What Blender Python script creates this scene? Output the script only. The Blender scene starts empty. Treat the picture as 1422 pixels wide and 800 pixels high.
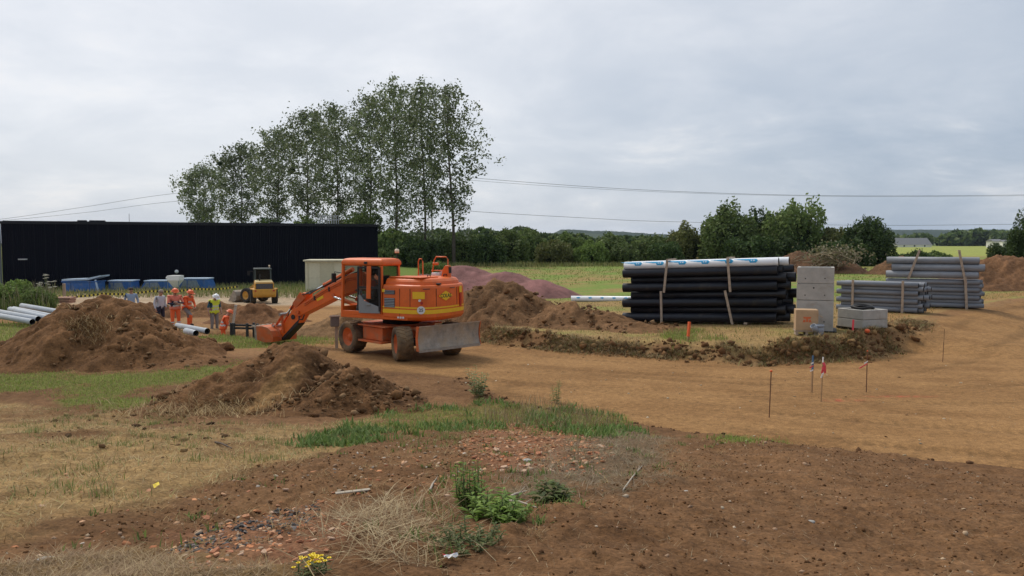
import bpy, bmesh, math, random
import numpy as np
from mathutils import Vector, Matrix, Euler

R = math.radians
PI = math.pi
SC = bpy.context.scene
COL = SC.collection
random.seed(7)
rng = np.random.default_rng(11)

# ------------------------------------------------------------------ camera
CAM_Z = 3.7
FPX = 1075.0            # focal length in photograph pixels (1422 wide)
PITCH = R(3.35)
cam_d = bpy.data.cameras.new('camera')
cam_d.sensor_width = 36.0
cam_d.lens = 36.0 * FPX / 1422.0
cam_d.clip_start = 0.1
cam_d.clip_end = 20000
cam = bpy.data.objects.new('camera', cam_d)
cam.location = (0, 0, CAM_Z)
cam.rotation_euler = (PI / 2 - PITCH, 0, 0)
COL.objects.link(cam)
SC.camera = cam

# ------------------------------------------------------------------ exposure
SC.view_settings.view_transform = 'Standard'
SC.view_settings.look = 'None'
SC.view_settings.gamma = 1.0
SC.view_settings.use_curve_mapping = False
SC.view_settings.exposure = 0.44

# ------------------------------------------------------------------ sky + sun
SUN_EL, SUN_AZ = R(52), R(-38)        # azimuth from +Y, negative = to the left of the view
sun_dir = Vector((math.sin(SUN_AZ) * math.cos(SUN_EL), math.cos(SUN_AZ) * math.cos(SUN_EL), math.sin(SUN_EL)))
world = bpy.data.worlds.new('World')
SC.world = world
world.use_nodes = True
wn, wl = world.node_tree.nodes, world.node_tree.links
wn.clear()


def wnode(t, **k):
    n = wn.new(t)
    for a, b in k.items():
        setattr(n, a, b)
    return n


def wmath(op, a, b=None, c=None):
    n = wnode('ShaderNodeMath', operation=op)
    for i, s in enumerate((a, b, c)):
        if s is None:
            continue
        if isinstance(s, (int, float)):
            n.inputs[i].default_value = s
        else:
            wl.new(s, n.inputs[i])
    return n.outputs[0]


def wmix(fac, a, b):
    n = wnode('ShaderNodeMix', data_type='RGBA')
    for i, s in ((0, fac), (6, a), (7, b)):
        if isinstance(s, (int, float)):
            n.inputs[i].default_value = s
        elif isinstance(s, tuple):
            n.inputs[i].default_value = (*s, 1)
        else:
            wl.new(s, n.inputs[i])
    return n.outputs[2]


def build_sky():
    out = wnode('ShaderNodeOutputWorld')
    bg = wnode('ShaderNodeBackground')
    wl.new(bg.outputs[0], out.inputs[0])
    sky = wnode('ShaderNodeTexSky', sky_type='NISHITA', sun_disc=False)
    sky.sun_elevation = SUN_EL
    sky.sun_rotation = SUN_AZ
    sky.air_density, sky.dust_density, sky.ozone_density = 1.0, 2.0, 1.0
    tc = wnode('ShaderNodeTexCoord')
    sep = wnode('ShaderNodeSeparateXYZ')
    wl.new(tc.outputs['Generated'], sep.inputs[0])
    zc = wmath('ADD', wmath('MAXIMUM', sep.outputs[2], 0.0), 0.22)
    u = wmath('DIVIDE', sep.outputs[0], zc)
    v = wmath('DIVIDE', sep.outputs[1], zc)
    cmb = wnode('ShaderNodeCombineXYZ')
    wl.new(u, cmb.inputs[0])
    wl.new(v, cmb.inputs[1])

    def noise(scale, detail, rough, stretch, off, dist=0.0):
        mp = wnode('ShaderNodeMapping')
        mp.inputs['Scale'].default_value = stretch
        mp.inputs['Location'].default_value = off
        mp.inputs['Rotation'].default_value = (0, 0, R(12))
        wl.new(cmb.outputs[0], mp.inputs[0])
        n = wnode('ShaderNodeTexNoise')
        n.inputs['Scale'].default_value = scale
        n.inputs['Detail'].default_value = detail
        n.inputs['Roughness'].default_value = rough
        n.inputs['Distortion'].default_value = dist
        wl.new(mp.outputs[0], n.inputs['Vector'])
        return n.outputs['Fac']

    def ramp(fac, lo, hi):
        n = wnode('ShaderNodeMapRange', interpolation_type='SMOOTHSTEP')
        n.inputs['From Min'].default_value = lo
        n.inputs['From Max'].default_value = hi
        wl.new(fac, n.inputs['Value'])
        return n.outputs[0]

    big = noise(0.62, 4, 0.55, (0.9, 0.75, 1), (3.1, 1.7, 0), 0.25)
    mid = noise(1.7, 8, 0.62, (0.85, 0.9, 1), (0.6, 4.2, 0), 0.3)
    # the cloud sheet glows towards the hidden sun
    dot = wnode('ShaderNodeVectorMath', operation='DOT_PRODUCT')
    wl.new(tc.outputs['Generated'], dot.inputs[0])
    dot.inputs[1].default_value = sun_dir
    glow = ramp(dot.outputs['Value'], 0.15, 1.0)
    thin = wmath('ADD', wmath('MULTIPLY', ramp(big, 0.35, 0.65), 0.5), wmath('MULTIPLY', ramp(mid, 0.38, 0.68), 0.5))
    lum = wmath('ADD', wmath('MULTIPLY', thin, 0.50), wmath('MULTIPLY', glow, 0.78))
    lum = wmath('MINIMUM', lum, 1.0)
    cloud = wmix(lum, (0.262, 0.325, 0.415), (0.665, 0.675, 0.70))
    warm = wmix(wmath('MULTIPLY', ramp(mid, 0.57, 0.72), 0.45), cloud, (0.70, 0.685, 0.68))
    nishita = wnode('ShaderNodeVectorMath', operation='SCALE')
    wl.new(sky.outputs[0], nishita.inputs[0])
    nishita.inputs['Scale'].default_value = 0.10
    col = wmix(0.90, nishita.outputs[0], warm)
    wl.new(col, bg.inputs['Color'])
    bg.inputs['Strength'].default_value = 1.0


build_sky()
sun_d = bpy.data.lights.new('sun', 'SUN')
sun_d.energy = 1.5
sun_d.angle = R(14)
sun_d.color = (1.0, 0.94, 0.84)
sun_o = bpy.data.objects.new('sun', sun_d)
sun_o.rotation_euler = (-sun_dir).to_track_quat('-Z', 'Y').to_euler()
sun_o.location = (-30, 30, 60)
COL.objects.link(sun_o)

# ------------------------------------------------------------------ helpers


def ray(px, py):
    """direction through a photograph pixel, scaled so that y = 1"""
    a, b = (px - 711.0) / FPX, (400.0 - py) / FPX
    d = Vector((a, math.cos(PITCH) + b * math.sin(PITCH), -math.sin(PITCH) + b * math.cos(PITCH)))
    return d / d.y


def at(px, py, Y):
    d = ray(px, py)
    return Vector((d.x * Y, Y, CAM_Z + d.z * Y))


def smooth(a, lo, hi):
    t = np.clip((a - lo) / (hi - lo), 0, 1)
    return t * t * (3 - 2 * t)


def _hash(ix, iy, seed):
    h = (ix.astype(np.int64) * 374761393 + iy.astype(np.int64) * 668265263 + seed * 974634777) & 0xFFFFFFFF
    h = ((h ^ (h >> 13)) * 1274126177) & 0xFFFFFFFF
    h = ((h ^ (h >> 16)) * 2246822519) & 0xFFFFFFFF
    return ((h ^ (h >> 15)) & 0xFFFF) / 65535.0


def vnoise(x, y, seed=0):
    x = np.asarray(x, float)
    y = np.asarray(y, float)
    ix, iy = np.floor(x), np.floor(y)
    fx, fy = x - ix, y - iy
    fx, fy = fx * fx * (3 - 2 * fx), fy * fy * (3 - 2 * fy)
    a, b = _hash(ix, iy, seed), _hash(ix + 1, iy, seed)
    c, d = _hash(ix, iy + 1, seed), _hash(ix + 1, iy + 1, seed)
    return (a * (1 - fx) + b * fx) * (1 - fy) + (c * (1 - fx) + d * fx) * fy


def fbm(x, y, size, octs=4, seed=0, gain=0.5):
    """-1..1, features of about SIZE metres"""
    x = np.asarray(x, float)
    y = np.asarray(y, float)
    s, a, t = 0, 1.0, 0
    for o in range(octs):
        f = 2.03 ** o / size
        c, sn = math.cos(o * 0.7), math.sin(o * 0.7)
        s = s + a * (vnoise((x * c - y * sn) * f + 17 * o, (x * sn + y * c) * f - 9 * o, seed + o) * 2 - 1)
        t += a
        a *= gain
    return s / t


def sdf(poly, x, y):
    """signed distance to a polygon, positive inside"""
    x = np.asarray(x, float)
    y = np.asarray(y, float)
    best = np.full(x.shape, 1e9)
    inside = np.zeros(x.shape, bool)
    n = len(poly)
    for i in range(n):
        (ax, ay), (bx, by) = poly[i][:2], poly[(i + 1) % n][:2]
        ex, ey = bx - ax, by - ay
        t = np.clip(((x - ax) * ex + (y - ay) * ey) / (ex * ex + ey * ey + 1e-12), 0, 1)
        best = np.minimum(best, np.hypot(x - ax - t * ex, y - ay - t * ey))
        cr = ((ay > y) != (by > y)) & (x < (bx - ax) * (y - ay) / (by - ay + 1e-12) + ax)
        inside ^= cr
    return np.where(inside, best, -best)


def tag(o, label=None, cat=None, group=None, kind=None):
    if label:
        o['label'] = label
    if cat:
        o['category'] = cat
    if group:
        o['group'] = group
    if kind:
        o['kind'] = kind
    return o


def empty(name, loc=(0, 0, 0), rz=0.0, label=None, cat=None, group=None):
    o = bpy.data.objects.new(name, None)
    o.location = loc
    o.rotation_euler = (0, 0, rz)
    o.empty_display_size = 0.2
    COL.objects.link(o)
    return tag(o, label, cat, group)


def copy_tree(o, parent=None):
    c = o.copy()
    COL.objects.link(c)
    c.parent = parent
    for ch in list(o.children):
        copy_tree(ch, c)
    return c


def np_mesh(name, verts, faces, mats, cols=None, smooth_sh=False, fmat=None):
    """verts (N,3), faces (M,3) or (M,4) arrays; cols (N,3) -> colour attribute 'Col'"""
    verts = np.asarray(verts, np.float32)
    faces = np.asarray(faces, np.int32)
    k = faces.shape[1]
    me = bpy.data.meshes.new(name)
    me.vertices.add(len(verts))
    me.vertices.foreach_set('co', verts.ravel())
    me.loops.add(faces.size)
    me.loops.foreach_set('vertex_index', faces.ravel())
    me.polygons.add(len(faces))
    me.polygons.foreach_set('loop_start', np.arange(0, faces.size, k, dtype=np.int32))
    me.polygons.foreach_set('loop_total', np.full(len(faces), k, np.int32))
    if smooth_sh:
        me.polygons.foreach_set('use_smooth', np.ones(len(faces), bool))
    for m in (mats if isinstance(mats, (list, tuple)) else [mats]):
        me.materials.append(m)
    if fmat is not None:
        me.polygons.foreach_set('material_index', np.asarray(fmat, np.int32))
    me.update(calc_edges=True)
    if cols is not None:
        ca = me.color_attributes.new('Col', 'FLOAT_COLOR', 'POINT')
        c4 = np.ones((len(verts), 4), np.float32)
        c4[:, :3] = cols
        ca.data.foreach_set('color', c4.ravel())
    return me


def link(name, me, parent=None, loc=None):
    o = bpy.data.objects.new(name, me)
    COL.objects.link(o)
    if parent is not None:
        o.parent = parent
    if loc is not None:
        o.location = loc
    return o


def frame(axis, up=(0, 0, 1)):
    a = Vector(axis).normalized()
    u = Vector(up)
    if abs(a.dot(u)) > 0.98:
        u = Vector((1, 0, 0))
    s = u.cross(a).normalized()
    t = a.cross(s).normalized()
    return a, s, t


class MB:
    """collects shapes of ONE part; build() links them as one mesh object"""

    def __init__(self, T=None):
        self.v, self.f, self.m, self.s = [], [], [], []
        self.T = T

    def add(self, vs, fs, mat=0, sm=False):
        o = len(self.v)
        for p in vs:
            p = Vector(p)
            self.v.append(self.T @ p if self.T else p)
        for f in fs:
            self.f.append([i + o for i in f])
            self.m.append(mat)
            self.s.append(sm)
        return self

    def box(self, c, s, rot=None, mat=0, taper=(1, 1)):
        c = Vector(c)
        M3 = rot if rot is not None else Matrix.Identity(3)
        if isinstance(M3, Euler):
            M3 = M3.to_matrix()
        vs = []
        for z in (-1, 1):
            tx, ty = (taper if z > 0 else (1, 1))
            for x, y in ((-1, -1), (1, -1), (1, 1), (-1, 1)):
                vs.append(c + M3 @ Vector((x * s[0] / 2 * tx, y * s[1] / 2 * ty, z * s[2] / 2)))
        return self.add(vs, [(3, 2, 1, 0), (4, 5, 6, 7), (0, 1, 5, 4), (1, 2, 6, 5), (2, 3, 7, 6), (3, 0, 4, 7)], mat)

    def bar(self, p0, p1, w, h, mat=0, up=(0, 0, 1)):
        p0, p1 = Vector(p0), Vector(p1)
        a, s, t = frame(p1 - p0, up)
        vs = []
        for p in (p0, p1):
            for i, j in ((-1, -1), (1, -1), (1, 1), (-1, 1)):
                vs.append(p + s * (i * w / 2) + t * (j * h / 2))
        return self.add(vs, [(3, 2, 1, 0), (4, 5, 6, 7), (0, 1, 5, 4), (1, 2, 6, 5), (2, 3, 7, 6), (3, 0, 4, 7)], mat)

    def tube(self, pts, rad, n=8, mat=0, caps=True, up=(0, 0, 1), squash=1.0):
        pts = [Vector(p) for p in pts]
        if isinstance(rad, (int, float)):
            rad = [rad] * len(pts)
        vs, fs = [], []
        for i, p in enumerate(pts):
            d = pts[min(i + 1, len(pts) - 1)] - pts[max(i - 1, 0)]
            a, s, t = frame(d, up)
            for k in range(n):
                an = 2 * PI * k / n
                vs.append(p + s * (math.cos(an) * rad[i]) + t * (math.sin(an) * rad[i] * squash))
        for i in range(len(pts) - 1):
            for k in range(n):
                fs.append((i * n + k, i * n + (k + 1) % n, (i + 1) * n + (k + 1) % n, (i + 1) * n + k))
        self.add(vs, fs, mat, True)
        if caps:
            L = (len(pts) - 1) * n
            self.add(vs[:n], [tuple(range(n - 1, -1, -1))], mat)
            self.add(vs[L:], [tuple(range(n))], mat)
        return self

    def pipe(self, p0, p1, r, wall=0.02, n=18, mat=0, matin=None):
        """open pipe with thickness"""
        p0, p1 = Vector(p0), Vector(p1)
        a, s, t = frame(p1 - p0)
        rings = [(p0, r), (p1, r), (p1, r - wall), (p0, r - wall)]
        vs = []
        for p, q in rings:
            for k in range(n):
                an = 2 * PI * k / n
                vs.append(p + s * (math.cos(an) * q) + t * (math.sin(an) * q))
        for i in range(4):
            fs = []
            j = (i + 1) % 4
            for k in range(n):
                fs.append((i * n + k, i * n + (k + 1) % n, j * n + (k + 1) % n, j * n + k))
            o = mat if (matin is None or i != 2) else matin
            self.add(vs, fs, o, i in (0, 2)) if i == 0 else self._addf(vs, fs, o, i in (0, 2))
        return self

    def _addf(self, vs, fs, mat, sm):
        o = len(self.v) - len(vs)
        for f in fs:
            self.f.append([i + o for i in f])
            self.m.append(mat)
            self.s.append(sm)

    def lathe(self, prof, c, axis=(0, 0, 1), n=24, mat=0, sm=True):
        """prof: list of (radius, offset along axis)"""
        c = Vector(c)
        a, s, t = frame(axis)
        vs, fs = [], []
        for r_, h in prof:
            for k in range(n):
                an = 2 * PI * k / n
                vs.append(c + a * h + s * (math.cos(an) * r_) + t * (math.sin(an) * r_))
        for i in range(len(prof) - 1):
            for k in range(n):
                fs.append((i * n + k, i * n + (k + 1) % n, (i + 1) * n + (k + 1) % n, (i + 1) * n + k))
        return self.add(vs, fs, mat, sm)

    def prism(self, poly, o, u, v, w, mat=0):
        """2-D polygon in the plane (o; u, v), extruded by the vector w"""
        o, u, v, w = Vector(o), Vector(u), Vector(v), Vector(w)
        n = len(poly)
        vs = [o + u * p[0] + v * p[1] for p in poly]
        vs += [p + w for p in vs]
        fs = [tuple(range(n - 1, -1, -1)), tuple(range(n, 2 * n))]
        fs += [(i, (i + 1) % n, n + (i + 1) % n, n + i) for i in range(n)]
        return self.add(vs, fs, mat)

    def loft(self, rings, mat=0, sm=False, caps=True):
        n = len(rings[0])
        vs = [p for r_ in rings for p in r_]
        fs = []
        for i in range(len(rings) - 1):
            for k in range(n):
                fs.append((i * n + k, i * n + (k + 1) % n, (i + 1) * n + (k + 1) % n, (i + 1) * n + k))
        if caps:
            fs.append(tuple(range(n - 1, -1, -1)))
            fs.append(tuple(range((len(rings) - 1) * n, len(rings) * n)))
        return self.add(vs, fs, mat, sm)

    def ball(self, c, r, n=10, m=7, mat=0, sq=(1, 1, 1)):
        c = Vector(c)
        vs, fs = [], []
        for i in range(m + 1):
            th = PI * i / m
            for k in range(n):
                an = 2 * PI * k / n
                vs.append(c + Vector((math.sin(th) * math.cos(an) * r * sq[0], math.sin(th) * math.sin(an) * r * sq[1], -math.cos(th) * r * sq[2])))
        for i in range(m):
            for k in range(n):
                fs.append((i * n + k, i * n + (k + 1) % n, (i + 1) * n + (k + 1) % n, (i + 1) * n + k))
        return self.add(vs, fs, mat, True)

    def mesh(self, name, mats):
        me = bpy.data.meshes.new(name)
        me.from_pydata([tuple(p) for p in self.v], [], self.f)
        for m in (mats if isinstance(mats, (list, tuple)) else [mats]):
            me.materials.append(m)
        me.polygons.foreach_set('material_index', np.array(self.m, np.int32))
        me.polygons.foreach_set('use_smooth', np.array(self.s, bool))
        bm = bmesh.new()
        bm.from_mesh(me)
        bmesh.ops.recalc_face_normals(bm, faces=bm.faces[:])
        bm.to_mesh(me)
        bm.free()
        me.update()
        return me

    def build(self, name, mats, parent=None, bevel=0, seg=2, loc=None):
        o = link(name, self.mesh(name, mats), parent, loc)
        if bevel:
            b = o.modifiers.new('bevel', 'BEVEL')
            b.width = bevel
            b.segments = seg
            b.limit_method = 'ANGLE'
            b.angle_limit = R(35)
        return o


def mat(name, col, rough=0.6, metal=0.0, var=0.18, scale=6.0, bump=0.0, bscale=40.0, dirt=None, attr=False,
        spec=0.4, coat=0.0, translucent=0.0, emit=None, detail=5, stretch=None, objrand=0.0, var2=0.0, scale2=60.0):
    m = bpy.data.materials.new(name)
    m.use_nodes = True
    nt = m.node_tree
    N, L = nt.nodes, nt.links
    b = N['Principled BSDF']
    b.inputs['Roughness'].default_value = rough
    b.inputs['Metallic'].default_value = metal
    b.inputs['Specular IOR Level'].default_value = spec
    b.inputs['Coat Weight'].default_value = coat
    tc = N.new('ShaderNodeTexCoord')
    vec = tc.outputs['Object']
    if stretch:
        mp = N.new('ShaderNodeMapping')
        mp.inputs['Scale'].default_value = stretch
        L.new(vec, mp.inputs[0])
        vec = mp.outputs[0]

    def noise(s, d=detail, ro=0.6):
        n = N.new('ShaderNodeTexNoise')
        n.inputs['Scale'].default_value = s
        n.inputs['Detail'].default_value = d
        n.inputs['Roughness'].default_value = ro
        L.new(vec, n.inputs['Vector'])
        return n.outputs['Fac']

    def rng_(f, a, b_, lo, hi):
        n = N.new('ShaderNodeMapRange')
        n.inputs[1].default_value, n.inputs[2].default_value = a, b_
        n.inputs[3].default_value, n.inputs[4].default_value = lo, hi
        L.new(f, n.inputs[0])
        return n.outputs[0]

    def mixc(fac, a, c, blend='MIX'):
        n = N.new('ShaderNodeMix')
        n.data_type = 'RGBA'
        n.blend_type = blend
        for i, s in ((0, fac), (6, a), (7, c)):
            if isinstance(s, (int, float)):
                n.inputs[i].default_value = s
            elif isinstance(s, tuple):
                n.inputs[i].default_value = (*s[:3], 1)
            else:
                L.new(s, n.inputs[i])
        return n.outputs[2]

    if attr:
        at_ = N.new('ShaderNodeAttribute')
        at_.attribute_name = 'Col'
        c = at_.outputs['Color']
    else:
        rgb = N.new('ShaderNodeRGB')
        rgb.outputs[0].default_value = (*col, 1)
        c = rgb.outputs[0]
    if var:
        f = rng_(noise(scale), 0.25, 0.75, 1 - var, 1 + var)
        cx = N.new('ShaderNodeCombineXYZ')
        for i in range(3):
            L.new(f, cx.inputs[i])
        c = mixc(1.0, c, cx.outputs[0], 'MULTIPLY')
    if var2:
        f = rng_(noise(scale2, 4, 0.7), 0.3, 0.7, 1 - var2, 1 + var2)
        cx = N.new('ShaderNodeCombineXYZ')
        for i in range(3):
            L.new(f, cx.inputs[i])
        c = mixc(1.0, c, cx.outputs[0], 'MULTIPLY')
    if objrand:
        oi = N.new('ShaderNodeObjectInfo')
        f = rng_(oi.outputs['Random'], 0, 1, 1 - objrand, 1 + objrand)
        cx = N.new('ShaderNodeCombineXYZ')
        for i in range(3):
            L.new(f, cx.inputs[i])
        c = mixc(1.0, c, cx.outputs[0], 'MULTIPLY')
    if dirt:
        dc, amt, ds = dirt
        f = rng_(noise(ds, 6, 0.65), 0.62 - 0.35 * amt, 0.78 - 0.2 * amt, 0, min(1.0, 0.35 + amt))
        c = mixc(f, c, dc)
    L.new(c, b.inputs['Base Color'])
    if bump:
        bn = N.new('ShaderNodeBump')
        bn.inputs['Strength'].default_value = min(1.0, bump)
        bn.inputs['Distance'].default_value = 0.02
        L.new(noise(bscale, 6, 0.65), bn.inputs['Height'])
        L.new(bn.outputs[0], b.inputs['Normal'])
    if emit:
        b.inputs['Emission Color'].default_value = (*emit[0], 1)
        b.inputs['Emission Strength'].default_value = emit[1]
    if translucent:
        tr = N.new('ShaderNodeBsdfTranslucent')
        L.new(c, tr.inputs['Color'])
        mx = N.new('ShaderNodeMixShader')
        mx.inputs[0].default_value = translucent
        L.new(b.outputs[0], mx.inputs[1])
        L.new(tr.outputs[0], mx.inputs[2])
        L.new(mx.outputs[0], N['Material Output'].inputs['Surface'])
    return m


def glass_mat(name, tint=(0.55, 0.6, 0.6), alpha=0.45):
    m = bpy.data.materials.new(name)
    m.use_nodes = True
    nt = m.node_tree
    N, L = nt.nodes, nt.links
    b = N['Principled BSDF']
    b.inputs['Base Color'].default_value = (0.02, 0.025, 0.025, 1)
    b.inputs['Roughness'].default_value = 0.06
    b.inputs['Specular IOR Level'].default_value = 0.6
    t = N.new('ShaderNodeBsdfTransparent')
    t.inputs[0].default_value = (*tint, 1)
    mx = N.new('ShaderNodeMixShader')
    mx.inputs[0].default_value = alpha
    L.new(t.outputs[0], mx.inputs[1])
    L.new(b.outputs[0], mx.inputs[2])
    L.new(mx.outputs[0], N['Material Output'].inputs['Surface'])
    return m


def text_mesh(body, size, material, name='lettering'):
    cu = bpy.data.curves.new(name, 'FONT')
    cu.body = body
    cu.size = size
    cu.align_x, cu.align_y = 'CENTER', 'CENTER'
    cu.extrude = 0.002
    cu.offset = size * 0.02
    t = bpy.data.objects.new('tmp', cu)
    COL.objects.link(t)
    dg = bpy.context.evaluated_depsgraph_get()
    me = bpy.data.meshes.new_from_object(t.evaluated_get(dg))
    bpy.data.objects.remove(t)
    me.materials.clear()
    me.materials.append(material)
    return me


def basis(o, x, y):
    """matrix with the given origin, local x and local y"""
    x, y = Vector(x).normalized(), Vector(y).normalized()
    z = x.cross(y).normalized()
    y = z.cross(x)
    M = Matrix.Identity(4)
    for i in range(3):
        M[i][0], M[i][1], M[i][2], M[i][3] = x[i], y[i], z[i], Vector(o)[i]
    return M


# ------------------------------------------------------------------ terrain
FIELD = [(-1.14, 29.9), (2.15, 26.2), (6.45, 24.2), (8.6, 23.9), (11.1, 24.6), (13.6, 27.2), (15.8, 29.9), (21.9, 36.8), (27.7, 41.9),
         (60, 65), (6000, 400), (6000, 9000), (-6000, 9000), (-6000, 118), (-14, 118), (-9, 75), (-7, 55), (-4, 40), (-2.6, 34)]
FORE = [(60, -60), (60, -4), (14, 7.5), (7.15, 10.8), (5.8, 11.6), (4.6, 12.8), (2.6, 15.0), (-0.35, 18.2), (-1.5, 21), (-8, 24), (-60, 26), (-60, -60)]
TRENCH = [(-13.4, 34.6), (-10.6, 33.6), (-9.4, 31.2), (-10.2, 30.8), (-12.0, 32.5), (-13.6, 33.4)]


RUTS = [[(-6.5, 26.5), (-2.5, 22.6), (2, 20.6), (7, 18.9), (12, 18.4), (20, 21.5), (30, 30)],
        [(-3.5, 26.6), (0, 24.4), (4.5, 22.3), (9.0, 21.6), (13.0, 24.0), (17.2, 28.0), (23, 35.5), (34, 44)],
        [(-1.0, 20.6), (3.5, 17.0), (7.5, 14.6), (12, 13.2), (20, 12)]]


def rut_field(x, y):
    """wheel ruts: mask 0..1 and the tread phase along the path"""
    m = np.zeros(x.shape)
    ph = np.zeros(x.shape)
    for path in RUTS:
        # smooth the polyline
        P = np.array(path, float)
        for _ in range(2):
            Q = np.empty((2 * len(P) - 2, 2))
            Q[0::2] = P[:-1] * 0.75 + P[1:] * 0.25
            Q[1::2] = P[:-1] * 0.25 + P[1:] * 0.75
            P = Q
        best = np.full(x.shape, 1e9)
        along = np.zeros(x.shape)
        L0 = 0.0
        for a, b in zip(P[:-1], P[1:]):
            e = b - a
            ln = math.hypot(*e)
            t = np.clip(((x - a[0]) * e[0] + (y - a[1]) * e[1]) / ln ** 2, 0, 1)
            d = np.hypot(x - a[0] - t * e[0], y - a[1] - t * e[1])
            u = d < best
            best = np.where(u, d, best)
            along = np.where(u, L0 + t * ln, along)
            L0 += ln
        k = np.exp(-((best + 0.1 * fbm(x, y, 3.0, 2, 88) - 0.95) / 0.20) ** 4)
        ph = np.where(k > m, along, ph)
        m = np.maximum(m, k)
    return m * np.clip(0.75 + 0.9 * fbm(x, y, 2.5, 3, 89), 0, 1), ph


def H(x, y, fine=False):
    x = np.asarray(x, float)
    y = np.asarray(y, float)
    zl = np.interp(y, [0, 26, 36, 46, 58, 80, 118], [0, 0, -0.3, -0.5, -0.8, -0.8, 0.5])
    f = sdf(FIELD, x, y) + 0.35 * fbm(x, y, 1.3, 3, 5)
    zf = np.where(y < 118, 0.40 + 0.044 * np.clip(x - 4.5, 0, 6), 0.5)
    w = np.clip((y - 60) / 60, 0, 1)
    zf = zf * (1 - w) + 0.5 * w
    wd = 3.2 * smooth(x, 12.5, 17.5)
    wv = 0.55 * np.clip(0.3 + 1.6 * fbm(x, y, 2.2, 3, 23), 0, 1.4)
    m = smooth(f, -0.35 - 1.7 * wd - wv * 0.5, 0.2 + wv)
    base = zl * (1 - m) + zf * m
    near = (y < 36) & (x < 15.2) & (x > -2)
    lump = np.clip(0.55 + 1.1 * fbm(x, y, 1.1, 3, 21), 0, 1.4)
    gap = smooth(np.abs(x - 7.55), 0.25, 1.0)
    base = base + np.where(near, 0.09 * gap * np.exp(-((f - 0.28) / 0.36) ** 2) * lump, 0)
    base = base - np.where(near, 0.24 * (1 - gap) * np.exp(-((f - 0.1) / 0.7) ** 2), 0)
    edge = (x > 24) & (y < 48)
    base = base + np.where(edge, 0.16 * np.exp(-((f - 0.4) / 0.5) ** 2) * np.clip(lump - 0.45, 0, 1), 0)
    hf = 2.1 - 0.165 * (np.clip(y, 3.5, None) - 3.5) - 0.05 * np.clip(x, 0, None)
    k = 0.14
    hf = k * np.log1p(np.exp(np.clip(hf / k, -30, 30)))
    g = sdf(FORE, x, y) + 0.2 * fbm(x, y, 0.9, 3, 8)
    base = base + hf * smooth(g, -0.30, 0.16)
    base = base + (0.07 * fbm(x, y, 2.6, 2, 31) + 0.05 * fbm(x, y, 0.9, 3, 33)) * smooth(g, 0.1, 0.8)
    t = sdf(TRENCH, x, y)
    base = base - 0.75 * smooth(t, -0.15, 0.25)
    if fine:
        soil = smooth(g, -0.1, 0.3)
        bank = np.exp(-((f - 0.05) / 0.5) ** 2) * (y < 50) * (1 - smooth(x, 12.5, 16))
        dist = np.hypot(x, y)
        amp = np.clip(1.2 - dist / 60, 0, 1)
        base = base + amp * (0.060 * soil + 0.12 * bank + 0.012) * fbm(x, y, 0.5, 4, 41, 0.6)
        base = base + amp * (0.050 * soil + 0.09 * bank + 0.004) * np.abs(fbm(x, y, 0.16, 3, 43, 0.6)) * np.clip(0.7 + fbm(x, y, 1.7, 2, 47), 0.1, 2)
        # wheel ruts along the track
        q = y + 0.28 * x + 0.4 * fbm(x, y, 6, 2, 3)
        tr = smooth(-g, 0.3, 1.0) * smooth(-f, 0.3, 1.2) * (x > -4)
        rm, rp = rut_field(x, y)
        base = base - tr * amp * rm * (0.018 + 0.006 * np.sin(rp * 24))
        base = base + tr * amp * 0.012 * np.sin(q * 5.2) * np.clip(0.5 + fbm(x * 0.4, y * 2, 2.0, 3, 12), 0, 1)
    return base


def h1(x, y):
    return float(H(np.array([x]), np.array([y]))[0])


def on(px, py, ymax=160.0):
    """the ground point seen at a photograph pixel"""
    d = ray(px, py)
    Y = np.geomspace(2.0, ymax, 1600)
    z = CAM_Z + d.z * Y
    g = H(d.x * Y, Y)
    i = int(np.argmax(z <= g)) if np.any(z <= g) else len(Y) - 1
    return Vector((d.x * Y[i], Y[i], float(g[i])))


def zone(*pp):
    return [tuple(on(*p)[:2]) for p in pp]


Z_STRAW = zone((-300, 560), (0, 560), (150, 575), (230, 590), (420, 592), (560, 570), (600, 585), (470, 615), (420, 640), (260, 690), (120, 720), (0, 745), (-300, 800))
Z_GREEN = [zone((-200, 515), (130, 522), (250, 512), (305, 498), (335, 505), (300, 525), (230, 545), (180, 572), (110, 560), (60, 545), (-200, 555)),
           zone((-200, 445), (80, 449), (75, 470), (30, 488), (-200, 490)),
           zone((250, 462), (300, 466), (370, 470), (480, 470), (470, 480), (380, 484), (300, 484)),
           zone((395, 622), (470, 600), (545, 575), (650, 560), (760, 560), (860, 578), (905, 605), (840, 612), (740, 592), (640, 600), (540, 610), (450, 622)),
           zone((905, 462), (960, 458), (1010, 470), (960, 482), (905, 478))]
Z_BRICK = [zone((655, 590), (740, 590), (830, 610), (850, 640), (790, 660), (690, 650), (640, 625)),
           zone((240, 745), (380, 705), (470, 690), (480, 735), (420, 790), (300, 800))]
Z_SLATE = zone((225, 770), (300, 735), (370, 715), (445, 700), (450, 725), (380, 752), (290, 785))
Z_HAY = zone((455, 720), (500, 690), (580, 690), (620, 730), (610, 800), (430, 830))
Z_HAY2 = zone((-100, 790), (200, 760), (330, 790), (430, 780), (450, 900), (-100, 900))
Z_GREY = zone((740, 640), (840, 600), (930, 610), (920, 660), (820, 690), (700, 700), (660, 690))

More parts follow.
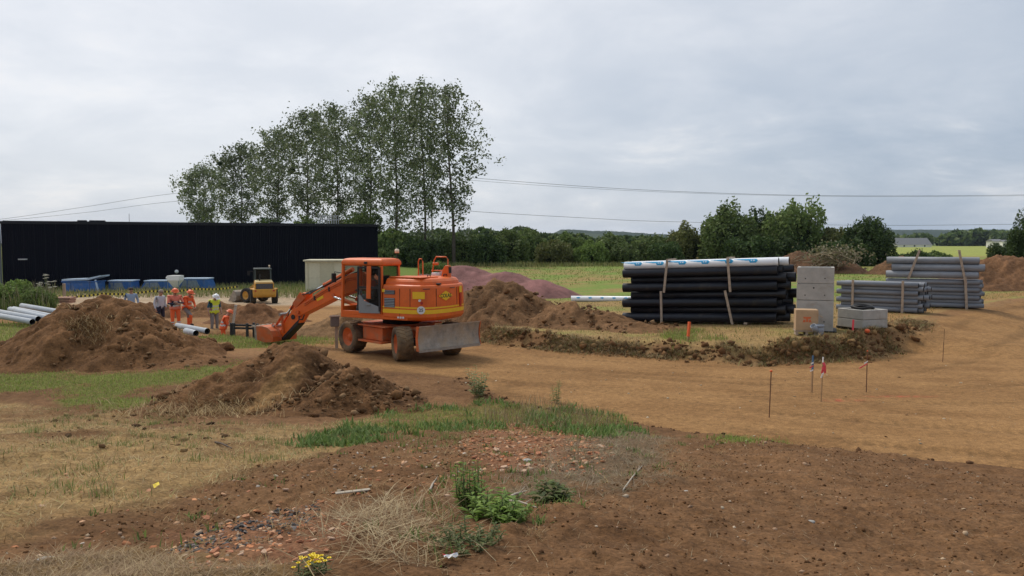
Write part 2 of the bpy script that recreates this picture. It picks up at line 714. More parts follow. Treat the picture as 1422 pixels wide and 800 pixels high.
# ------------------------------------------------------------------ ground sheet
C_SOIL = np.array((0.215, 0.114, 0.052))
C_SOIL_D = np.array((0.118, 0.059, 0.026))
C_TRACK = np.array((0.330, 0.182, 0.074))
C_TRACK_D = np.array((0.215, 0.112, 0.044))
C_STRAW = np.array((0.35, 0.225, 0.095))
C_GREEN = np.array((0.15, 0.185, 0.04))
C_FIELD = np.array((0.175, 0.240, 0.050))
C_CROP = np.array((0.29, 0.315, 0.075))
C_LANE = np.array((0.43, 0.33, 0.225))
C_BRICKDUST = np.array((0.26, 0.12, 0.065))


def mixn(a, b, m):
    m = np.asarray(m)[..., None]
    return a * (1 - m) + b * m


def ground_colour(x, y):
    n1, n2, n3 = fbm(x, y, 0.55, 4, 61), fbm(x, y, 2.4, 4, 62), fbm(x, y, 0.14, 3, 63)
    f = sdf(FIELD, x, y) + 0.35 * fbm(x, y, 1.3, 3, 5)
    g = sdf(FORE, x, y) + 0.2 * fbm(x, y, 0.9, 3, 8)
    c = mixn(C_SOIL, C_SOIL_D, np.clip(0.45 + 0.5 * n2 + 0.45 * n1, 0, 1))
    c = c + (n3[..., None] * np.array((0.030, 0.019, 0.011)))
    # a far part of the site: paler churned earth
    c = mixn(c, mixn(C_SOIL * 1.25, C_STRAW * 0.8, np.clip(0.3 + 0.8 * n2, 0, 1)), smooth(-g, 0.2, 2.0))
    # track
    streak = fbm(x * 0.30 + 0.06 * y, y + 0.28 * x, 0.8, 5, 66, 0.6)
    tr = smooth(-g, 0.0, 0.30) * smooth(-f, 0.25, 0.6) * smooth(x + 0.55 * (y - 22) * (y > 22) + 4.5 + 1.5 * n2, -1, 1.2) * (y < 60)
    ct = mixn(C_TRACK, C_TRACK_D, np.clip(0.30 + 0.8 * streak + 0.55 * n2 + 0.35 * n1 + 0.15 * n3, 0, 1))
    rm, rp = rut_field(x, y)
    ct = ct * (1 - 0.17 * rm * (1 + 0.45 * np.sin(rp * 24)))[..., None]
    c = mixn(c, ct, tr)
    bk = np.exp(-((f - 0.0) / 0.35) ** 2) * (y < 40) * (x < 15) * (x > -2)
    c = mixn(c, mixn(C_SOIL * 1.0, C_STRAW * 0.6, np.clip(0.4 + 1.6 * n1, 0, 1)), bk)
    # pale lane in front of the black building
    lane = smooth(y + 0.08 * x, 51, 55) * smooth(-(y + 0.08 * x), -72, -68) * (x < -2)
    c = mixn(c, C_LANE * (1 + 0.18 * n1[..., None]), lane * np.clip(0.85 + 0.5 * n2, 0, 1))
    verge = smooth(y + 0.08 * x, 66, 70) * (1 - smooth(f, -1, 1))
    c = mixn(c, C_FIELD * 0.9, verge)
    # field on the right
    inf = smooth(f, 0.12, 0.45)
    green = np.clip(smooth(y, 33, 46) * 0.9 + 0.9 * n2 + 0.35 * n1 - 0.15, 0, 1)
    cf = mixn(C_STRAW * (0.9 + 0.3 * n1[..., None]), C_FIELD, green)
    cf = mixn(cf, C_STRAW * 0.95, 0.75 * np.clip(2.5 * fbm(x * 0.5, y, 3.0, 3, 71) - 0.25, 0, 1))
    crop = smooth(y, 170, 200)
    cf = mixn(cf, C_CROP * (1 + 0.12 * n2[..., None]), crop)
    cf = mixn(cf, np.array((0.10, 0.13, 0.04)), smooth(y, 700, 760))
    c = mixn(c, cf, inf)
    # haul strip on the field towards the right
    strip = smooth(-np.abs(f - 1.6 - 0.5 * n2), -1.4, -0.6) * smooth(x, 12.5, 15) * (y < 60)
    c = mixn(c, C_TRACK * 1.0, 0.8 * strip * inf)
    # straw and dry grass
    st = smooth(sdf(Z_STRAW, x, y) + 0.8 * n2 + 0.5 * n1, -0.15, 0.35)
    st = st * np.clip(0.72 + 2.0 * fbm(x, y, 1.9, 4, 77), 0.05, 1)
    c = mixn(c, C_STRAW * (0.86 + 0.35 * n3[..., None]), st * 0.9)
    for i, z in enumerate(Z_GREEN):
        gm = smooth(sdf(z, x, y) + 2.0 * fbm(x, y, 1.1, 5, 300 + i, 0.6), 0.0, 0.9)
        c = mixn(c, C_GREEN * (1 + 0.3 * n1[..., None]), gm * (0.35 if i == 3 else 0.7))
    for z in Z_BRICK:
        c = mixn(c, C_BRICKDUST, 0.6 * smooth(sdf(z, x, y) + 0.3 * n1, -0.15, 0.2))
    c = mixn(c, np.array((0.15, 0.105, 0.062)), 0.75 * smooth(sdf(Z_GREY, x, y) + 0.5 * n1, -0.2, 0.4))
    c = mixn(c, C_STRAW * 0.55, 0.8 * smooth(sdf(Z_HAY2, x, y) + 0.3 * n1, -0.1, 0.2))
    # trails of spray paint left by the surveyors
    for (px, py, dx) in ((1165, 556, 0.5), (1255, 551, 0.7)):
        p = on(px, py)
        m = np.exp(-((x - p.x) / dx) ** 2 - ((y - p.y) / 0.10) ** 2) * np.clip(0.5 + 2 * n3, 0, 1)
        c = mixn(c, np.array((0.50, 0.10, 0.06)), 0.8 * m)
    return np.clip(c, 0.01, 0.9)


def build_ground():
    ang = np.concatenate([np.arange(-42, 42, 0.135), np.arange(42, 318, 4.0)])
    ang = np.radians(ang)
    r_ = np.concatenate([[0.4, 0.8, 1.2, 1.6, 2.0], np.geomspace(2.4, 70, 430), np.geomspace(71, 5200, 110)])
    A, Rr = np.meshgrid(ang, r_)
    x, y = (Rr * np.sin(A)).ravel(), (Rr * np.cos(A)).ravel()
    z = H(x, y, True)
    n = len(ang)
    i = np.arange(len(r_) - 1)[:, None] * n
    k = np.arange(n)[None, :]
    k2 = (k + 1) % n
    f = np.stack([i + k, i + n + k, i + n + k2, i + k2], -1).reshape(-1, 4)
    me = np_mesh('ground', np.stack([x, y, z], 1), f, M_GROUND, ground_colour(x, y), True)
    bm_c = link('ground', me)
    tag(bm_c, kind='structure')


M_GROUND = mat('ground_earth', (1, 1, 1), 0.95, var=0.34, scale=7, var2=0.42, scale2=34, bump=1.0, bscale=30, attr=True, spec=0.12, detail=8)
M_SOILPILE = mat('heaped_soil', (1, 1, 1), 0.95, var=0.36, scale=4, var2=0.42, scale2=17, bump=1.0, bscale=14, attr=True, spec=0.12, detail=8)
M_GRAVEL = mat('purple_gravel', (1, 1, 1), 0.9, var=0.35, scale=30, bump=1.0, bscale=50, attr=True, spec=0.2, detail=3)
M_BLADE = mat('grass_blades', (1, 1, 1), 0.7, var=0, attr=True, translucent=0.3, spec=0.2)
M_STRAWB = mat('dry_straw', (1, 1, 1), 0.75, var=0, attr=True, translucent=0.1, spec=0.25)
M_CLOD = mat('soil_clods', (1, 1, 1), 0.95, var=0.25, scale=25, attr=True, spec=0.1)
M_STONE = mat('pale_stones', (1, 1, 1), 0.85, var=0.2, scale=30, attr=True, spec=0.25)
M_BRICK = mat('broken_brick', (1, 1, 1), 0.9, var=0.3, scale=30, attr=True, spec=0.2)
M_LEAF = mat('leaves', (1, 1, 1), 0.6, var=0, attr=True, translucent=0.28, spec=0.25, objrand=0.22)
M_BARK = mat('bark', (0.11, 0.09, 0.07), 0.95, var=0.35, scale=3, bump=0.8, bscale=9, spec=0.1)

build_ground()


# ------------------------------------------------------------------ earth heaps
def heap(name, label, cones, step, colour, seed, material=None, rough=1.0, cat='mound', scrape=None, exact=False):
    """cones: (x, y, top above ground, rx, ry, rot)"""
    material = material or M_SOILPILE
    x0 = min(c[0] - max(c[3], c[4]) * 1.2 for c in cones)
    x1 = max(c[0] + max(c[3], c[4]) * 1.2 for c in cones)
    y0 = min(c[1] - max(c[3], c[4]) * 1.2 for c in cones)
    y1 = max(c[1] + max(c[3], c[4]) * 1.2 for c in cones)
    X, Y = np.meshgrid(np.arange(x0, x1, step), np.arange(y0, y1, step))
    wx = X + 0.62 * rough * fbm(X, Y, 1.6, 3, seed)
    wy = Y + 0.62 * rough * fbm(X, Y, 1.6, 3, seed + 9)
    h = np.full(X.shape, -9.0)
    for (cx, cy, hh, rx, ry, rot) in cones:
        c_, s_ = math.cos(rot), math.sin(rot)
        u = ((wx - cx) * c_ + (wy - cy) * s_) / rx
        v = (-(wx - cx) * s_ + (wy - cy) * c_) / ry
        d = np.sqrt(u * u + v * v + 0.012)
        k = hh * (1.06 - d) / 0.95
        k = np.where(d < 0.35, hh * (0.748 + 0.28 * (1 - (d / 0.35) ** 2) * 0.75), k)
        a = 0.22 * hh
        hi, lo = np.maximum(h, k), np.minimum(h, k)
        h = hi + a * np.exp(-np.clip((hi - lo) / a, 0, 30)) * 0.35
    near = np.clip(h / 0.5, 0, 1)
    n = fbm(X, Y, 0.75, 4, seed + 20, 0.55)
    n2 = fbm(X, Y, 0.22, 3, seed + 25, 0.6)
    h = h + rough * near * (0.27 * n + 0.11 * n2) + rough * near * (0.24 * np.abs(fbm(X, Y, 0.8, 4, seed + 31, 0.6)) - 0.07)
    if scrape is not None:
        pass
    keep = h > -0.12
    z = H(X, Y) + np.maximum(h, -0.14)
    nx = X.shape[1]
    q = keep[:-1, :-1] | keep[1:, :-1] | keep[:-1, 1:] | keep[1:, 1:]
    iy, ix = np.nonzero(q)
    a = iy * nx + ix
    f = np.stack([a, a + 1, a + nx + 1, a + nx], 1)
    used = np.unique(f)
    remap = np.zeros(X.size, np.int32)
    remap[used] = np.arange(len(used))
    cc = np.array(colour)
    c = cc * (1 + 0.40 * n + 0.28 * n2 + 0.32 * fbm(X, Y, 2.2, 3, seed + 40))[..., None]
    dry = np.clip(1.6 * fbm(X, Y, 1.2, 4, seed + 44) - 0.35, 0, 1)[..., None]
    c = c * (1 - 0.5 * dry) + 0.5 * dry * np.minimum(cc * 1.9, 0.4)
    if scrape is not None:
        sx, sy, sr = scrape
        m = np.clip(1.5 - np.hypot((X - sx - 0.5 * (Y - sy)) / sr, (Y - sy) / (sr * 2.6)) * 1.5 + 0.7 * n, 0, 1)[..., None] * 0.85
        c = c * (1 - m) + m * np.array((0.27, 0.155, 0.062))
    V = np.stack([X, Y, z], -1).reshape(-1, 3)[used]
    o = link(name, np_mesh(name, V, remap[f], material, np.clip(c.reshape(-1, 3)[used], 0.015, 0.8), True))
    tag(o, label, cat, 'heaps of dug earth' if cat == 'mound' else None)
    return o


BR = (0.150, 0.075, 0.032)
HEAPS = {}
HEAPS['A'] = [(-13.6, 25.0, 2.04, 3.0, 2.8, 0), (-12.5, 24.8, 1.70, 2.6, 2.5, 0), (-15.5, 24.5, 0.7, 2.2, 1.9, 0), (-10.2, 23.6, 0.22, 1.7, 1.3, 0)]
heap('soil_mound', 'big brown soil mound at the left in front of the workers', HEAPS['A'], 0.055, BR, 100)
HEAPS['B'] = [(-5.35, 18.8, 1.22, 2.1, 2.0, 0.2), (-3.7, 17.7, 0.82, 1.7, 1.8, 0), (-6.6, 17.9, 0.62, 1.9, 1.4, 0.5), (-4.2, 16.7, 0.42, 1.5, 0.9, 0)]
heap('soil_mound', 'low soil mound with a scraped ochre flank in front of the excavator arm', HEAPS['B'], 0.045, BR, 131, scrape=(-5.55, 16.5, 0.55))
HEAPS['C'] = [(-0.6, 33.0, 1.72, 3.9, 2.6, 0), (-3.2, 33.4, 1.3, 3.0, 2.6, 0), (2.6, 31.4, 0.82, 2.9, 2.1, -0.3), (4.8, 29.2, 0.30, 1.9, 1.2, -0.5)]
heap('soil_mound', 'long soil mound right behind the excavator, trailing down towards the black pipes', HEAPS['C'], 0.07, (0.165, 0.089, 0.042), 162)
heap('soil_mound', 'soil heap seen under the raised boom of the excavator', [(-7.0, 33.0, 1.0, 2.6, 2.0, 0), (-5.2, 32.4, 0.7, 2.2, 1.8, 0)], 0.08, (0.19, 0.11, 0.052), 193)
heap('soil_mound', 'reddish soil heap behind the trench, in front of the yellow loader', [(-13.3, 40.2, 0.95, 2.5, 1.9, 0)], 0.08, (0.155, 0.075, 0.034), 214)
heap('soil_mound', 'flat soil bank behind the worker in the yellow vest', [(-17.0, 44.5, 0.85, 3.2, 1.7, 0), (-15.2, 43.8, 0.6, 2.2, 1.5, 0)], 0.09, (0.17, 0.085, 0.038), 235)
heap('soil_mound', 'soil bank behind the man in the pale grey shirt', [(-20.6, 43.5, 0.85, 2.6, 1.6, 0)], 0.09, (0.15, 0.075, 0.035), 256)
heap('soil_mound', 'large soil mound at the right edge beside the stacked grey pipes', [(33.2, 52.0, 2.35, 5.0, 3.5, 0), (38.6, 52.5, 2.2, 4.4, 3.4, 0), (30.0, 51.0, 1.2, 3.2, 2.6, 0)], 0.11, (0.165, 0.085, 0.042), 277)
heap('soil_mound', 'soil mound under the brush pile behind the concrete shaft', [(30.0, 80, 2.35, 4.6, 3.5, 0), (33.5, 79.5, 1.5, 3.4, 3.0, 0)], 0.18, (0.145, 0.080, 0.045), 298)
heap('soil_mound', 'small soil mound beside the dark bush behind the grey pipes', [(38.5, 76, 1.75, 4.0, 2.6, 0)], 0.18, (0.15, 0.082, 0.042), 309)
heap('gravel_pile', 'long pile of purple-red gravel behind the excavator',
     [(-3.2, 50.5, 1.95, 4.2, 3.6, 0), (-0.4, 49.5, 1.55, 3.4, 3.0, 0), (1.6, 48.0, 1.1, 2.7, 2.4, 0), (-6.2, 51.0, 1.3, 3.6, 3.0, 0)], 0.09,
     (0.235, 0.110, 0.098), 330, material=M_GRAVEL, rough=0.25, cat='gravel pile')


def heap_z(cones, x, y):
    h = np.full(np.shape(x), -9.0)
    for (cx, cy, hh, rx, ry, rot) in cones:
        d = np.sqrt(((x - cx) / rx) ** 2 + ((y - cy) / ry) ** 2 + 0.012)
        k = hh * (1.06 - d) / 0.95
        k = np.where(d < 0.35, hh * 0.8, k)
        h = np.maximum(h, k)
    return h


# ------------------------------------------------------------------ scatter ("stuff")
def inside(z, n, seed, edge=0.0):
    """n random points in a polygon"""
    g = np.random.default_rng(seed)
    P = np.array(z)
    lo, hi = P.min(0), P.max(0)
    out = []
    tot = 0
    while tot < n:
        p = lo + g.random((n * 3, 2)) * (hi - lo)
        s = sdf(z, p[:, 0], p[:, 1]) + 0.35 * fbm(p[:, 0], p[:, 1], 0.8, 3, seed)
        p = p[s > edge]
        out.append(p)
        tot += len(p)
    return np.concatenate(out)[:n]


def blades(name, label, pts, height, width, lean, cols, seed, material=None, cat='grass', z=None, bend=0.35, kind='stuff', parent=None, jitter=0.25):
    g = np.random.default_rng(seed)
    n = len(pts)
    x, y = pts[:, 0], pts[:, 1]
    z = H(x, y, True) if z is None else z
    hgt = height * (0.45 + 0.9 * g.random(n))
    az = g.random(n) * 2 * PI
    le = lean * (0.3 + g.random(n)) if lean < 1 else np.clip(lean * (0.72 + 0.42 * g.random(n)), 0, 1.53)
    dx, dy = np.cos(az), np.sin(az)
    w = width * (0.6 + 0.8 * g.random(n))
    sx, sy = -dy * w / 2, dx * w / 2
    up, out = hgt * np.cos(le), hgt * np.sin(le)
    b = np.stack([x, y, z - 0.01], 1)
    S = np.stack([sx, sy, np.zeros(n)], 1)
    mid = b + np.stack([dx * out * bend, dy * out * bend, up * 0.6], 1)
    tip = b + np.stack([dx * out, dy * out, up], 1)
    V = np.stack([b - S, b + S, mid + S * 0.8, mid - S * 0.8, tip], 1).reshape(-1, 3)
    i = np.arange(n)[:, None] * 5
    F = np.concatenate([np.concatenate([i, i + 1, i + 2], 1), np.concatenate([i, i + 2, i + 3], 1), np.concatenate([i + 3, i + 2, i + 4], 1)])
    cols = np.array(cols)
    c = cols[g.integers(0, len(cols), n)] * (1 + jitter * (g.random(n)[:, None] * 2 - 1))
    C = np.repeat(c, 5, 0)
    o = link(name, np_mesh(name, V, F, material or M_BLADE, np.clip(C, 0.005, 0.8)), parent)
    if parent is None:
        tag(o, label, cat, kind=kind)
    return o


_ico = None


def ico():
    global _ico
    if _ico is None:
        bm = bmesh.new()
        bmesh.ops.create_icosphere(bm, subdivisions=1, radius=1)
        _ico = (np.array([v.co[:] for v in bm.verts]), np.array([[v.index for v in f.verts] for f in bm.faces]))
        bm.free()
    return _ico


def lumps(name, label, pts, size, flat, cols, seed, material, cat, z=None, power=2.5, sink=0.3, jag=0.35):
    """irregular little stones or clods, one object"""
    g = np.random.default_rng(seed)
    n = len(pts)
    V0, F0 = ico()
    s = size * (0.35 + 1.3 * g.random(n) ** power)
    sc = np.stack([s * (0.7 + 0.6 * g.random(n)), s * (0.7 + 0.6 * g.random(n)), s * flat * (0.7 + 0.6 * g.random(n))], 1)
    V = V0[None] * sc[:, None, :] * (1 + jag * (g.random((n, len(V0), 1)) * 2 - 1))
    a = g.random(n) * 2 * PI
    t = (g.random(n) - 0.5) * 1.1
    ca, sa, ct, st = np.cos(a)[:, None], np.sin(a)[:, None], np.cos(t)[:, None], np.sin(t)[:, None]
    X, Y, Z = V[..., 0], V[..., 1], V[..., 2]
    X, Z = X * ct + Z * st, -X * st + Z * ct
    X, Y = X * ca - Y * sa, X * sa + Y * ca
    z = H(pts[:, 0], pts[:, 1], True) if z is None else z
    V = np.stack([X + pts[:, 0:1], Y + pts[:, 1:2], Z + (z + sc[:, 2] * (1 - 2 * sink) * 0.6)[:, None]], -1).reshape(-1, 3)
    F = (F0[None] + (np.arange(n) * len(V0))[:, None, None]).reshape(-1, 3)
    cols = np.array(cols)
    c = cols[g.integers(0, len(cols), n)] * (1 + 0.35 * (g.random(n)[:, None] * 2 - 1))
    o = link(name, np_mesh(name, V, F, material, np.clip(np.repeat(c, len(V0), 0), 0.01, 0.8)))
    return tag(o, label, cat, kind='stuff')


def shards(name, label, pts, size, cols, seed, material, cat, thick=0.25, tilt=0.5):
    """flat broken pieces: irregular prisms of four or five corners"""
    g = np.random.default_rng(seed)
    n = len(pts)
    k = 5
    s = size * (0.35 + 1.2 * g.random(n) ** 2)
    an = (np.arange(k)[None] + 0.6 * g.random((n, k))) * 2 * PI / k
    rr = s[:, None] * (0.55 + 0.5 * g.random((n, k)))
    el = 0.5 + 0.5 * g.random(n)
    X, Y = rr * np.cos(an), rr * np.sin(an) * el[:, None]
    th = (s * thick * (0.6 + g.random(n)))[:, None]
    X = np.concatenate([X, X * 0.92], 1)
    Y = np.concatenate([Y, Y * 0.92], 1)
    Z = np.concatenate([np.zeros((n, k)), np.repeat(th, k, 1)], 1)
    t = ((g.random(n) - 0.5) * 2 * tilt)[:, None]
    u = ((g.random(n) - 0.5) * 2 * tilt)[:, None]
    a = (g.random(n) * 2 * PI)[:, None]
    X, Z = X * np.cos(t) + Z * np.sin(t), -X * np.sin(t) + Z * np.cos(t)
    Y, Z = Y * np.cos(u) + Z * np.sin(u), -Y * np.sin(u) + Z * np.cos(u)
    X, Y = X * np.cos(a) - Y * np.sin(a), X * np.sin(a) + Y * np.cos(a)
    z = H(pts[:, 0], pts[:, 1], True)
    V = np.stack([X + pts[:, 0:1], Y + pts[:, 1:2], Z + z[:, None] - 0.004], -1).reshape(-1, 3)
    fq = []
    for i in range(k):
        j = (i + 1) % k
        fq += [(i, j, k + j), (i, k + j, k + i)]
    for i in range(1, k - 1):
        fq += [(k, k + i, k + i + 1), (0, i + 1, i)]
    F = (np.array(fq)[None] + (np.arange(n) * 2 * k)[:, None, None]).reshape(-1, 3)
    cols = np.array(cols)
    c = cols[g.integers(0, len(cols), n)] * (1 + 0.3 * (g.random(n)[:, None] * 2 - 1))
    o = link(name, np_mesh(name, V, F, material, np.clip(np.repeat(c, 2 * k, 0), 0.01, 0.8)))
    return tag(o, label, cat, kind='stuff')


GREENS = [(0.25, 0.35, 0.065), (0.20, 0.29, 0.052), (0.29, 0.36, 0.08), (0.34, 0.33, 0.11)]
DRY = [(0.39, 0.265, 0.115), (0.31, 0.20, 0.085), (0.23, 0.14, 0.06), (0.45, 0.33, 0.165)]


def heap_pts(cones, n, seed, lo=0.12):
    g = np.random.default_rng(seed)
    P = []
    for c in cones:
        k = int(n / len(cones)) + 1
        r_ = np.sqrt(g.random(k)) * 1.1
        a = g.random(k) * 2 * PI
        P.append(np.stack([c[0] + c[3] * r_ * np.cos(a), c[1] + c[4] * r_ * np.sin(a)], 1))
    return np.concatenate(P)


def ground_scatter():
    # foreground soil: clods, pebbles, litter
    fore_r = zone((560, 800), (700, 720), (900, 620), (1100, 618), (1422, 668), (1500, 720), (1500, 840), (600, 840))
    fore_l = zone((0, 760), (150, 715), (420, 640), (640, 600), (700, 640), (560, 690), (420, 700), (260, 760), (0, 800))
    P = np.concatenate([inside(fore_r, 4200, 1), inside(fore_l, 1800, 2)])
    lumps('soil_clods', 'small brown clods strewn over the bare foreground soil', P, 0.0095, 0.7, [(0.13, 0.066, 0.027), (0.18, 0.09, 0.04), (0.095, 0.046, 0.02)], 3, M_CLOD, 'soil')
    P = np.concatenate([inside(fore_r, 420, 4), inside(fore_l, 420, 5), inside(Z_BRICK[0], 90, 6)])
    lumps('pale_pebbles', 'pale pebbles scattered over the foreground soil', P, 0.016, 0.6, [(0.42, 0.30, 0.19), (0.48, 0.38, 0.27), (0.33, 0.21, 0.13)], 7, M_STONE, 'pebbles', power=5)
    P = np.concatenate([inside(fore_r, 9500, 8), inside(fore_l, 1600, 9)])
    blades('straw_litter', 'thin broken straw lying on the foreground soil', P, 0.07, 0.0024, 1.45, [(0.30, 0.21, 0.11), (0.24, 0.155, 0.08), (0.19, 0.115, 0.06), (0.42, 0.33, 0.20)], 10, M_STRAWB, 'straw', bend=0.5)
    # mown dry grass on the left
    P = inside(Z_STRAW, 42000, 11)
    keep = fbm(P[:, 0], P[:, 1], 1.9, 4, 77) + 0.12 * rng.normal(size=len(P)) > -0.26
    P = P[keep]
    blades('mown_dry_grass', 'mown dry straw-coloured grass lying on the left slope', P, 0.11, 0.006, 1.35, DRY + [(0.30, 0.27, 0.10)], 12, M_STRAWB, 'dry grass', bend=0.5)
    # green strips
    for i, (z, n, h, w, lab) in enumerate(((Z_GREEN[0], 36000, 0.075, 0.011, 'short green grass below the big left soil mound'),
                                          (Z_GREEN[1], 9000, 0.2, 0.02, 'green grass beside the loose grey pipes on the left'),
                                          (Z_GREEN[2], 14000, 0.12, 0.018, 'green grass strip in front of the trench'),
                                          (Z_GREEN[3], 17000, 0.085, 0.010, 'green weedy grass patch along the near edge of the track'),
                                          (Z_GREEN[4], 5000, 0.16, 0.014, 'green grass tuft behind the orange stake on the bank'))):
        P = inside(z, n, 20 + i, -0.45)
        sd = sdf(z, P[:, 0], P[:, 1]) + 2.1 * fbm(P[:, 0], P[:, 1], 1.1, 5, 300 + i, 0.6) + 0.45 * rng.normal(size=len(P))
        if i == 3:
            P = P[(sd > 0.45) & (fbm(P[:, 0], P[:, 1], 0.45, 3, 350) + 0.3 * rng.normal(size=len(P)) > -0.25)]
        else:
            P = P[sd > 0.32]
        blades('green_grass', lab, P, h, w, 0.75, GREENS + [(0.33, 0.29, 0.12), (0.27, 0.21, 0.10)], 30 + i)
    # broad-leaved weeds in the near patch
    P = inside(Z_GREEN[3], 8000, 40, -0.2)
    P = P[fbm(P[:, 0], P[:, 1], 0.7, 2, 41) > 0.1]
    blades('leafy_weeds', 'broad-leaved weeds in the grass at the near edge of the track', P, 0.15, 0.026, 0.95, [(0.15, 0.23, 0.055), (0.20, 0.28, 0.09), (0.11, 0.18, 0.04)], 42, cat='weeds')
    P = inside(zone((640, 590), (720, 560), (760, 555), (840, 580), (870, 600), (760, 600)), 1300, 44)
    blades('dry_stalks', 'dry brown stalks standing among the weeds at the track edge', P, 0.27, 0.006, 0.6, [(0.30, 0.22, 0.12), (0.24, 0.16, 0.09), (0.36, 0.29, 0.16)], 45, M_STRAWB, 'stalks')
    # field beyond the bank
    fieldz = [(-0.5, 31), (2.5, 27), (6.5, 24.8), (8.6, 24.4), (11, 25.2), (13.4, 28), (21, 37), (34, 48), (10, 48), (-1, 46), (-1.5, 36)]
    P = inside(fieldz, 26000, 50)
    blades('field_grass', 'patchy mown grass around the pipe stacks', P, 0.10, 0.016, 0.8, [(0.36, 0.27, 0.12), (0.42, 0.32, 0.16), (0.2, 0.22, 0.06), (0.16, 0.2, 0.05), (0.3, 0.24, 0.10)], 51)
    # torn turf hanging over the bank
    bank = []
    for a, b in zip(FIELD[:6], FIELD[1:7]):
        a, b = np.array(a), np.array(b)
        k = int(1500 * np.hypot(*(b - a)))
        t = rng.random((k, 1))
        bank.append(a + (b - a) * t + rng.normal(0, 0.28, (k, 2)))
    P = np.concatenate(bank)
    keep = fbm(P[:, 0], P[:, 1], 1.2, 3, 55) > -0.15
    blades('torn_turf', 'torn dry turf along the broken edge of the track bank', P[keep], 0.24, 0.012, 1.15, [(0.32, 0.22, 0.105), (0.25, 0.16, 0.075), (0.19, 0.11, 0.05), (0.38, 0.28, 0.145), (0.2, 0.22, 0.07)], 56, M_STRAWB, 'turf')
    P = np.concatenate(bank)
    lumps('bank_clods', 'dark clods along the broken track bank', P[::24], 0.085, 0.8, [(0.12, 0.06, 0.026), (0.17, 0.09, 0.04), (0.22, 0.135, 0.06)], 57, M_CLOD, 'soil', power=5, jag=0.5)
    # clods on the track edge in the foreground
    edge = []
    for a, b in zip(FORE[3:8], FORE[4:9]):
        a, b = np.array(a), np.array(b)
        k = int(26 * np.hypot(*(b - a)))
        edge.append(a + (b - a) * rng.random((k, 1)) + rng.normal(0, 0.16, (k, 2)))
    lumps('edge_clods', 'clods crumbling over the near edge of the track', np.concatenate(edge), 0.035, 0.7, [(0.10, 0.052, 0.026), (0.15, 0.08, 0.04)], 58, M_CLOD, 'soil')
    # stones on the track
    P = inside([(-3, 21), (3, 16), (6, 13), (8, 11.6), (14, 14), (14, 24), (8, 23), (2, 25)], 420, 59)
    lumps('track_stones', 'small stones on the ochre track', P, 0.02, 0.55, [(0.42, 0.30, 0.17), (0.5, 0.42, 0.3), (0.2, 0.11, 0.05)], 60, M_STONE, 'pebbles', power=4)
    # clods on the heaps
    for key, n, s in (('A', 1100, 0.06), ('B', 1300, 0.045), ('C', 700, 0.07)):
        P = heap_pts(HEAPS[key], n, 61 + n)
        z = heap_z(HEAPS[key], P[:, 0], P[:, 1])
        P, z = P[z > 0.03], z[z > 0.03]
        lab = {'A': 'clods on the big left soil mound', 'B': 'clods on the low mound before the excavator arm', 'C': 'clods on the long mound behind the excavator'}[key]
        lumps('mound_clods', lab, P, s, 0.75, [(0.12, 0.062, 0.028), (0.17, 0.095, 0.045), (0.22, 0.135, 0.07)], 65, M_CLOD, 'soil', z=H(P[:, 0], P[:, 1]) + z, power=5, jag=0.5)
    # dry grass on mounds A and B
    for key, cx, cy, sp, n, lab in (('A', -13.0, 23.6, 0.5, 700, 'dry grass tuft on the flank of the big left soil mound'), ('B', -6.6, 16.4, 1.0, 1500, 'dry grass trailing over the foot of the low mound')):
        P = np.stack([rng.normal(cx, sp, n), rng.normal(cy, sp * 0.6, n)], 1)
        z = H(P[:, 0], P[:, 1]) + np.maximum(heap_z(HEAPS[key], P[:, 0], P[:, 1]), 0) + 0.02
        blades('dry_tuft', lab, P, 0.3, 0.012, 1.2, DRY, 70, M_STRAWB, 'dry grass', z=z)
    # turned sods in the left grass
    P = np.concatenate([inside(zone((60, 580), (250, 570), (330, 600), (230, 640), (60, 620)), 500, 80)])
    lumps('turned_sods', 'dark turned sods in the mown grass on the left', P[:150], 0.045, 0.6, [(0.13, 0.075, 0.036), (0.2, 0.13, 0.06), (0.09, 0.05, 0.026)], 81, M_CLOD, 'soil')
    # rubble
    BRK = [(0.40, 0.165, 0.075), (0.48, 0.22, 0.105), (0.32, 0.12, 0.055), (0.48, 0.28, 0.16), (0.38, 0.27, 0.18), (0.22, 0.12, 0.06)]
    P = np.concatenate([inside(Z_BRICK[0], 2600, 90, -0.1), inside(zone((500, 640), (660, 600), (700, 650), (560, 690)), 160, 92)])
    shards('brick_rubble', 'crushed orange brick rubble strewn at the centre of the foreground', P, 0.030, BRK, 93, M_BRICK, 'rubble', 0.3, 0.5)
    P = inside(Z_BRICK[1], 1100, 91)
    shards('tile_rubble', 'broken orange tile rubble in the lower left foreground', P, 0.019, BRK, 94, M_BRICK, 'rubble', 0.25, 0.4)
    P = inside(Z_SLATE, 1100, 95)
    shards('slate_rubble', 'dark grey slate chips in the lower left foreground', P, 0.022, [(0.055, 0.051, 0.050), (0.10, 0.093, 0.088), (0.2, 0.175, 0.155), (0.035, 0.033, 0.033)], 96, M_STONE, 'rubble', 0.18, 0.8)
    P = inside(fore_l, 260, 97)
    shards('scattered_tile', 'stray orange and pale tile chips on the dark left foreground soil', P, 0.026, BRK + [(0.5, 0.43, 0.36)], 98, M_BRICK, 'rubble', 0.3, 0.5)
    # hay heap and dry grass at the bottom
    g = np.random.default_rng(100)
    P = inside(Z_HAY, 2500, 99, -0.25)
    P = P[sdf(Z_HAY, P[:, 0], P[:, 1]) + 0.8 * fbm(P[:, 0], P[:, 1], 0.5, 3, 98) > 0]
    P = P + g.normal(0, 1, P.shape) * np.where(g.random(len(P)) < 0.35, 0.22, 0.03)[:, None]
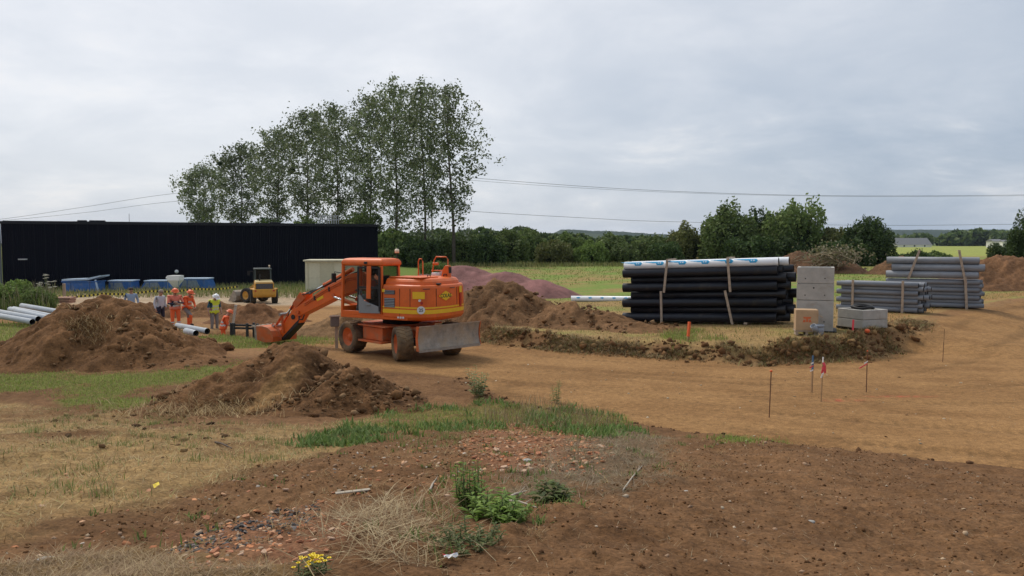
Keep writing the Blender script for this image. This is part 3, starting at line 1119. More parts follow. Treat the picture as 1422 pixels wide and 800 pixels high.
    bump = 0.13 * smooth(sdf(Z_HAY, P[:, 0], P[:, 1]), 0, 0.5)
    blades('straw_heap', 'tangled heap of long pale straw in the lower foreground', P, 0.24, 0.0042, 1.50, [(0.36, 0.26, 0.135), (0.27, 0.18, 0.09), (0.19, 0.12, 0.06), (0.46, 0.36, 0.21)], 101, M_STRAWB, 'straw', z=H(P[:, 0], P[:, 1], True) + bump * g.random(len(P)), bend=0.45)
    P = inside(Z_HAY2, 9000, 102)
    blades('brown_hay', 'short brown dead grass along the bottom left edge', P, 0.12, 0.0035, 1.42, [(0.30, 0.2, 0.11), (0.22, 0.14, 0.075), (0.38, 0.28, 0.15)], 103, M_STRAWB, 'dry grass')
    P = inside(Z_GREY, 5200, 104)
    blades('dead_weeds', 'matted grey dead weeds at the centre of the foreground', P, 0.16, 0.0045, 1.45, [(0.24, 0.18, 0.11), (0.17, 0.125, 0.08), (0.33, 0.26, 0.17), (0.13, 0.13, 0.06)], 105, M_STRAWB, 'weeds')

    # loose tufts that blur the borders between soil, straw and grass
    def tufts(name, label, centres, n, spread, h, w, lean, cols, seed, m):
        g = np.random.default_rng(seed)
        k = g.integers(n // 3, n, len(centres))
        P = np.repeat(centres, k, 0)
        sc = np.repeat(0.4 + 0.9 * g.random(len(centres)), k)
        P = P + g.normal(0, 1, P.shape) * (spread * sc)[:, None]
        blades(name, label, P, h, w, lean, cols, seed + 1, m, 'weeds')
    near = zone((0, 735), (260, 690), (430, 632), (560, 605), (700, 600), (905, 608), (1060, 612), (980, 660), (820, 700), (700, 790), (450, 800), (0, 800))
    Q = np.concatenate([inside(near, 190, 120), inside(Z_BRICK[0], 40, 140), inside(Z_GREEN[3], 60, 141)])
    tufts('dry_tufts', 'small dry grass tufts dotted over the foreground soil', Q, 46, 0.07, 0.10, 0.0035, 1.15, DRY + [(0.2, 0.13, 0.06)], 121, M_STRAWB)
    Q = np.concatenate([inside(near, 60, 122), inside(Z_BRICK[0], 14, 142), inside(zone((560, 660), (760, 650), (800, 720), (640, 790), (540, 780)), 26, 143)])
    tufts('small_weeds', 'small green weeds dotted over the foreground soil', Q, 30, 0.06, 0.075, 0.010, 0.9, [(0.15, 0.21, 0.05), (0.2, 0.26, 0.07), (0.11, 0.16, 0.04)], 123, None)
    mid = zone((0, 560), (230, 575), (420, 592), (640, 560), (900, 600), (640, 610), (420, 640), (200, 690), (0, 720))
    Q = inside(mid, 150, 124)
    tufts('verge_tufts', 'mixed green and dry tufts between the mounds and the foreground soil', Q, 60, 0.13, 0.11, 0.007, 0.9, [(0.2, 0.25, 0.07), (0.27, 0.27, 0.10), (0.36, 0.27, 0.12), (0.15, 0.2, 0.05)], 125, None)
    lead = zone((405, 618), (470, 602), (520, 595), (560, 598), (520, 612), (450, 624), (410, 628))
    Q = inside(lead, 90, 126)
    tufts('edge_weeds', 'leafy green weeds in a thin line left of the grass patch', Q, 26, 0.12, 0.13, 0.024, 0.95, [(0.15, 0.22, 0.06), (0.2, 0.27, 0.09), (0.1, 0.16, 0.04)], 127, None)
    Q = inside(zone((985, 606), (1050, 604), (1090, 612), (1040, 622), (990, 618)), 40, 128)
    tufts('edge_grass', 'small green grass patch on the near track edge at the right of the weeds', Q, 40, 0.12, 0.09, 0.010, 0.8, GREENS, 129, None)
    # big torn clods at the feet of the heaps
    for key, n, lab in (('A', 46, 'large torn clods around the big left soil mound'), ('B', 60, 'large torn clods on the low mound before the excavator arm'), ('C', 40, 'large torn clods on the long mound behind the excavator')):
        P = heap_pts(HEAPS[key], n, 131 + n)
        z = np.maximum(heap_z(HEAPS[key], P[:, 0], P[:, 1]), 0)
        lumps('large_clods', lab, P, 0.095, 0.7, [(0.11, 0.052, 0.022), (0.15, 0.075, 0.032), (0.19, 0.105, 0.05)], 133, M_CLOD, 'soil', z=H(P[:, 0], P[:, 1]) + z, power=2.0, jag=0.5)


ground_scatter()

# ------------------------------------------------------------------ trees
def leaf_mesh(name, centres, size, cols, seed, extra=None, shade=None, zs=1.0):
    """diamond-shaped leaf sprays around the given points"""
    g = np.random.default_rng(seed)
    n = len(centres)
    a = g.normal(size=(n, 3))
    a /= np.linalg.norm(a, axis=1)[:, None]
    b = np.cross(a, g.normal(size=(n, 3)))
    b /= np.linalg.norm(b, axis=1)[:, None] + 1e-9
    s = size * (0.5 + 0.9 * g.random(n))
    L, W = a * s[:, None] * 0.62, b * s[:, None] * 0.36
    L, W = L * np.array((1, 1, 1 / zs)), W * np.array((1, 1, 1 / zs))
    V = np.stack([centres - L, centres + W - L * 0.1, centres + L, centres - W - L * 0.1], 1).reshape(-1, 3)
    i = np.arange(n)[:, None] * 4
    F = np.concatenate([i, i + 1, i + 2, i + 3], 1)
    cols = np.array(cols)
    c = cols[g.integers(0, len(cols), n)] * (1 + 0.3 * (g.random(n)[:, None] * 2 - 1))
    if shade is not None:
        c = c * shade[:, None]
    return np_mesh(name, V, F, M_LEAF, np.clip(np.repeat(c, 4, 0), 0.004, 0.7))


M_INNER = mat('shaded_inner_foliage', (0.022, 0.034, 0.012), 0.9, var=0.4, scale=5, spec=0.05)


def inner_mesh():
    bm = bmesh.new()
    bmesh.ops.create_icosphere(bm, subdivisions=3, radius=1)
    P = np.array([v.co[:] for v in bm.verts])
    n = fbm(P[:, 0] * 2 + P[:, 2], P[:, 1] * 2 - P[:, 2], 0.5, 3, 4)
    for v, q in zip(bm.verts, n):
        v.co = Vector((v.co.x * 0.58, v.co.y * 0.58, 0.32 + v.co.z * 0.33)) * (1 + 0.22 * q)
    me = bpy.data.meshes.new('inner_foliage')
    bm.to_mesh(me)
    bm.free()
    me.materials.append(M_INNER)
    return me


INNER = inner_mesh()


POP = [(0.145, 0.18, 0.085), (0.18, 0.22, 0.11), (0.10, 0.13, 0.06), (0.33, 0.35, 0.25), (0.15, 0.19, 0.07), (0.12, 0.15, 0.07)]


def poplar(px, topy, halfw, Y, seed, label, dens=1.0, lowpx=None, mist=0):
    g = np.random.default_rng(seed)
    rnd = random.Random(seed)
    base = at(px, 337, Y)
    z0 = h1(base.x, Y)
    top = at(px, topy, Y).z - z0
    hw = halfw / FPX * Y * (1.12 + 0.45 * min(1, max(0, (px - 280) / 200)) - 0.28 * max(0, (px - 560) / 70))
    root = empty('poplar_tree', (base.x, Y, z0), 0, label, 'tree', 'tall poplars behind the black building')
    mb = MB()
    lean = rnd.uniform(-0.02, 0.02) * top
    tr = [(lean * t + 0.28 * math.sin(5 * t + seed), 0.2 * math.sin(4 * t + 2 * seed), top * t) for t in np.linspace(0, 0.96, 9)]
    rad = [(0.17 + 0.11 * rnd.random()) * (1 - 0.93 * t) + 0.02 for t in np.linspace(0, 0.96, 9)]
    mb.tube([(p[0], p[1], p[2] - (0.3 if i == 0 else 0)) for i, p in enumerate(tr)], rad, 8)
    cen = []
    nb = int(44 * dens)
    for k in range(nb):
        t = 0.27 + 0.69 * (k + rnd.random()) / nb
        j = t / 0.96 * 8
        i0 = min(int(j), 7)
        q = Vector(tr[i0]).lerp(Vector(tr[i0 + 1]), j - i0)
        az = k * 2.399 + rnd.uniform(-0.5, 0.5)
        prof = math.sin(min(1.0, (t - 0.15) / 0.5) * PI / 2) * (1.0 - max(0, t - 0.62) / 0.38 * 0.62)
        ln = hw * prof * rnd.uniform(0.55, 1.12)
        ris = min(ln * rnd.uniform(0.5, 1.0), max(0.3, top * 0.985 - q.z))
        e = q + Vector((math.cos(az) * ln, math.sin(az) * ln, ris))
        m = q.lerp(e, 0.5) + Vector((0, 0, -0.1 * ln))
        r0 = max(0.025, rad[i0] * 0.38)
        mb.tube([q, m, e], [r0, r0 * 0.6, 0.012], 5)
        nl = int(dens * (46 + 33 * ln))
        s = 0.2 + 0.8 * g.random(nl) ** 0.6
        ax = np.array(q)[None] * (1 - s)[:, None] ** 2 + 2 * np.array(m)[None] * (s * (1 - s))[:, None] + np.array(e)[None] * (s ** 2)[:, None]
        # sprays gather round a handful of twigs
        tw = ax[g.integers(0, nl, max(4, nl // 22))] + g.normal(0, 0.4 + 0.24 * ln, (max(4, nl // 22), 3))
        pick = tw[g.integers(0, len(tw), nl)] + g.normal(0, 0.46, (nl, 3))
        cen.append(pick)
    nl = int(200 * dens)
    cen.append(np.array(tr[8])[None] + g.normal(0, 1, (nl, 3)) * np.array((0.45, 0.45, 1.3)))
    # suckers low on the trunk
    nl = int(800 * dens)
    tw = np.stack([g.normal(0, 1.5, 34), g.normal(0, 1.5, 34), top * (0.14 + 0.3 * g.random(34))], 1)
    cen.append(tw[g.integers(0, 34, nl)] + g.normal(0, 0.5, (nl, 3)))
    mb.build('trunk', M_BARK, root)
    C = np.concatenate(cen)
    rr2 = (C[:, 0] ** 2 + C[:, 1] ** 2) / hw ** 2
    C = C[C[:, 2] < top * (1.0 - 0.10 * rr2 + 0.02 * g.normal(size=len(C)) + 0.05 * fbm(C[:, 0], C[:, 1], 1.6, 2, seed))]
    link('crown', leaf_mesh('crown', C, 0.37 * (Y / 125) ** 0.45, POP, seed + 1), root)
    for k in range(mist):
        q = C[rnd.randrange(len(C) // 4, len(C) // 2)]
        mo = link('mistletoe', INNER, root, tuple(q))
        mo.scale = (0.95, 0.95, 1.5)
    return root


poplars = [(283, 232, 36, 205, 'leftmost and farthest of the poplars behind the black building', 1.0, 0),
           (338, 200, 34, 190, 'second poplar from the left behind the black building', 1.0, 1),
           (385, 178, 34, 175, 'third poplar from the left behind the black building', 1.0, 1),
           (428, 152, 33, 160, 'fourth poplar from the left, above the roof railing', 1.0, 1),
           (470, 143, 32, 148, 'fifth poplar from the left, right of the roof railing', 1.0, 1),
           (512, 132, 32, 136, 'poplar rising behind the right end of the black building', 1.0, 1),
           (548, 113, 33, 124, 'poplar with a bare lower trunk just right of the black building', 1.0, 0),
           (588, 112, 34, 118, 'tall poplar second from the right of the group', 0.95, 0),
           (628, 116, 38, 112, 'rightmost poplar of the group, with a long side branch', 0.95, 0)]
for i, (px, ty, hw, Y, lab, dn, ms) in enumerate(poplars):
    poplar(px, ty, hw, Y, 500 + 13 * i, lab, dn, mist=ms)

GR = {'dark': [(0.06, 0.10, 0.028), (0.08, 0.125, 0.036), (0.045, 0.078, 0.024), (0.10, 0.145, 0.045)],
      'mid': [(0.14, 0.195, 0.055), (0.175, 0.235, 0.07), (0.10, 0.15, 0.042), (0.205, 0.25, 0.085)],
      'lime': [(0.21, 0.30, 0.07), (0.25, 0.33, 0.09), (0.16, 0.23, 0.055)],
      'olive': [(0.16, 0.175, 0.055), (0.20, 0.20, 0.07), (0.12, 0.14, 0.042)]}


def bush_mesh(seed, tone, n=12000, leaf=0.30, lobes=17, spiky=0.0, zs=1.0):
    """a unit bush (radius about 1, height 1 up from z=0); returns leaf mesh and trunk mesh"""
    g = np.random.default_rng(seed)
    lc = []
    for k in range(lobes):
        a = k * 2.399
        r_ = math.sqrt((k + 0.5) / lobes) * 0.72
        z = 0.34 + 0.40 * (1 - (r_ / 0.85) ** 2) * (0.35 + 0.65 * g.random()) + 0.10 * g.random()
        r_ *= 0.8 + 0.45 * g.random()
        lc.append((r_ * math.cos(a), r_ * math.sin(a), z, 0.12 + 0.17 * g.random() ** 1.3))
    for k in range(7):
        a = k * 0.9 + g.random()
        lc.append((0.62 * math.cos(a), 0.62 * math.sin(a), 0.16 + 0.12 * g.random(), 0.27))
    lc = np.array(lc)
    w = lc[:, 3] ** 2
    idx = g.choice(len(lc), n, p=w / w.sum())
    d = g.normal(size=(n, 3))
    d /= np.linalg.norm(d, axis=1)[:, None]
    rad = lc[idx, 3] * (0.55 + 0.55 * g.random(n) ** 0.6 + spiky * g.random(n) ** 6)
    C = lc[idx, :3] + d * rad[:, None] * np.array((1, 1, 1.05))
    # ragged clumps
    cl = fbm(C[:, 0] * 3 + C[:, 2] * 2, C[:, 1] * 3 - C[:, 2], 0.5, 3, seed)
    C = C[(cl > -0.34) & (C[:, 2] > 0.0)]
    me = leaf_mesh('foliage', C, leaf, GR[tone], seed + 3, zs=zs)
    return me


BUSH = {}


def get_bush(tone, var, leaf, zs):
    zs = max(0.6, round(zs * 2) / 2)
    k = (tone, var, leaf, zs)
    if k not in BUSH:
        BUSH[k] = bush_mesh(900 + var * 17 + len(tone), tone, leaf=leaf, spiky=0.25 * (var % 3), zs=zs)
    return BUSH[k]


def bush_core(seed):
    """dense inner twigwork that closes the bush to view"""
    g = np.random.default_rng(seed)
    mb = MB()
    for k in range(7):
        a = k * 2.4
        mb.tube([(0, 0, -0.04), (0.2 * math.cos(a), 0.2 * math.sin(a), 0.3), (0.5 * math.cos(a), 0.5 * math.sin(a), 0.66)], [0.05, 0.03, 0.008], 5)
    return mb.mesh('stems', M_BARK)


CORE = bush_core(3)


def bush(px, topy, halfw, Y, tone, var, label, group='hedge along the far side of the field', name='hedge_tree', cat='tree', z0=None, leaf=0.085):
    b = at(px, 337, Y)
    z0 = h1(b.x, Y) if z0 is None else z0
    h = at(px, topy, Y).z - z0
    w = halfw / FPX * Y
    root = empty(name, (b.x, Y, z0), (px * 0.37) % 6.28, label, cat, group)
    me = get_bush(tone, var, leaf, h / w)
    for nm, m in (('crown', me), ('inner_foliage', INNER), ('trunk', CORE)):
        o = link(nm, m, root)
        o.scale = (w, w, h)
    return root


# hedge between the poplars and the big bushes
hedge = [(505, 288, 34, 128, 'mid', 2, 'green understorey tree below the poplars behind the warehouse right end'),
         (468, 294, 30, 138, 'olive', 4, 'olive understorey tree beside the roof railing'),
         (425, 297, 30, 150, 'mid', 1, 'understorey tree below the fourth poplar'),
         (375, 299, 28, 165, 'dark', 3, 'understorey tree below the third poplar'),
         (540, 318, 42, 118, 'mid', 0, 'mid-green tree at the right end of the black building, under the poplars'),
         (578, 330, 34, 112, 'dark', 1, 'dark hedge tree under the poplar with the bare trunk'),
         (612, 322, 36, 121, 'mid', 2, 'hedge tree behind the excavator handrails'),
         (648, 318, 38, 118, 'mid', 3, 'hedge tree under the rightmost poplar'),
         (676, 326, 30, 110, 'dark', 4, 'dark hedge tree above the peak of the gravel pile'),
         (705, 319, 34, 120, 'mid', 5, 'rounded hedge tree right of the rightmost poplar'),
         (735, 317, 32, 124, 'mid', 1, 'hedge tree above the right end of the gravel pile'),
         (772, 331, 30, 112, 'olive', 2, 'olive-green hedge bush right of the gravel pile'),
         (790, 321, 30, 126, 'mid', 3, 'hedge tree behind the olive-green bush'),
         (822, 334, 28, 111, 'lime', 4, 'light green bush in the middle of the hedge'),
         (848, 324, 32, 124, 'mid', 5, 'hedge tree behind the light green bush'),
         (868, 338, 28, 112, 'mid', 0, 'low hedge bush left of the white topped pipe stack'),
         (900, 326, 32, 122, 'mid', 2, 'hedge tree above the left batten of the pipe stack'),
         (925, 334, 28, 113, 'dark', 3, 'dark low hedge bush above the white pipes'),
         (950, 307, 32, 120, 'olive', 4, 'olive tree at the left of the tall bushy trees'),
         (1006, 281, 42, 117, 'mid', 5, 'tall bushy tree with twin tops above the pipe stack'),
         (1052, 284, 34, 121, 'dark', 1, 'dark tree between the two tallest bushy trees'),
         (1102, 274, 44, 116, 'mid', 2, 'tallest bushy tree, above the right end of the pipe stack'),
         (1040, 326, 40, 112, 'dark', 3, 'dark lower bush in front of the tall bushy trees'),
         (1090, 330, 36, 111, 'dark', 4, 'dark lower bush above the soil mound and brush pile'),
         (1160, 312, 34, 114, 'olive', 0, 'olive bush between the tallest tree and the dark round bush'),
         (1208, 297, 38, 108, 'dark', 5, 'dark round bush right of the brush pile'),
         (1180, 330, 40, 106, 'dark', 1, 'dark low bush in front of the round bush'),
         (1270, 346, 30, 98, 'dark', 2, 'low dark bush behind the upper grey pipes'),
         (1300, 348, 22, 97, 'mid', 3, 'low bush left of the yellow green field corner')]
for a in hedge:
    bush(*a)
bush(604, 362, 22, 74, 'lime', 1, 'bright lime-green bush behind the excavator handrail', group=None, name='lime_bush', cat='bush', leaf=0.075)
bush(1428, 290, 34, 72, 'dark', 0, 'dark tree cut by the right edge above the soil mound', group=None, name='edge_tree', leaf=0.07)
bush(1395, 332, 26, 76, 'dark', 3, 'dark bush beside the tree at the right edge', group=None, name='edge_bush', cat='bush', leaf=0.075)


def wood_mass(name, label, x0, x1, Y, topf, crown, leaf, n, seed, cols, cat='wood', depth=20):
    """far wood that reads as one mass: crowns side by side"""
    g = np.random.default_rng(seed)
    out = []
    k = int((x1 - x0) / crown * 1.7)
    for i in range(k):
        cx = x0 + (x1 - x0) * (i + g.random()) / k
        cy = Y + g.random() * depth
        t = topf(cx) * (0.72 + 0.34 * g.random())
        m = int(n / k)
        d = g.normal(size=(m, 3))
        d /= np.linalg.norm(d, axis=1)[:, None]
        rr = (0.55 + 0.45 * g.random(m) ** 0.5)[:, None]
        out.append(np.array((cx, cy, t * 0.5)) + d * rr * np.array((crown * 0.75, crown * 0.75, t * 0.5)))
    C = np.concatenate(out)
    C[:, 2] = np.maximum(C[:, 2], 0.3)
    o = link(name, leaf_mesh(name, C, leaf, cols, seed + 2))
    return tag(o, label, cat, kind='stuff')


wood_mass('far_wood', 'far wood behind the hedge in the middle', -55, 75, 300, lambda x: 9.4 - 3.2 * float(smooth(np.array(float(x)), 8, 30)), 9, 2.0, 16000, 41, GR['mid'] + GR['dark'])
wood_mass('far_tree_line', 'line of far trees beyond the yellow green field', 300, 620, 720, lambda x: 14.5 + 2.5 * math.sin(x * 0.03), 15, 4.5, 16000, 43, GR['dark'] + GR['mid'], depth=50)


def hills(name, x0, x1, Y, hf, depth, seed):
    X, T = np.meshgrid(np.linspace(x0, x1, 500), np.linspace(0, 1, 24))
    y = Y + T * depth
    ridge = np.array([hf(v) for v in X[0]])[None] * (0.88 + 0.12 * fbm(X, y, 420, 3, seed))
    z = ridge * np.sin(np.clip(T * 1.15, 0, 1) * PI / 2) + 5.0 * np.abs(fbm(X, y, 26, 3, seed + 1)) * (T > 0.02) - 2 * (T < 0.02)
    n = X.shape[1]
    i = np.arange(23)[:, None] * n
    k = np.arange(n - 1)[None]
    f = np.stack([i + k, i + k + 1, i + n + k + 1, i + n + k], -1).reshape(-1, 4)
    fld = smooth(fbm(X, y * 1.0, 260, 2, seed + 3), 0.05, 0.2) * (T < 0.7)
    c = mixn(np.array((0.028, 0.045, 0.024)), np.array((0.09, 0.11, 0.05)), fld * 0.4)
    o = link(name, np_mesh(name, np.stack([X, y, z], -1).reshape(-1, 3), f, M_HILL, c.reshape(-1, 3), True))
    tag(o, kind='structure')


M_HILL = mat('wooded_hills', (1, 1, 1), 0.95, var=0.3, scale=0.05, attr=True, spec=0.05)
hills('hills', 60, 900, 2700, lambda x: 10 + 48 * float(smooth(np.array(float(x)), 110, 215)) * (1 - 0.35 * float(smooth(np.array(float(x)), 420, 640))) + 9 * math.exp(-((x - 225) / 60) ** 2), 700, 3)
hills('hills', 1350, 2700, 3000, lambda x: 46 + 26 * smooth(np.array(x), 1500, 1800).item(), 800, 7)

# ------------------------------------------------------------------ far houses
M_ROOFG = mat('grey_roof', (0.2, 0.2, 0.2), 0.7)
M_HOUSE = mat('pale_render', (0.75, 0.72, 0.66), 0.8)
M_DARKG = mat('dark_panes', (0.03, 0.035, 0.04), 0.2)


def house(px, Y, w, d, hwall, hroof, rz, label):
    b = at(px, 337, Y)
    z = h1(b.x, Y)
    r = empty('far_house', (b.x, Y, z), rz, label, 'house', 'far houses beyond the field')
    MB().box((0, 0, hwall / 2), (w, d, hwall)).build('wall', M_HOUSE, r)
    MB().prism([(-d / 2 - 0.4, 0), (d / 2 + 0.4, 0), (0, hroof)], (-w / 2 - 0.4, 0, hwall), (0, 1, 0), (0, 0, 1), (w + 0.8, 0, 0)).build('roof', M_ROOFG, r)
    for sx in (-0.3, 0, 0.3):
        MB().box((sx * w, -d / 2 - 0.02, hwall * 0.55), (1.1, 0.06, 1.2)).build('window', M_DARKG, r)


house(1263, 560, 26, 12, 1.6, 5.0, 0.1, 'grey-roofed farm building in front of the far tree line')
house(1381, 500, 7, 6, 4.0, 1.5, 0.2, 'tiny pale house at the left of the far field corner')
house(1396, 490, 5, 5, 3.8, 1.2, -0.2, 'tiny pale house nearest to the right edge tree')

# ------------------------------------------------------------------ black building
M_CLAD = mat('black_cladding', (0.0062, 0.0072, 0.0135), 0.7, var=0.15, scale=0.8, spec=0.08)
M_CLADT = mat('black_trim', (0.010, 0.011, 0.016), 0.5, var=0.1, spec=0.3)
M_CORNER = mat('grey_corner_trim', (0.09, 0.10, 0.12), 0.5, var=0.1)
M_GALV = mat('galvanised_steel', (0.45, 0.46, 0.47), 0.45, metal=0.6, var=0.15)
M_WHITE = mat('white_paint', (0.78, 0.78, 0.76), 0.5, var=0.06, dirt=((0.4, 0.35, 0.28), 0.15, 3))


def black_building():
    L, Rr = at(1.5, 337, 72.0), at(525, 337, 86.0)
    ax = Vector((Rr.x - L.x, Rr.y - L.y, 0))
    ln = ax.length
    ang = math.atan2(ax.y, ax.x)
    z0 = -0.9
    top = at(1, 307, 72).z - z0
    r = empty('warehouse', (L.x, L.y, z0), ang, 'long black clad flat-roofed warehouse on the left', 'building')
    MB().box((ln / 2, 9.06, top / 2 - 0.05), (ln - 0.1, 18, top - 0.1)).build('wall', M_CLADT, r)
    n = 40
    pw = ln / n
    # one ribbed cladding sheet, shared by all
    mb = MB()
    prof = []
    k = 5
    for i in range(k):
        a = i * (pw - 0.03) / k
        q = (pw - 0.03) / k
        prof += [(a, 0), (a + q * 0.35, 0), (a + q * 0.45, -0.045), (a + q * 0.9, -0.045)]
    prof += [(pw - 0.03, 0), (pw - 0.03, 0.03), (0, 0.03)]
    mb.prism(prof, (0, 0, 0.15), (1, 0, 0), (0, 1, 0), (0, 0, top - 0.35))
    me = mb.mesh('cladding_sheet', M_CLAD)
    for i in range(n):
        link('cladding_sheet', me, r, (i * pw + 0.015, 0.02, 0))
    MB().box((ln / 2, -0.04, top - 0.12), (ln + 0.1, 0.14, 0.24)).build('parapet_flashing', M_CLADT, r)
    MB().box((-0.10, 0.0, top / 2), (0.16, 0.2, top)).build('corner_trim', M_CORNER, r)
    MB().box((ln / 2, 9.0, top + 0.02), (ln - 0.3, 17.6, 0.06)).build('roof', M_CLADT, r)
    # wall lamp / sign
    q = at(35, 360, 73)
    u = (q.x - L.x) / math.cos(ang)
    MB().box((u, -0.16, q.z - z0), (0.75, 0.14, 0.12)).build('wall_sign', M_GALV, r, bevel=0.02)
    q = at(246, 377, 78)
    u = (q.x - L.x) / math.cos(ang)
    mb = MB()
    mb.ball((u, -0.30, q.z - z0), 0.19, 12, 8)
    mb.tube([(u, 0.0, q.z - z0 + 0.1), (u, -0.2, q.z - z0 + 0.1)], 0.03, 6)
    mb.build('wall_lamp', M_WHITE, r)
    # roof railing and roof units
    q = at(452, 300, 88)
    u = ln * 0.855
    rail = MB()
    for i in range(9):
        rail.bar((u - 1.0 + i * 0.25, 1.0, top), (u - 1.0 + i * 0.25, 1.0, top + 0.95), 0.05, 0.05)
        rail.bar((u - 1.0 + i * 0.25, 2.2, top), (u - 1.0 + i * 0.25, 2.2, top + 0.95), 0.05, 0.05)
    for yy in (1.0, 2.2):
        for zz in (0.5, 0.95):
            rail.bar((u - 1.03, yy, top + zz), (u + 1.03, yy, top + zz), 0.06, 0.06)
    rail.build('roof_railing', M_GALV, r)
    for (u_, w_) in ((0.18, 0.8), (0.205, 0.5), (0.225, 0.9), (0.70, 1.2)):
        MB().box((ln * u_, 3, top + 0.12), (w_, 0.8, 0.22)).build('roof_vent', M_CLADT, r, bevel=0.03)
    MB().tube([(ln * 0.30, 2, top), (ln * 0.30, 2, top + 0.9)], 0.02, 5).build('antenna', M_CLADT, r)
    return r


black_building()

# ------------------------------------------------------------------ cream shed
M_CREAM = mat('cream_sheet', (0.62, 0.58, 0.42), 0.6, var=0.08, dirt=((0.35, 0.3, 0.2), 0.2, 2))
M_CREAMD = mat('cream_sheet_shutter', (0.52, 0.48, 0.33), 0.6, var=0.08)


def shed():
    a, b = at(424, 388, 70), at(500, 388, 70)
    z0 = h1(a.x, 72)
    w = b.x - a.x
    h = at(424, 362, 70).z - z0
    r = empty('cream_shed', (a.x, 70, z0), R(4), 'cream metal shed between the loader and the excavator cab', 'shed')
    MB().box((w / 2, 1.5, h / 2 - 0.05), (w, 3, h - 0.1)).build('wall', M_CREAM, r)
    for i in range(5):
        MB().box((w * (0.05 + 0.225 * i), -0.025, h / 2 - 0.08), (w * 0.012, 0.05, h - 0.2)).build('seam', M_CREAMD, r)
    MB().box((w * 0.40, -0.02, h / 2 - 0.12), (w * 0.24, 0.036, h - 0.3)).build('door', M_CREAMD, r)
    MB().box((w / 2, 1.4, h), (w + 0.25, 3.4, 0.14)).build('roof', M_CREAM, r, bevel=0.02)


shed()

# ------------------------------------------------------------------ blue skips, hopper, tape
M_BLUE = mat('blue_paint', (0.035, 0.125, 0.36), 0.5, var=0.2, dirt=((0.2, 0.2, 0.2), 0.25, 2))
M_PALEB = mat('pale_blue_cover', (0.42, 0.53, 0.66), 0.6, var=0.15)
M_CONC = mat('concrete', (0.42, 0.40, 0.36), 0.9, var=0.16, scale=4, bump=0.5, bscale=30, dirt=((0.26, 0.22, 0.17), 0.25, 2.2))
M_TIMBER = mat('weathered_timber', (0.36, 0.27, 0.19), 0.85, var=0.3, scale=5, stretch=(1, 1, 0.15), bump=0.4)
M_NET = mat('grey_mesh_cover', (0.20, 0.24, 0.28), 0.7, var=0.3, scale=6)


def skip(x0, x1, ytop, Y, label, lid, net, topin):
    a, b = at(x0, 400, Y), at(x1, 400, Y)
    cx = (a.x + b.x) / 2
    z0 = h1(cx, Y)
    w = (b.x - a.x)
    h = at(x0, ytop, Y).z - z0
    r = empty('blue_skip', (cx, Y, z0), R(3), label, 'skip', 'blue skips along the black building')
    t = w / 2 * topin
    prof = [(-w / 2, 0.12), (w / 2, 0.12), (t, h), (-t, h)]
    MB().prism(prof, (0, -0.8, 0), (1, 0, 0), (0, 0, 1), (0, 1.6, 0)).build('body', M_BLUE, r, bevel=0.04)
    MB().box((0, 0, h + 0.03), (2 * t + 0.16, 1.74, 0.1)).build('rim', M_PALEB if lid != 1 else M_BLUE, r, bevel=0.02)
    for s in (-1, 1):
        MB().box((s * w * 0.33, 0, 0.06), (0.2, 1.5, 0.12)).build('runner', M_NET, r)
        MB().bar((s * t * 0.55, -0.83, 0.16), (s * t * 0.55, -0.83, h - 0.02), 0.09, 0.06, up=(0, 1, 0)).build('rib', M_BLUE, r)
    if net:
        MB().prism([(-w / 2 + 0.3, 0.3), (w * 0.16, 0.3), (w * 0.06, h - 0.12), (-t + 0.15, h - 0.12)], (0, -0.84, 0), (1, 0, 0), (0, 0, 1), (0, 0.03, 0)).build('mesh_panel', M_NET, r)
    if lid == 1:
        mb = MB()
        mb.prism([(-w / 2, h + 0.1), (w * 0.25, h + 0.16), (w / 2 + 0.35, h + 0.48), (w / 2 + 0.38, h + 0.60), (w * 0.2, h + 0.32), (-w / 2, h + 0.24)], (0, -0.9, 0), (1, 0, 0), (0, 0, 1), (0, 1.8, 0))
        mb.build('cover', M_PALEB, r)
        MB().bar((w / 2 + 0.12, -0.8, 0.1), (w / 2 - 0.12, -0.8, h + 0.2), 0.12, 0.12).build('prop', M_PALEB, r)


skip(94, 140, 391, 70.0, 'blue skip with a pale cover lifted at its right end', 1, False, 1.0)
skip(156, 189, 390, 72.0, 'blue skip with upright ends between the covered one and the hopper pair', 0, True, 0.93)
skip(199, 243, 390, 73.0, 'blue skip with sloping ends left of the white hopper', 0, True, 0.66)
skip(252, 297, 387, 74.0, 'blue skip with sloping ends right of the white hopper', 0, True, 0.78)


def hopper():
    Y = 71.5
    c = at(244, 400, Y)
    z0 = h1(c.x, Y)
    w = 16.5 / FPX * Y
    zt, zm, zb = at(244, 382.5, Y).z - z0, at(244, 389, Y).z - z0, at(244, 398.5, Y).z - z0
    r = empty('hopper', (c.x, Y, z0), 0, 'white pointed concrete hopper standing between two blue skips', 'hopper')
    e = w / 2
    mb = MB()
    q = lambda s, z: [Vector((-s, -s, z)), Vector((s, -s, z)), Vector((s, s, z)), Vector((-s, s, z))]
    mb.loft([q(0.10, zb - 0.1), q(e, zm), q(e, zt)])
    mb.build('bin', M_WHITE, r)
    for sx in (-1, 1):
        for sy in (-1, 1):
            MB().bar((sx * e * 0.92, sy * e * 0.92 + 0.0, 0), (sx * e * 0.92, sy * e * 0.92, zm), 0.05, 0.05).build('leg', M_NET, r)
    MB().ball((-e - 0.12, -0.2, zt - 0.22), 0.14, 8, 6).build('handwheel', M_WHITE, r)


hopper()

M_TAPE_Y = mat('yellow_tape', (0.62, 0.52, 0.08), 0.5, var=0.05)
M_BLACKP = mat('black_plastic', (0.012, 0.012, 0.014), 0.45, var=0.2)


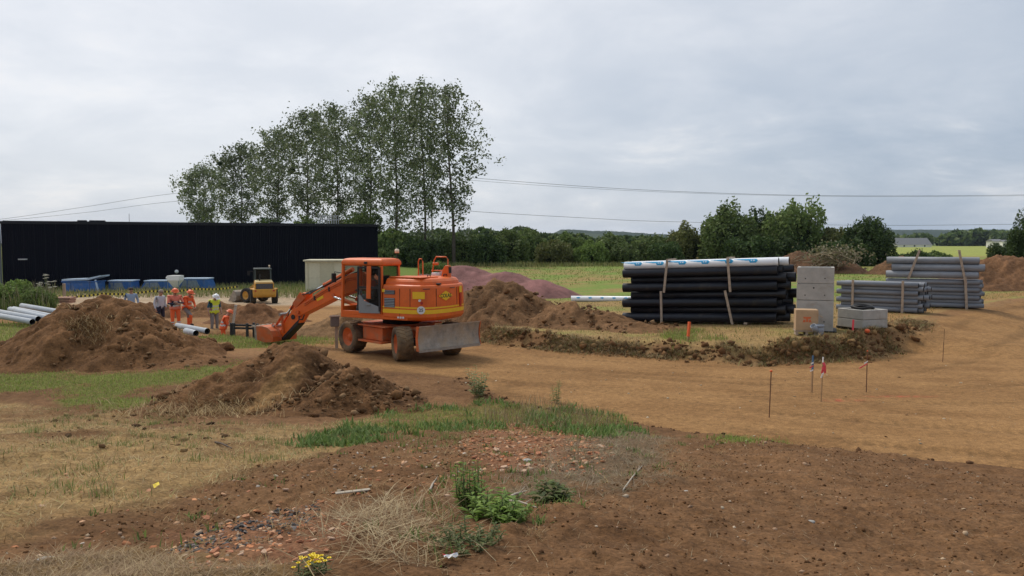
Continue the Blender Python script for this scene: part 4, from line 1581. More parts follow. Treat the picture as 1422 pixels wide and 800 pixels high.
def barrier_tape():
    a, b = at(72, 411.5, 58), at(330, 398, 66)
    r = empty('barrier_tape', (a.x, a.y, h1(a.x, a.y)), 0, 'yellow and black striped barrier tape in front of the black building', 'barrier tape')
    o = Vector(r.location)
    n = 96
    pts = []
    for i in range(n + 1):
        t = i / n
        p = a.lerp(b, t)
        p.z -= 0.25 * math.sin(PI * ((t * 4) % 1.0)) * 0.5
        pts.append(p - o)
    for nm, odd, m in (('yellow_stripe', 0, M_TAPE_Y), ('black_stripe', 1, M_BLACKP)):
        mb = MB()
        for i in range(n):
            if i % 2 == odd:
                mb.bar(pts[i], pts[i + 1], 0.012, 0.15)
        s = mb.build(nm, m, r)
        s['kind'] = 'stuff'
    for k in range(5):
        p = pts[k * n // 4]
        g = h1(p.x + o.x, p.y + o.y) - o.z
        MB().tube([(p.x, p.y + 0.04, g - 0.1), (p.x, p.y + 0.04, p.z + 0.12)], 0.025, 6).build('post', M_TIMBER, r)


barrier_tape()
post = at(89, 398, 57)
tp = empty('timber_post', (post.x, post.y, h1(post.x, post.y)), 0, 'pale timber post left of the covered blue skip', 'post')
MB().box((0, 0, 0.55), (0.16, 0.16, 1.75)).build('shaft', M_TIMBER, tp, bevel=0.01)
MB().box((0, 0, 1.45), (0.20, 0.20, 0.06), taper=(0.6, 0.6)).build('cap', M_TIMBER, tp)

# verge grass and weeds
P = inside([(-56, 64), (-2, 62), (-8, 86), (-54, 74)], 15000, 210)
blades('verge_grass', 'tall pale grass along the foot of the black building', P, 0.5, 0.05, 0.5, [(0.2, 0.22, 0.07), (0.27, 0.25, 0.11), (0.14, 0.18, 0.05), (0.33, 0.28, 0.15)], 211)
W = [tuple(at(p, 430, 42)[:2]) for p in (-160, 70)] + [tuple(at(p, 430, 50)[:2]) for p in (72, -160)]
P = inside(W, 15000, 212)
blades('tall_weeds', 'tall green weeds and seeding grasses at the left edge', P, 1.1, 0.045, 0.65, [(0.13, 0.19, 0.05), (0.17, 0.23, 0.065), (0.22, 0.24, 0.085), (0.10, 0.15, 0.04)], 213, cat='weeds')
P = inside(W, 3200, 214)
blades('seed_heads', 'pale seed heads rising from the tall weeds at the left edge', P, 1.55, 0.035, 0.3, [(0.26, 0.22, 0.13), (0.32, 0.28, 0.17), (0.2, 0.2, 0.09)], 215, M_STRAWB, 'weeds')
P = inside([(2, 60), (40, 60), (48, 112), (-6, 112)], 9000, 216)
blades('meadow_grass', 'long grass in front of the hedge', P, 0.16, 0.06, 0.8, [(0.19, 0.25, 0.055), (0.24, 0.26, 0.08), (0.16, 0.22, 0.05)], 217)
P = inside([(-12, 104), (28, 100), (30, 112), (-12, 114)], 5000, 218)
blades('hedge_foot_grass', 'tall tawny grass at the foot of the hedge', P, 0.6, 0.07, 0.6, [(0.26, 0.24, 0.10), (0.2, 0.2, 0.07), (0.14, 0.17, 0.05)], 219)

for px, ty, hw, Y, tn, v, lab in ((8, 386, 38, 44, 'lime', 3, 'bushy green weeds at the left edge above the loose pipes'), (46, 397, 26, 43, 'mid', 1, 'lower bushy weeds nearest to the loose pipes'), (-40, 382, 42, 45, 'lime', 5, 'tallest bushy weeds cut by the left edge')):
    bush(px, ty, hw, Y, tn, v, lab, group=None, name='weed_clump', cat='weeds', leaf=0.075)

# brush pile behind the concrete shaft
bp = empty('brush_pile', (31.8, 77.5, 2.0), 0, 'pile of cut branches on the soil mound behind the concrete shaft', 'brush pile')
mb = MB()
rr_ = random.Random(5)
for i in range(90):
    a = rr_.uniform(0, 2 * PI)
    c = Vector((rr_.gauss(0.3, 1.4), rr_.gauss(0, 0.6), rr_.uniform(-0.6, 0.7)))
    d = Vector((math.cos(a), math.sin(a), rr_.uniform(-0.1, 0.5))) * rr_.uniform(0.5, 1.4)
    mb.tube([c - d, c + Vector((0, 0, 0.1)), c + d], [0.04, 0.03, 0.008], 4)
mb.build('branches', mat('cut_branches', (0.30, 0.23, 0.15), 0.9), bp)
gg = np.random.default_rng(8)
link('twig_leaves', leaf_mesh('twig_leaves', gg.normal(0, 1, (900, 3)) * np.array((1.5, 0.6, 0.5)) + np.array((0.6, 0, 0.5)), 0.24, [(0.26, 0.22, 0.12), (0.2, 0.2, 0.09), (0.34, 0.3, 0.2)], 9), bp)

# ------------------------------------------------------------------ power lines
M_WIRE = mat('wire', (0.10, 0.105, 0.11), 0.6, var=0)


def cable(label, pts_px, r=0.05, n=20):
    """a wire hung through surveyed points: (px, py, distance)"""
    P = [at(*p) for p in pts_px]
    out = []
    for i in range(len(P) - 1):
        p0, p1, p2, p3 = P[max(i - 1, 0)], P[i], P[i + 1], P[min(i + 2, len(P) - 1)]
        for k in range(n):
            t = k / n
            out.append(0.5 * ((2 * p1) + (p2 - p0) * t + (2 * p0 - 5 * p1 + 4 * p2 - p3) * t * t + (3 * p1 - p0 - 3 * p2 + p3) * t ** 3))
    out.append(P[-1])
    mb = MB()
    mb.tube(out, r, 5)
    tag(mb.build('power_cable', M_WIRE), label, 'cable', 'overhead power cables')


cable('uppermost overhead power cable, running right from the poplars', [(600, 240, 200), (668, 248, 205), (870, 262.5, 215), (1080, 270.5, 225), (1280, 272, 235), (1560, 269, 250)])
cable('overhead power cable just below the uppermost one', [(600, 243, 198), (668, 251.5, 203), (870, 264.5, 213), (1080, 271.5, 223), (1280, 273, 233), (1560, 270.5, 248)], 0.035)
cable('lowest overhead power cable, passing behind the tall bushy trees', [(600, 288, 200), (670, 294.5, 205), (800, 302, 212), (935, 308, 218), (1240, 313, 232), (1560, 309, 250)], 0.05)
cable('upper overhead power cable left of the poplars', [(600, 240, 200), (430, 252, 205), (240, 269, 212), (120, 287, 220), (0, 304.5, 228), (-160, 321, 236)], 0.045)
cable('lower overhead power cable left of the poplars', [(600, 262, 200), (430, 266, 205), (240, 280, 212), (120, 295, 220), (0, 306.5, 228), (-160, 318, 236)], 0.04)
ub = at(600, 337, 199.2)
up_ = empty('utility_pole', (ub.x, ub.y, h1(ub.x, ub.y)), 0, 'timber utility pole hidden behind the poplars', 'pole')
MB().tube([(0, 0, -0.5), (0, 0, at(600, 236, 199).z)], [0.2, 0.13], 10).build('shaft', M_BARK, up_)
for py in (240, 262, 288):
    MB().box((0, 0.5, at(600, py, 200).z - up_.location.z - 0.12), (1.6, 1.2, 0.14)).build('crossarm', M_BARK, up_)

# ------------------------------------------------------------------ pipes
M_BPIPE = mat('black_pipe_plastic', (0.010, 0.011, 0.016), 0.40, var=0.25, scale=3, spec=0.4, dirt=((0.07, 0.055, 0.04), 0.16, 2.0), objrand=0.35)
M_GPIPE = mat('grey_pipe_plastic', (0.215, 0.226, 0.245), 0.45, var=0.10, scale=3, spec=0.4, dirt=((0.2, 0.16, 0.12), 0.10, 2.5), objrand=0.10)
M_LPIPE = mat('light_grey_pipe_plastic', (0.40, 0.43, 0.46), 0.45, var=0.10, scale=3, dirt=((0.3, 0.24, 0.17), 0.15, 2.5))
M_WPIPE = mat('white_wrapped_pipe', (0.84, 0.86, 0.88), 0.4, var=0.04, scale=4, bump=0.3, bscale=14)
M_PRINT = mat('cyan_print', (0.02, 0.34, 0.62), 0.45, var=0.1)
M_BATTEN = mat('batten_timber', (0.40, 0.31, 0.23), 0.85, var=0.3, scale=6, bump=0.3)
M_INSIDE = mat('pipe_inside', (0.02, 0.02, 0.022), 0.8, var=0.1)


def pipe_mesh(name, L, D, m, bell=True, wall=None, n=20):
    """along +X from 0 to L, centre line on the axis"""
    r = D / 2
    w = wall or D * 0.045
    b = 1.09 if bell else 1.0
    bl = D * 0.9
    prof = [(r - w, -0.0), (r, 0.0), (r, L - bl - 0.06), (r * b, L - bl), (r * b, L), (r * b - w, L), (r * b - w, L - bl), (r - w, L - bl - 0.05), (r - w, 0.0)]
    mb = MB()
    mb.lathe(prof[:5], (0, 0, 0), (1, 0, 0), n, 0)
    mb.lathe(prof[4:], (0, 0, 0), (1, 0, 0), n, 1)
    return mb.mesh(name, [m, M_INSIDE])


class Stack:
    """pipes laid side by side along a line on the ground; s along the pipes, o away from the viewer, z up"""

    def __init__(self, A, B, zA, zB):
        self.A = Vector((A[0], A[1], zA))
        self.B = Vector((B[0], B[1], zB))
        self.u = (self.B - self.A).normalized()
        flat = Vector((self.u.x, self.u.y, 0)).normalized()
        self.o = Vector((-flat.y, flat.x, 0))
        if self.o.y < 0:
            self.o = -self.o
        self.up = Vector((0, 0, 1))
        self.L = (self.B - self.A).length

    def p(self, s, o, z):
        return self.A + self.u * s + self.o * o + self.up * z

    def pipe(self, me, name, s, o, z, flip, label, cat, group, L):
        ob = link(name, me)
        x = -self.u if flip else self.u
        org = self.p(s + (L if flip else 0), o, z)
        M = basis(org, x, self.up.cross(x))
        ob.matrix_world = M @ Matrix.Rotation(rng.random() * 6, 4, 'X')
        tag(ob, label, cat, group)
        return ob

    def batten(self, s0, z0, s1, z1, o, label, w=0.09, d=0.05, m=None, group='timber battens holding the pipe stacks', back=0.0):
        a, b = self.p(s0, o, z0), self.p(s1, o, z1)
        r = empty('timber_batten', a, 0, label, 'batten', group)
        MB().bar((0, 0, 0), b - a, w, d, up=self.o).build('upright', m or M_BATTEN, r, bevel=0.006)
        if back:
            q = self.p(s1, o - 0.02, z1 + 0.03) - a
            MB().bar(q, q + self.o * back, w, 0.05).build('crosspiece', m or M_BATTEN, r, bevel=0.006)
        return r


ORD = ['lowest', 'second', 'third', 'fourth', 'fifth', 'sixth', 'seventh']


def black_stack():
    st = Stack((4.55, 31.5), (9.90, 28.7), 0.44, 0.68)
    L, D = 6.0, 0.335
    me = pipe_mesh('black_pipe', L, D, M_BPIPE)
    z = D / 2 + 0.06
    zs = []
    for r in range(7):
        odd = r % 2
        if r == 4:
            z += 0.035
        zs.append(z)
        for k in range(4 - odd):
            s = (0.30 if odd else 0.0) + (0.14 * ((k * 7 + r * 3) % 4) if k else 0.0)
            lab = ('black pipe on the near face of the large stack, %s row from the ground' % ORD[r]) if k == 0 else \
                  ('black plastic pipe inside the %s bundle of the large stack' % ('lower' if r < 4 else 'upper'))
            flip = (odd == 0)
            st.pipe(me, 'black_pipe', s, k * D * 1.005 + odd * D / 2, z, flip, lab, 'pipe', 'black pipes in the large stack', L)
        z += D * 0.87
    # white wrapped pipes on top
    wm = pipe_mesh('white_pipe', L, D * 0.95, M_WPIPE, bell=False, n=24)
    labs = ['front white pipe with blue print on top of the black stack', 'white pipe sticking out behind the front one on the black stack', 'rear white pipe on top of the black stack']
    for k, s in enumerate((0.02, 0.34, 0.1)):
        o = 0.08 + k * D * 0.98
        p = st.pipe(wm, 'white_pipe', s, o, zs[-1] + D * 0.92, False, labs[k], 'pipe', 'white pipes on the black stack', L)
        p.matrix_world = basis(st.p(s, o, zs[-1] + D * 0.92), st.u, st.up.cross(st.u))
        if k < 2:
            prints(p, L, D * 0.95 / 2 + 0.005, 7, 0.90)
    # battens
    of = -D / 2 - 0.03
    zc = zs[3] + D / 2 + 0.01
    zt = zs[-1] + D * 1.42
    st.batten(1.66, 0.0, 1.62, zc, of, 'lower timber batten at the left of the black pipe stack')
    st.batten(1.74, zc - 0.06, 1.86, zt, of, 'upper timber batten at the left of the black pipe stack', back=1.2)
    st.batten(4.42, -0.02, 4.12, zc, of, 'lower leaning timber batten at the right of the black pipe stack')
    st.batten(4.32, zc - 0.06, 4.20, zt, of, 'upper timber batten at the right of the black pipe stack', back=1.2)
    for s in (1.2, 4.9):
        a = st.p(s, -0.2, 0.0)
        ob = empty('timber_skid', a, 0, 'timber skid under the %s end of the black pipe stack' % ('left' if s < 3 else 'right'), 'skid')
        MB().bar((0, 0, 0.02), st.o * 1.5 + Vector((0, 0, 0.02)), 0.12, 0.07).build('beam', M_BATTEN, ob, bevel=0.006)
    mid = MB()


def prints(parent, L, r, n, pitch):
    """blue swoosh-and-block marks printed along a pipe (local X), on the side that faces the viewer (local +/-Y)"""
    def patch(mb, poly):
        vs = []
        for (s, a) in poly:
            vs.append((s, math.cos(a) * r * PRINT_SIDE, math.sin(a) * r))
        mb.add(vs, [tuple(range(len(vs)))])
    for i in range(n):
        s0 = 0.12 + i * pitch
        if s0 + 0.62 > L:
            break
        mb = MB()
        for k in range(4):
            a0 = 0.46 + 0.13 * k
            patch(mb, [(s0 + 0.20 - 0.13 * k, a0), (s0 + 0.36, a0), (s0 + 0.36, a0 + 0.132), (s0 + 0.20 - 0.13 * (k + 0.6), a0 + 0.132)])
        for k in range(6):
            a0 = -0.06 + 0.17 * k
            e = 0.06 * (1 - abs(k - 2.5) / 2.5)
            patch(mb, [(s0 + 0.36 - e * 0.6, a0), (s0 + 0.60 + e, a0), (s0 + 0.60 + e, a0 + 0.172), (s0 + 0.36 - e * 0.6, a0 + 0.172)])
        q = mb.build('blue_print', M_PRINT, parent)
        r2 = r + 0.003
        w = MB()
        for (x0, x1, a0, a1) in ((0.405, 0.425, 0.32, 0.64), (0.425, 0.455, 0.32, 0.39), (0.425, 0.455, 0.57, 0.64), (0.485, 0.505, 0.30, 0.64), (0.505, 0.535, 0.57, 0.64), (0.515, 0.535, 0.32, 0.57)):
            vs = [(s0 + x, math.cos(a) * r2 * PRINT_SIDE, math.sin(a) * r2) for x, a in ((x0, a0), (x1, a0), (x1, a1), (x0, a1))]
            w.add(vs, [(0, 1, 2, 3)])
        w.build('white_lettering', M_WPIPE, q)


PRINT_SIDE = -1
black_stack()

# single white pipe on the grass
a = at(793, 412, 43.4)
PRINT_SIDE = -1
wp = link('white_pipe', pipe_mesh('white_pipe', 6.0, 0.32, M_WPIPE, bell=False))
wp.matrix_world = basis((a.x, a.y, h1(a.x, a.y) + 0.16), (0.99, -0.10, 0), (0.10, 0.99, 0))
tag(wp, 'single white pipe with small blue marks lying on the grass left of the black stack', 'pipe')
for i in range(8):
    mb = MB()
    s0, r = 0.35 + i * 0.66, 0.163
    for k in range(4):
        a0 = 0.15 + 0.14 * k
        e = 0.05 if k in (1, 2) else 0.0
        mb.add([(s0 - e, -math.cos(q) * r, math.sin(q) * r) for q in (a0, a0 + 0.142)] + [(s0 + 0.12 + e, -math.cos(q) * r, math.sin(q) * r) for q in (a0 + 0.142, a0)], [(0, 1, 2, 3)])
    mb.build('blue_mark', M_PRINT, wp)


def grey_stacks():
    # front stack
    st = Stack((14.72, 34.9), (17.50, 32.8), 0.68, 0.68)
    L, D = 3.3, 0.205
    st.u = st.u
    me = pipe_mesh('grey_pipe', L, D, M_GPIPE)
    z = D / 2 + 0.03
    for r in range(7):
        odd = r % 2
        for k in range(6 - odd):
            lab = ('grey pipe on the near face of the front grey stack, %s row from the ground' % ORD[r]) if k == 0 else 'grey plastic pipe %s the front grey stack' % ('on top of' if r == 6 else 'inside')
            s = (0.18 if odd else 0.0) + (0.10 * ((k * 5 + r) % 3) if k else 0) - 0.04
            st.pipe(me, 'grey_pipe', s, k * D * 1.01 + odd * D / 2, z, (k + r) % 2 == 0, lab, 'pipe', 'grey pipes in the front stack', L)
        z += D * 0.868
    st.batten(0.66, -0.03, 0.66, z + 0.0, -D / 2 - 0.03, 'short timber batten at the left of the front grey stack', w=0.10)
    st.batten(2.68, -0.03, 2.68, z + 0.0, -D / 2 - 0.03, 'short timber batten at the right of the front grey stack', w=0.10)
    # rear stack: small pipes below, big ones above
    s2 = Stack((17.85, 36.9), (21.6, 35.2), 0.68, 0.68)
    L2 = 3.85
    me2 = pipe_mesh('grey_pipe', L2, D, M_GPIPE)
    z = D / 2 + 0.03
    for r in range(7):
        odd = r % 2
        for k in range(6 - odd):
            lab = ('grey pipe on the near face of the lower rear bundle, %s row from the ground' % ORD[r]) if k == 0 else 'grey plastic pipe inside the lower bundle of the rear grey stack'
            s = (0.10 if odd else 0.0) + (0.07 * ((k * 5 + r) % 3) if k else 0) + (0.2 if (r == 0 and k == 0) else 0)
            s2.pipe(me2, 'grey_pipe', s, k * D * 1.01 + odd * D / 2, z, (k + r) % 2 == 0, lab, 'pipe', 'grey pipes in the lower rear bundle', L2)
        z += D * 0.868
    zb = z - D * 0.868 + D / 2 + 0.06
    D3, L3 = 0.328, 3.8
    me3 = pipe_mesh('large_grey_pipe', L3, D3, M_GPIPE, bell=False, n=24)
    names = ['bottom', 'middle', 'top']
    for r in range(3):
        for k in range(3):
            s = (-0.02, 0.22, 0.0)[r] + 0.05 * k
            lab = '%s large grey pipe on the near face of the upper bundle of the rear stack' % names[r] if k == 0 else 'large grey pipe behind the %s front one of the upper rear bundle' % names[r]
            s2.pipe(me3, 'large_grey_pipe', s, k * D3 * 1.01 + 0.05 * r, zb + D3 / 2 + r * D3 * 1.0, False, lab, 'pipe', 'large grey pipes in the upper rear bundle', L3)
    zt = zb + 3 * D3 + 0.28
    of = -D3 / 2 - 0.04
    s2.batten(0.93, zb - 0.05, 1.36, zt, of, 'leaning timber batten at the left of the large grey pipes', w=0.10, back=0.3)
    s2.batten(3.26, zb - 0.12, 2.98, zt, of, 'leaning timber batten at the right of the large grey pipes', w=0.10, back=0.3)
    s2.batten(3.36, -0.05, 3.26, zb + 0.10, -D / 2 - 0.03, 'timber batten at the right of the lower rear grey bundle', w=0.11)


grey_stacks()

# loose pipes on the left
for i, (x0, y0, x1, y1, Y0, Y1, lab) in enumerate(((6, 440, 45, 447, 37.5, 36.2, 'lowest and longest of the loose grey pipes on the left grass'),
                                                  (11, 435.5, 53, 443, 38.0, 36.6, 'loose grey pipe second from the left on the grass'),
                                                  (29, 433, 66, 441.5, 38.4, 37.0, 'loose grey pipe third from the left on the grass'),
                                                  (36, 432.5, 79, 441, 38.6, 37.3, 'loose grey pipe fourth from the left on the grass'),
                                                  (47, 427.5, 83, 433.5, 39.4, 38.3, 'uppermost loose grey pipe beside the big soil mound'))):
    D = 0.27
    p, q = at(x0, y0, Y0), at(x1, y1, Y1)
    L = (q - p).length + 1.1
    o = link('loose_pipe', pipe_mesh('loose_pipe', L, D, M_LPIPE, bell=False))
    u = (q - p).normalized()
    o.matrix_world = basis(q - u * L, u, Vector((0, 0, 1)).cross(u))
    tag(o, lab, 'pipe', 'loose grey pipes on the left')
for (x0, y0, x1, y1, Y0, Y1, D, lab) in ((246, 452, 288, 460, 33.0, 31.6, 0.23, 'pale grey pipe lying on the grass by the worker in orange'),
                                        (258, 459.5, 272, 463, 31.9, 31.4, 0.25, 'short pale grey pipe piece under the longer one by the trench')):
    p, q = at(x0, y0, Y0), at(x1, y1, Y1)
    u = (q - p).normalized()
    L = (q - p).length
    o = link('trench_pipe', pipe_mesh('trench_pipe', L, D, M_LPIPE, bell=L > 1))
    o.matrix_world = basis(p, u, Vector((0, 0, 1)).cross(u))
    tag(o, lab, 'pipe', 'pipes by the trench')

# red boards behind the loose pipes
b0 = at(70, 417, 46)
bd = empty('board_stack', (b0.x, b0.y, at(70, 421.5, 46).z), R(2), 'small stack of reddish boards behind the loose pipes', 'boards')
M_RBOARD = mat('reddish_boards', (0.42, 0.24, 0.17), 0.85, var=0.25, scale=3)
for i in range(3):
    MB().box((0.55 + 0.04 * i, 0.3, 0.06 + 0.125 * i), (1.12, 0.8, 0.105)).build('board', M_RBOARD, bd, bevel=0.008)

# ------------------------------------------------------------------ concrete pieces, box, fitting
M_CARD = mat('cardboard', (0.48, 0.32, 0.185), 0.85, var=0.12, scale=4)
M_ORPRINT = mat('orange_print', (0.62, 0.14, 0.045), 0.7, var=0.1)
M_RUBBER = mat('black_rubber', (0.014, 0.014, 0.015), 0.6, var=0.2)
M_ZINC = mat('grey_fitting', (0.27, 0.29, 0.32), 0.5, var=0.12)


def concrete():
    c = at(1131, 461, 26.8)
    z0 = h1(c.x, c.y) + 0.02
    w, tot = 1.18, at(1131, 371, 26.2).z - z0
    r = empty('concrete_shaft', (c.x, c.y, z0), R(-22), 'tall square shaft of stacked concrete chamber sections', 'concrete shaft')
    zs = [0, tot * 0.485, tot * 0.745, tot]
    for i in range(3):
        hh = zs[i + 1] - zs[i] - 0.012
        mb = MB()
        e = w / 2 * (1 + 0.004 * (i % 2))
        t = 0.1
        ring = lambda s, z: [Vector((-s, -s, z)), Vector((s, -s, z)), Vector((s, s, z)), Vector((-s, s, z))]
        mb.loft([ring(e - t, zs[i] + 0.006), ring(e, zs[i] + 0.006), ring(e, zs[i] + hh), ring(e - t, zs[i] + hh), ring(e - t, zs[i] + 0.006)], caps=False)
        mb.build('section', M_CONC, r, bevel=0.012)
        for (sx, f) in ((-0.32, 0.3), (0.3, 0.32)):
            MB().tube([(sx, -e - 0.001, zs[i] + hh * f), (sx, -e - 0.006, zs[i] + hh * f)], 0.022, 8).build('lifting_hole', M_RUBBER, r)
    MB().tube([(-0.05, -w / 2 - 0.001, zs[1] + 0.42), (-0.05, -w / 2 - 0.008, zs[1] + 0.42)], 0.03, 8).build('lifting_hole', M_RUBBER, r)
    MB().box((0.1, -0.02, 0.0), (w + 0.02, w + 0.04, 0.05)).build('base_packing', M_RUBBER, r)
    # low chamber
    c = at(1197, 457, 27.0)
    z0 = h1(c.x, c.y) + 0.03
    r = empty('concrete_chamber', (c.x, c.y, z0), R(29 - 22), 'low square concrete chamber with a black rubber ring on top', 'concrete chamber')
    r.rotation_euler = (0, 0, R(22))
    w = 1.14
    for i, (za, zb) in enumerate(((0.06, 0.36), (0.37, 0.70))):
        mb = MB()
        e, t = w / 2, 0.13
        ring = lambda s, z: [Vector((-s, -s, z)), Vector((s, -s, z)), Vector((s, s, z)), Vector((-s, s, z))]
        mb.loft([ring(e - t, za), ring(e, za), ring(e, zb), ring(e - t, zb), ring(e - t, za)], caps=False)
        mb.build('section', M_CONC, r, bevel=0.02)
    mb = MB()
    pts = [(0.34 * math.cos(a), 0.34 * math.sin(a), 0.745 + 0.02 * math.sin(3 * a)) for a in np.linspace(0, 2 * PI, 25)]
    mb.tube(pts, 0.05, 8, caps=False)
    pts = [(0.05 + 0.30 * math.cos(a), 0.04 + 0.31 * math.sin(a), 0.80 + 0.015 * math.sin(2 * a)) for a in np.linspace(0, 2 * PI, 25)]
    mb.tube(pts, 0.035, 8, caps=False)
    mb.build('rubber_ring', M_RUBBER, r)
    for s in (-1, 1):
        MB().box((s * 0.4, 0, 0.02), (0.12, w + 0.3, 0.08)).build('dark_bearer', M_RUBBER, r)  # bearers under the low chamber, coloured near-black
    # cardboard box on its pallet
    c = at(1119, 464, 25.7)
    z0 = h1(c.x, c.y)
    r = empty('cardboard_box', (c.x, c.y, z0), R(-14), 'brown cardboard box with an orange mark in front of the concrete shaft', 'box')
    MB().box((0, 0.05, 0.17 + 0.34), (0.70, 0.6, 0.68)).build('carton', M_CARD, r, bevel=0.01)
    M_PAL = M_BATTEN
    for k, s in enumerate((-0.30, 0, 0.30)):
        MB().box((s, 0.05, 0.065), (0.08, 0.6, 0.12)).build('pallet_block', M_PAL, r)
    MB().box((0, 0.05, 0.145), (0.74, 0.64, 0.035)).build('pallet_deck', M_PAL, r)
    MB().box((0, 0.05, 0.012), (0.74, 0.1, 0.02)).build('pallet_foot', M_PAL, r)
    MB().box((0.40, -0.02, 0.66), (0.22, 0.5, 0.012), rot=Euler((0, R(28), 0))).build('open_flap', M_CARD, r)
    mk = MB()
    y = -0.2535
    for p in ([(-0.13, 0.62), (0.13, 0.62), (0.10, 0.56), (0.035, 0.56), (0.035, 0.45), (-0.035, 0.45), (-0.035, 0.56), (-0.10, 0.56)],
              [(-0.14, 0.44), (-0.045, 0.44), (-0.06, 0.53), (-0.11, 0.53)], [(0.045, 0.44), (0.14, 0.44), (0.11, 0.53), (0.06, 0.53)]):
        mk.prism(p, (0, y, 0), (1, 0, 0), (0, 0, 1), (0, 0.003, 0))
    mk.build('orange_mark', M_ORPRINT, r)
    # grey fitting
    c = at(1137, 466.5, 25.2)
    z0 = h1(c.x, c.y)
    r = empty('pipe_fitting', (c.x, c.y, z0), R(10), 'grey plastic branch fitting standing on the ground by the cardboard box', 'fitting')
    mb = MB()
    mb.pipe((0, 0, 0), (0, 0, 0.38), 0.15, 0.012, 18)
    mb.build('barrel', M_ZINC, r)
    MB().pipe((-0.08, -0.03, 0.14), (-0.27, -0.08, 0.36), 0.095, 0.01, 14).build('branch', M_ZINC, r)
    MB().pipe((0, 0, 0.30), (0, 0, 0.37), 0.165, 0.01, 18).build('collar', M_ZINC, r)


concrete()

# ------------------------------------------------------------------ survey stakes
M_RUST = mat('rusty_rod', (0.16, 0.075, 0.04), 0.85, var=0.3, scale=20)
M_FLUO = mat('fluorescent_orange', (0.75, 0.13, 0.035), 0.6, var=0.1)
M_PINK = mat('fluorescent_red', (0.72, 0.07, 0.09), 0.6, var=0.1)
M_BLUEP = mat('blue_spray', (0.06, 0.13, 0.22), 0.7, var=0.1)
M_TAPEW = mat('white_tape', (0.8, 0.78, 0.76), 0.5, var=0.05)
M_STAKE = mat('stake_wood', (0.36, 0.22, 0.11), 0.85, var=0.25, scale=8)


def stake(px, ytop, ybase, r, lean, label, shaft, top=None, topfrac=0.0, cap=None, tape=None, square=False):
    p = on(px, ybase)
    hh = at(px, ytop, p.y).z - p.z
    o = empty('survey_stake', (p.x, p.y, p.z), 0.3, label, 'stake', 'survey stakes along the track')
    tip = Vector((lean * hh, 0, hh))
    zt = 1 - topfrac
    if square:
        MB().bar((0, 0, -0.1), tip * zt, 2 * r, 2 * r * 0.7).build('shaft', shaft, o)
    else:
        MB().tube([(0, 0, -0.1), tip * zt], r, 6).build('shaft', shaft, o)
    if top:
        if square:
            MB().bar(tip * zt, tip, 2.05 * r, 2.05 * r * 0.7).build('painted_top', top, o)
        else:
            MB().tube([tip * zt, tip], r * 1.1, 6).build('painted_top', top, o)
    if cap:
        MB().ball(tip + Vector((0, 0, 0.01)), cap, 8, 6, sq=(1, 1, 0.8)).build('cap', M_FLUO, o)
    if tape:
        for (f, dx, dz, w, m) in tape:
            a = tip * f + Vector((0, -r - 0.004, 0))
            mb = MB()
            pts = [a, a + Vector((dx * 0.5, -0.03, dz * 0.35)), a + Vector((dx, -0.02, dz))]
            for i in range(2):
                mb.bar(pts[i], pts[i + 1], 0.004, w, up=(0, 0, 1) if abs(dx) > abs(dz) else (1, 0, 0))
            mb.build('tape_tail', m, o)
    return o


stake(955, 447, 474, 0.045, 0.08, 'short orange painted stake on the bank in front of the black pipes', M_STAKE, M_FLUO, 0.75, square=True)
stake(1068, 516, 580, 0.011, 0.03, 'rusty rod with an orange cap, nearest stake on the track', M_RUST, M_RUST, 0.2, cap=0.03)
stake(1127, 494, 546, 0.020, 0.02, 'wooden stake with a blue sprayed top and striped tape', M_STAKE, M_BLUEP, 0.38, square=True, tape=[(0.82, -0.09, -0.02, 0.035, M_TAPEW), (0.74, -0.12, -0.05, 0.03, M_PINK), (0.62, -0.11, -0.02, 0.03, M_TAPEW)])
stake(1140, 496, 558, 0.013, 0.03, 'thin stake wrapped in red and white tape', M_STAKE, M_TAPEW, 0.12, square=True, tape=[(0.88, 0.03, -0.20, 0.07, M_PINK), (0.78, -0.05, -0.14, 0.06, M_PINK), (0.68, -0.06, -0.14, 0.04, M_TAPEW), (0.74, 0.05, -0.1, 0.05, M_PINK)])
stake(1203, 488, 545, 0.012, 0.0, 'dark rod with a red and white tape tail blowing left', M_RUST, M_RUST, 0.1, cap=0.02, tape=[(0.76, -0.12, -0.05, 0.03, M_TAPEW), (0.70, -0.26, -0.1, 0.03, M_PINK), (0.74, 0.12, -0.01, 0.02, M_RUST)])
stake(1184, 444, 465, 0.026, 0.03, 'short pink stake in front of the concrete chamber', M_STAKE, M_PINK, 0.7, square=True)
stake(1204, 460, 472, 0.012, 0.0, 'low peg with a round orange head in front of the concrete chamber', M_RUST, None, 0, cap=0.085)
stake(1309, 457, 503, 0.010, 0.03, 'thin leaning rod at the bend of the track', M_RUST, M_STAKE, 0.4)

# ------------------------------------------------------------------ excavator
M_OR = mat('orange_paint', (0.72, 0.130, 0.014), 0.45, var=0.14, scale=2.0, spec=0.45, var2=0.06, scale2=24, dirt=((0.42, 0.15, 0.05), 0.16, 1.3))
M_ORD = mat('orange_paint_dusty', (0.56, 0.115, 0.025), 0.65, var=0.2, scale=3, dirt=((0.30, 0.18, 0.095), 0.42, 2.4))
M_YEL = mat('yellow_band', (0.85, 0.50, 0.02), 0.45, var=0.06, dirt=((0.40, 0.22, 0.08), 0.10, 2.0))
M_GREYP = mat('grey_door_paint', (0.24, 0.25, 0.25), 0.55, var=0.1)
M_STEEL = mat('bare_steel', (0.34, 0.33, 0.31), 0.4, metal=0.7, var=0.25, scale=8)
M_CHROME = mat('chrome_rod', (0.7, 0.7, 0.7), 0.15, metal=1.0, var=0)
M_BLADE_S = mat('worn_blade_steel', (0.33, 0.285, 0.235), 0.7, metal=0.2, var=0.35, scale=5, bump=0.5, bscale=22, dirt=((0.42, 0.31, 0.20), 0.5, 2.0))
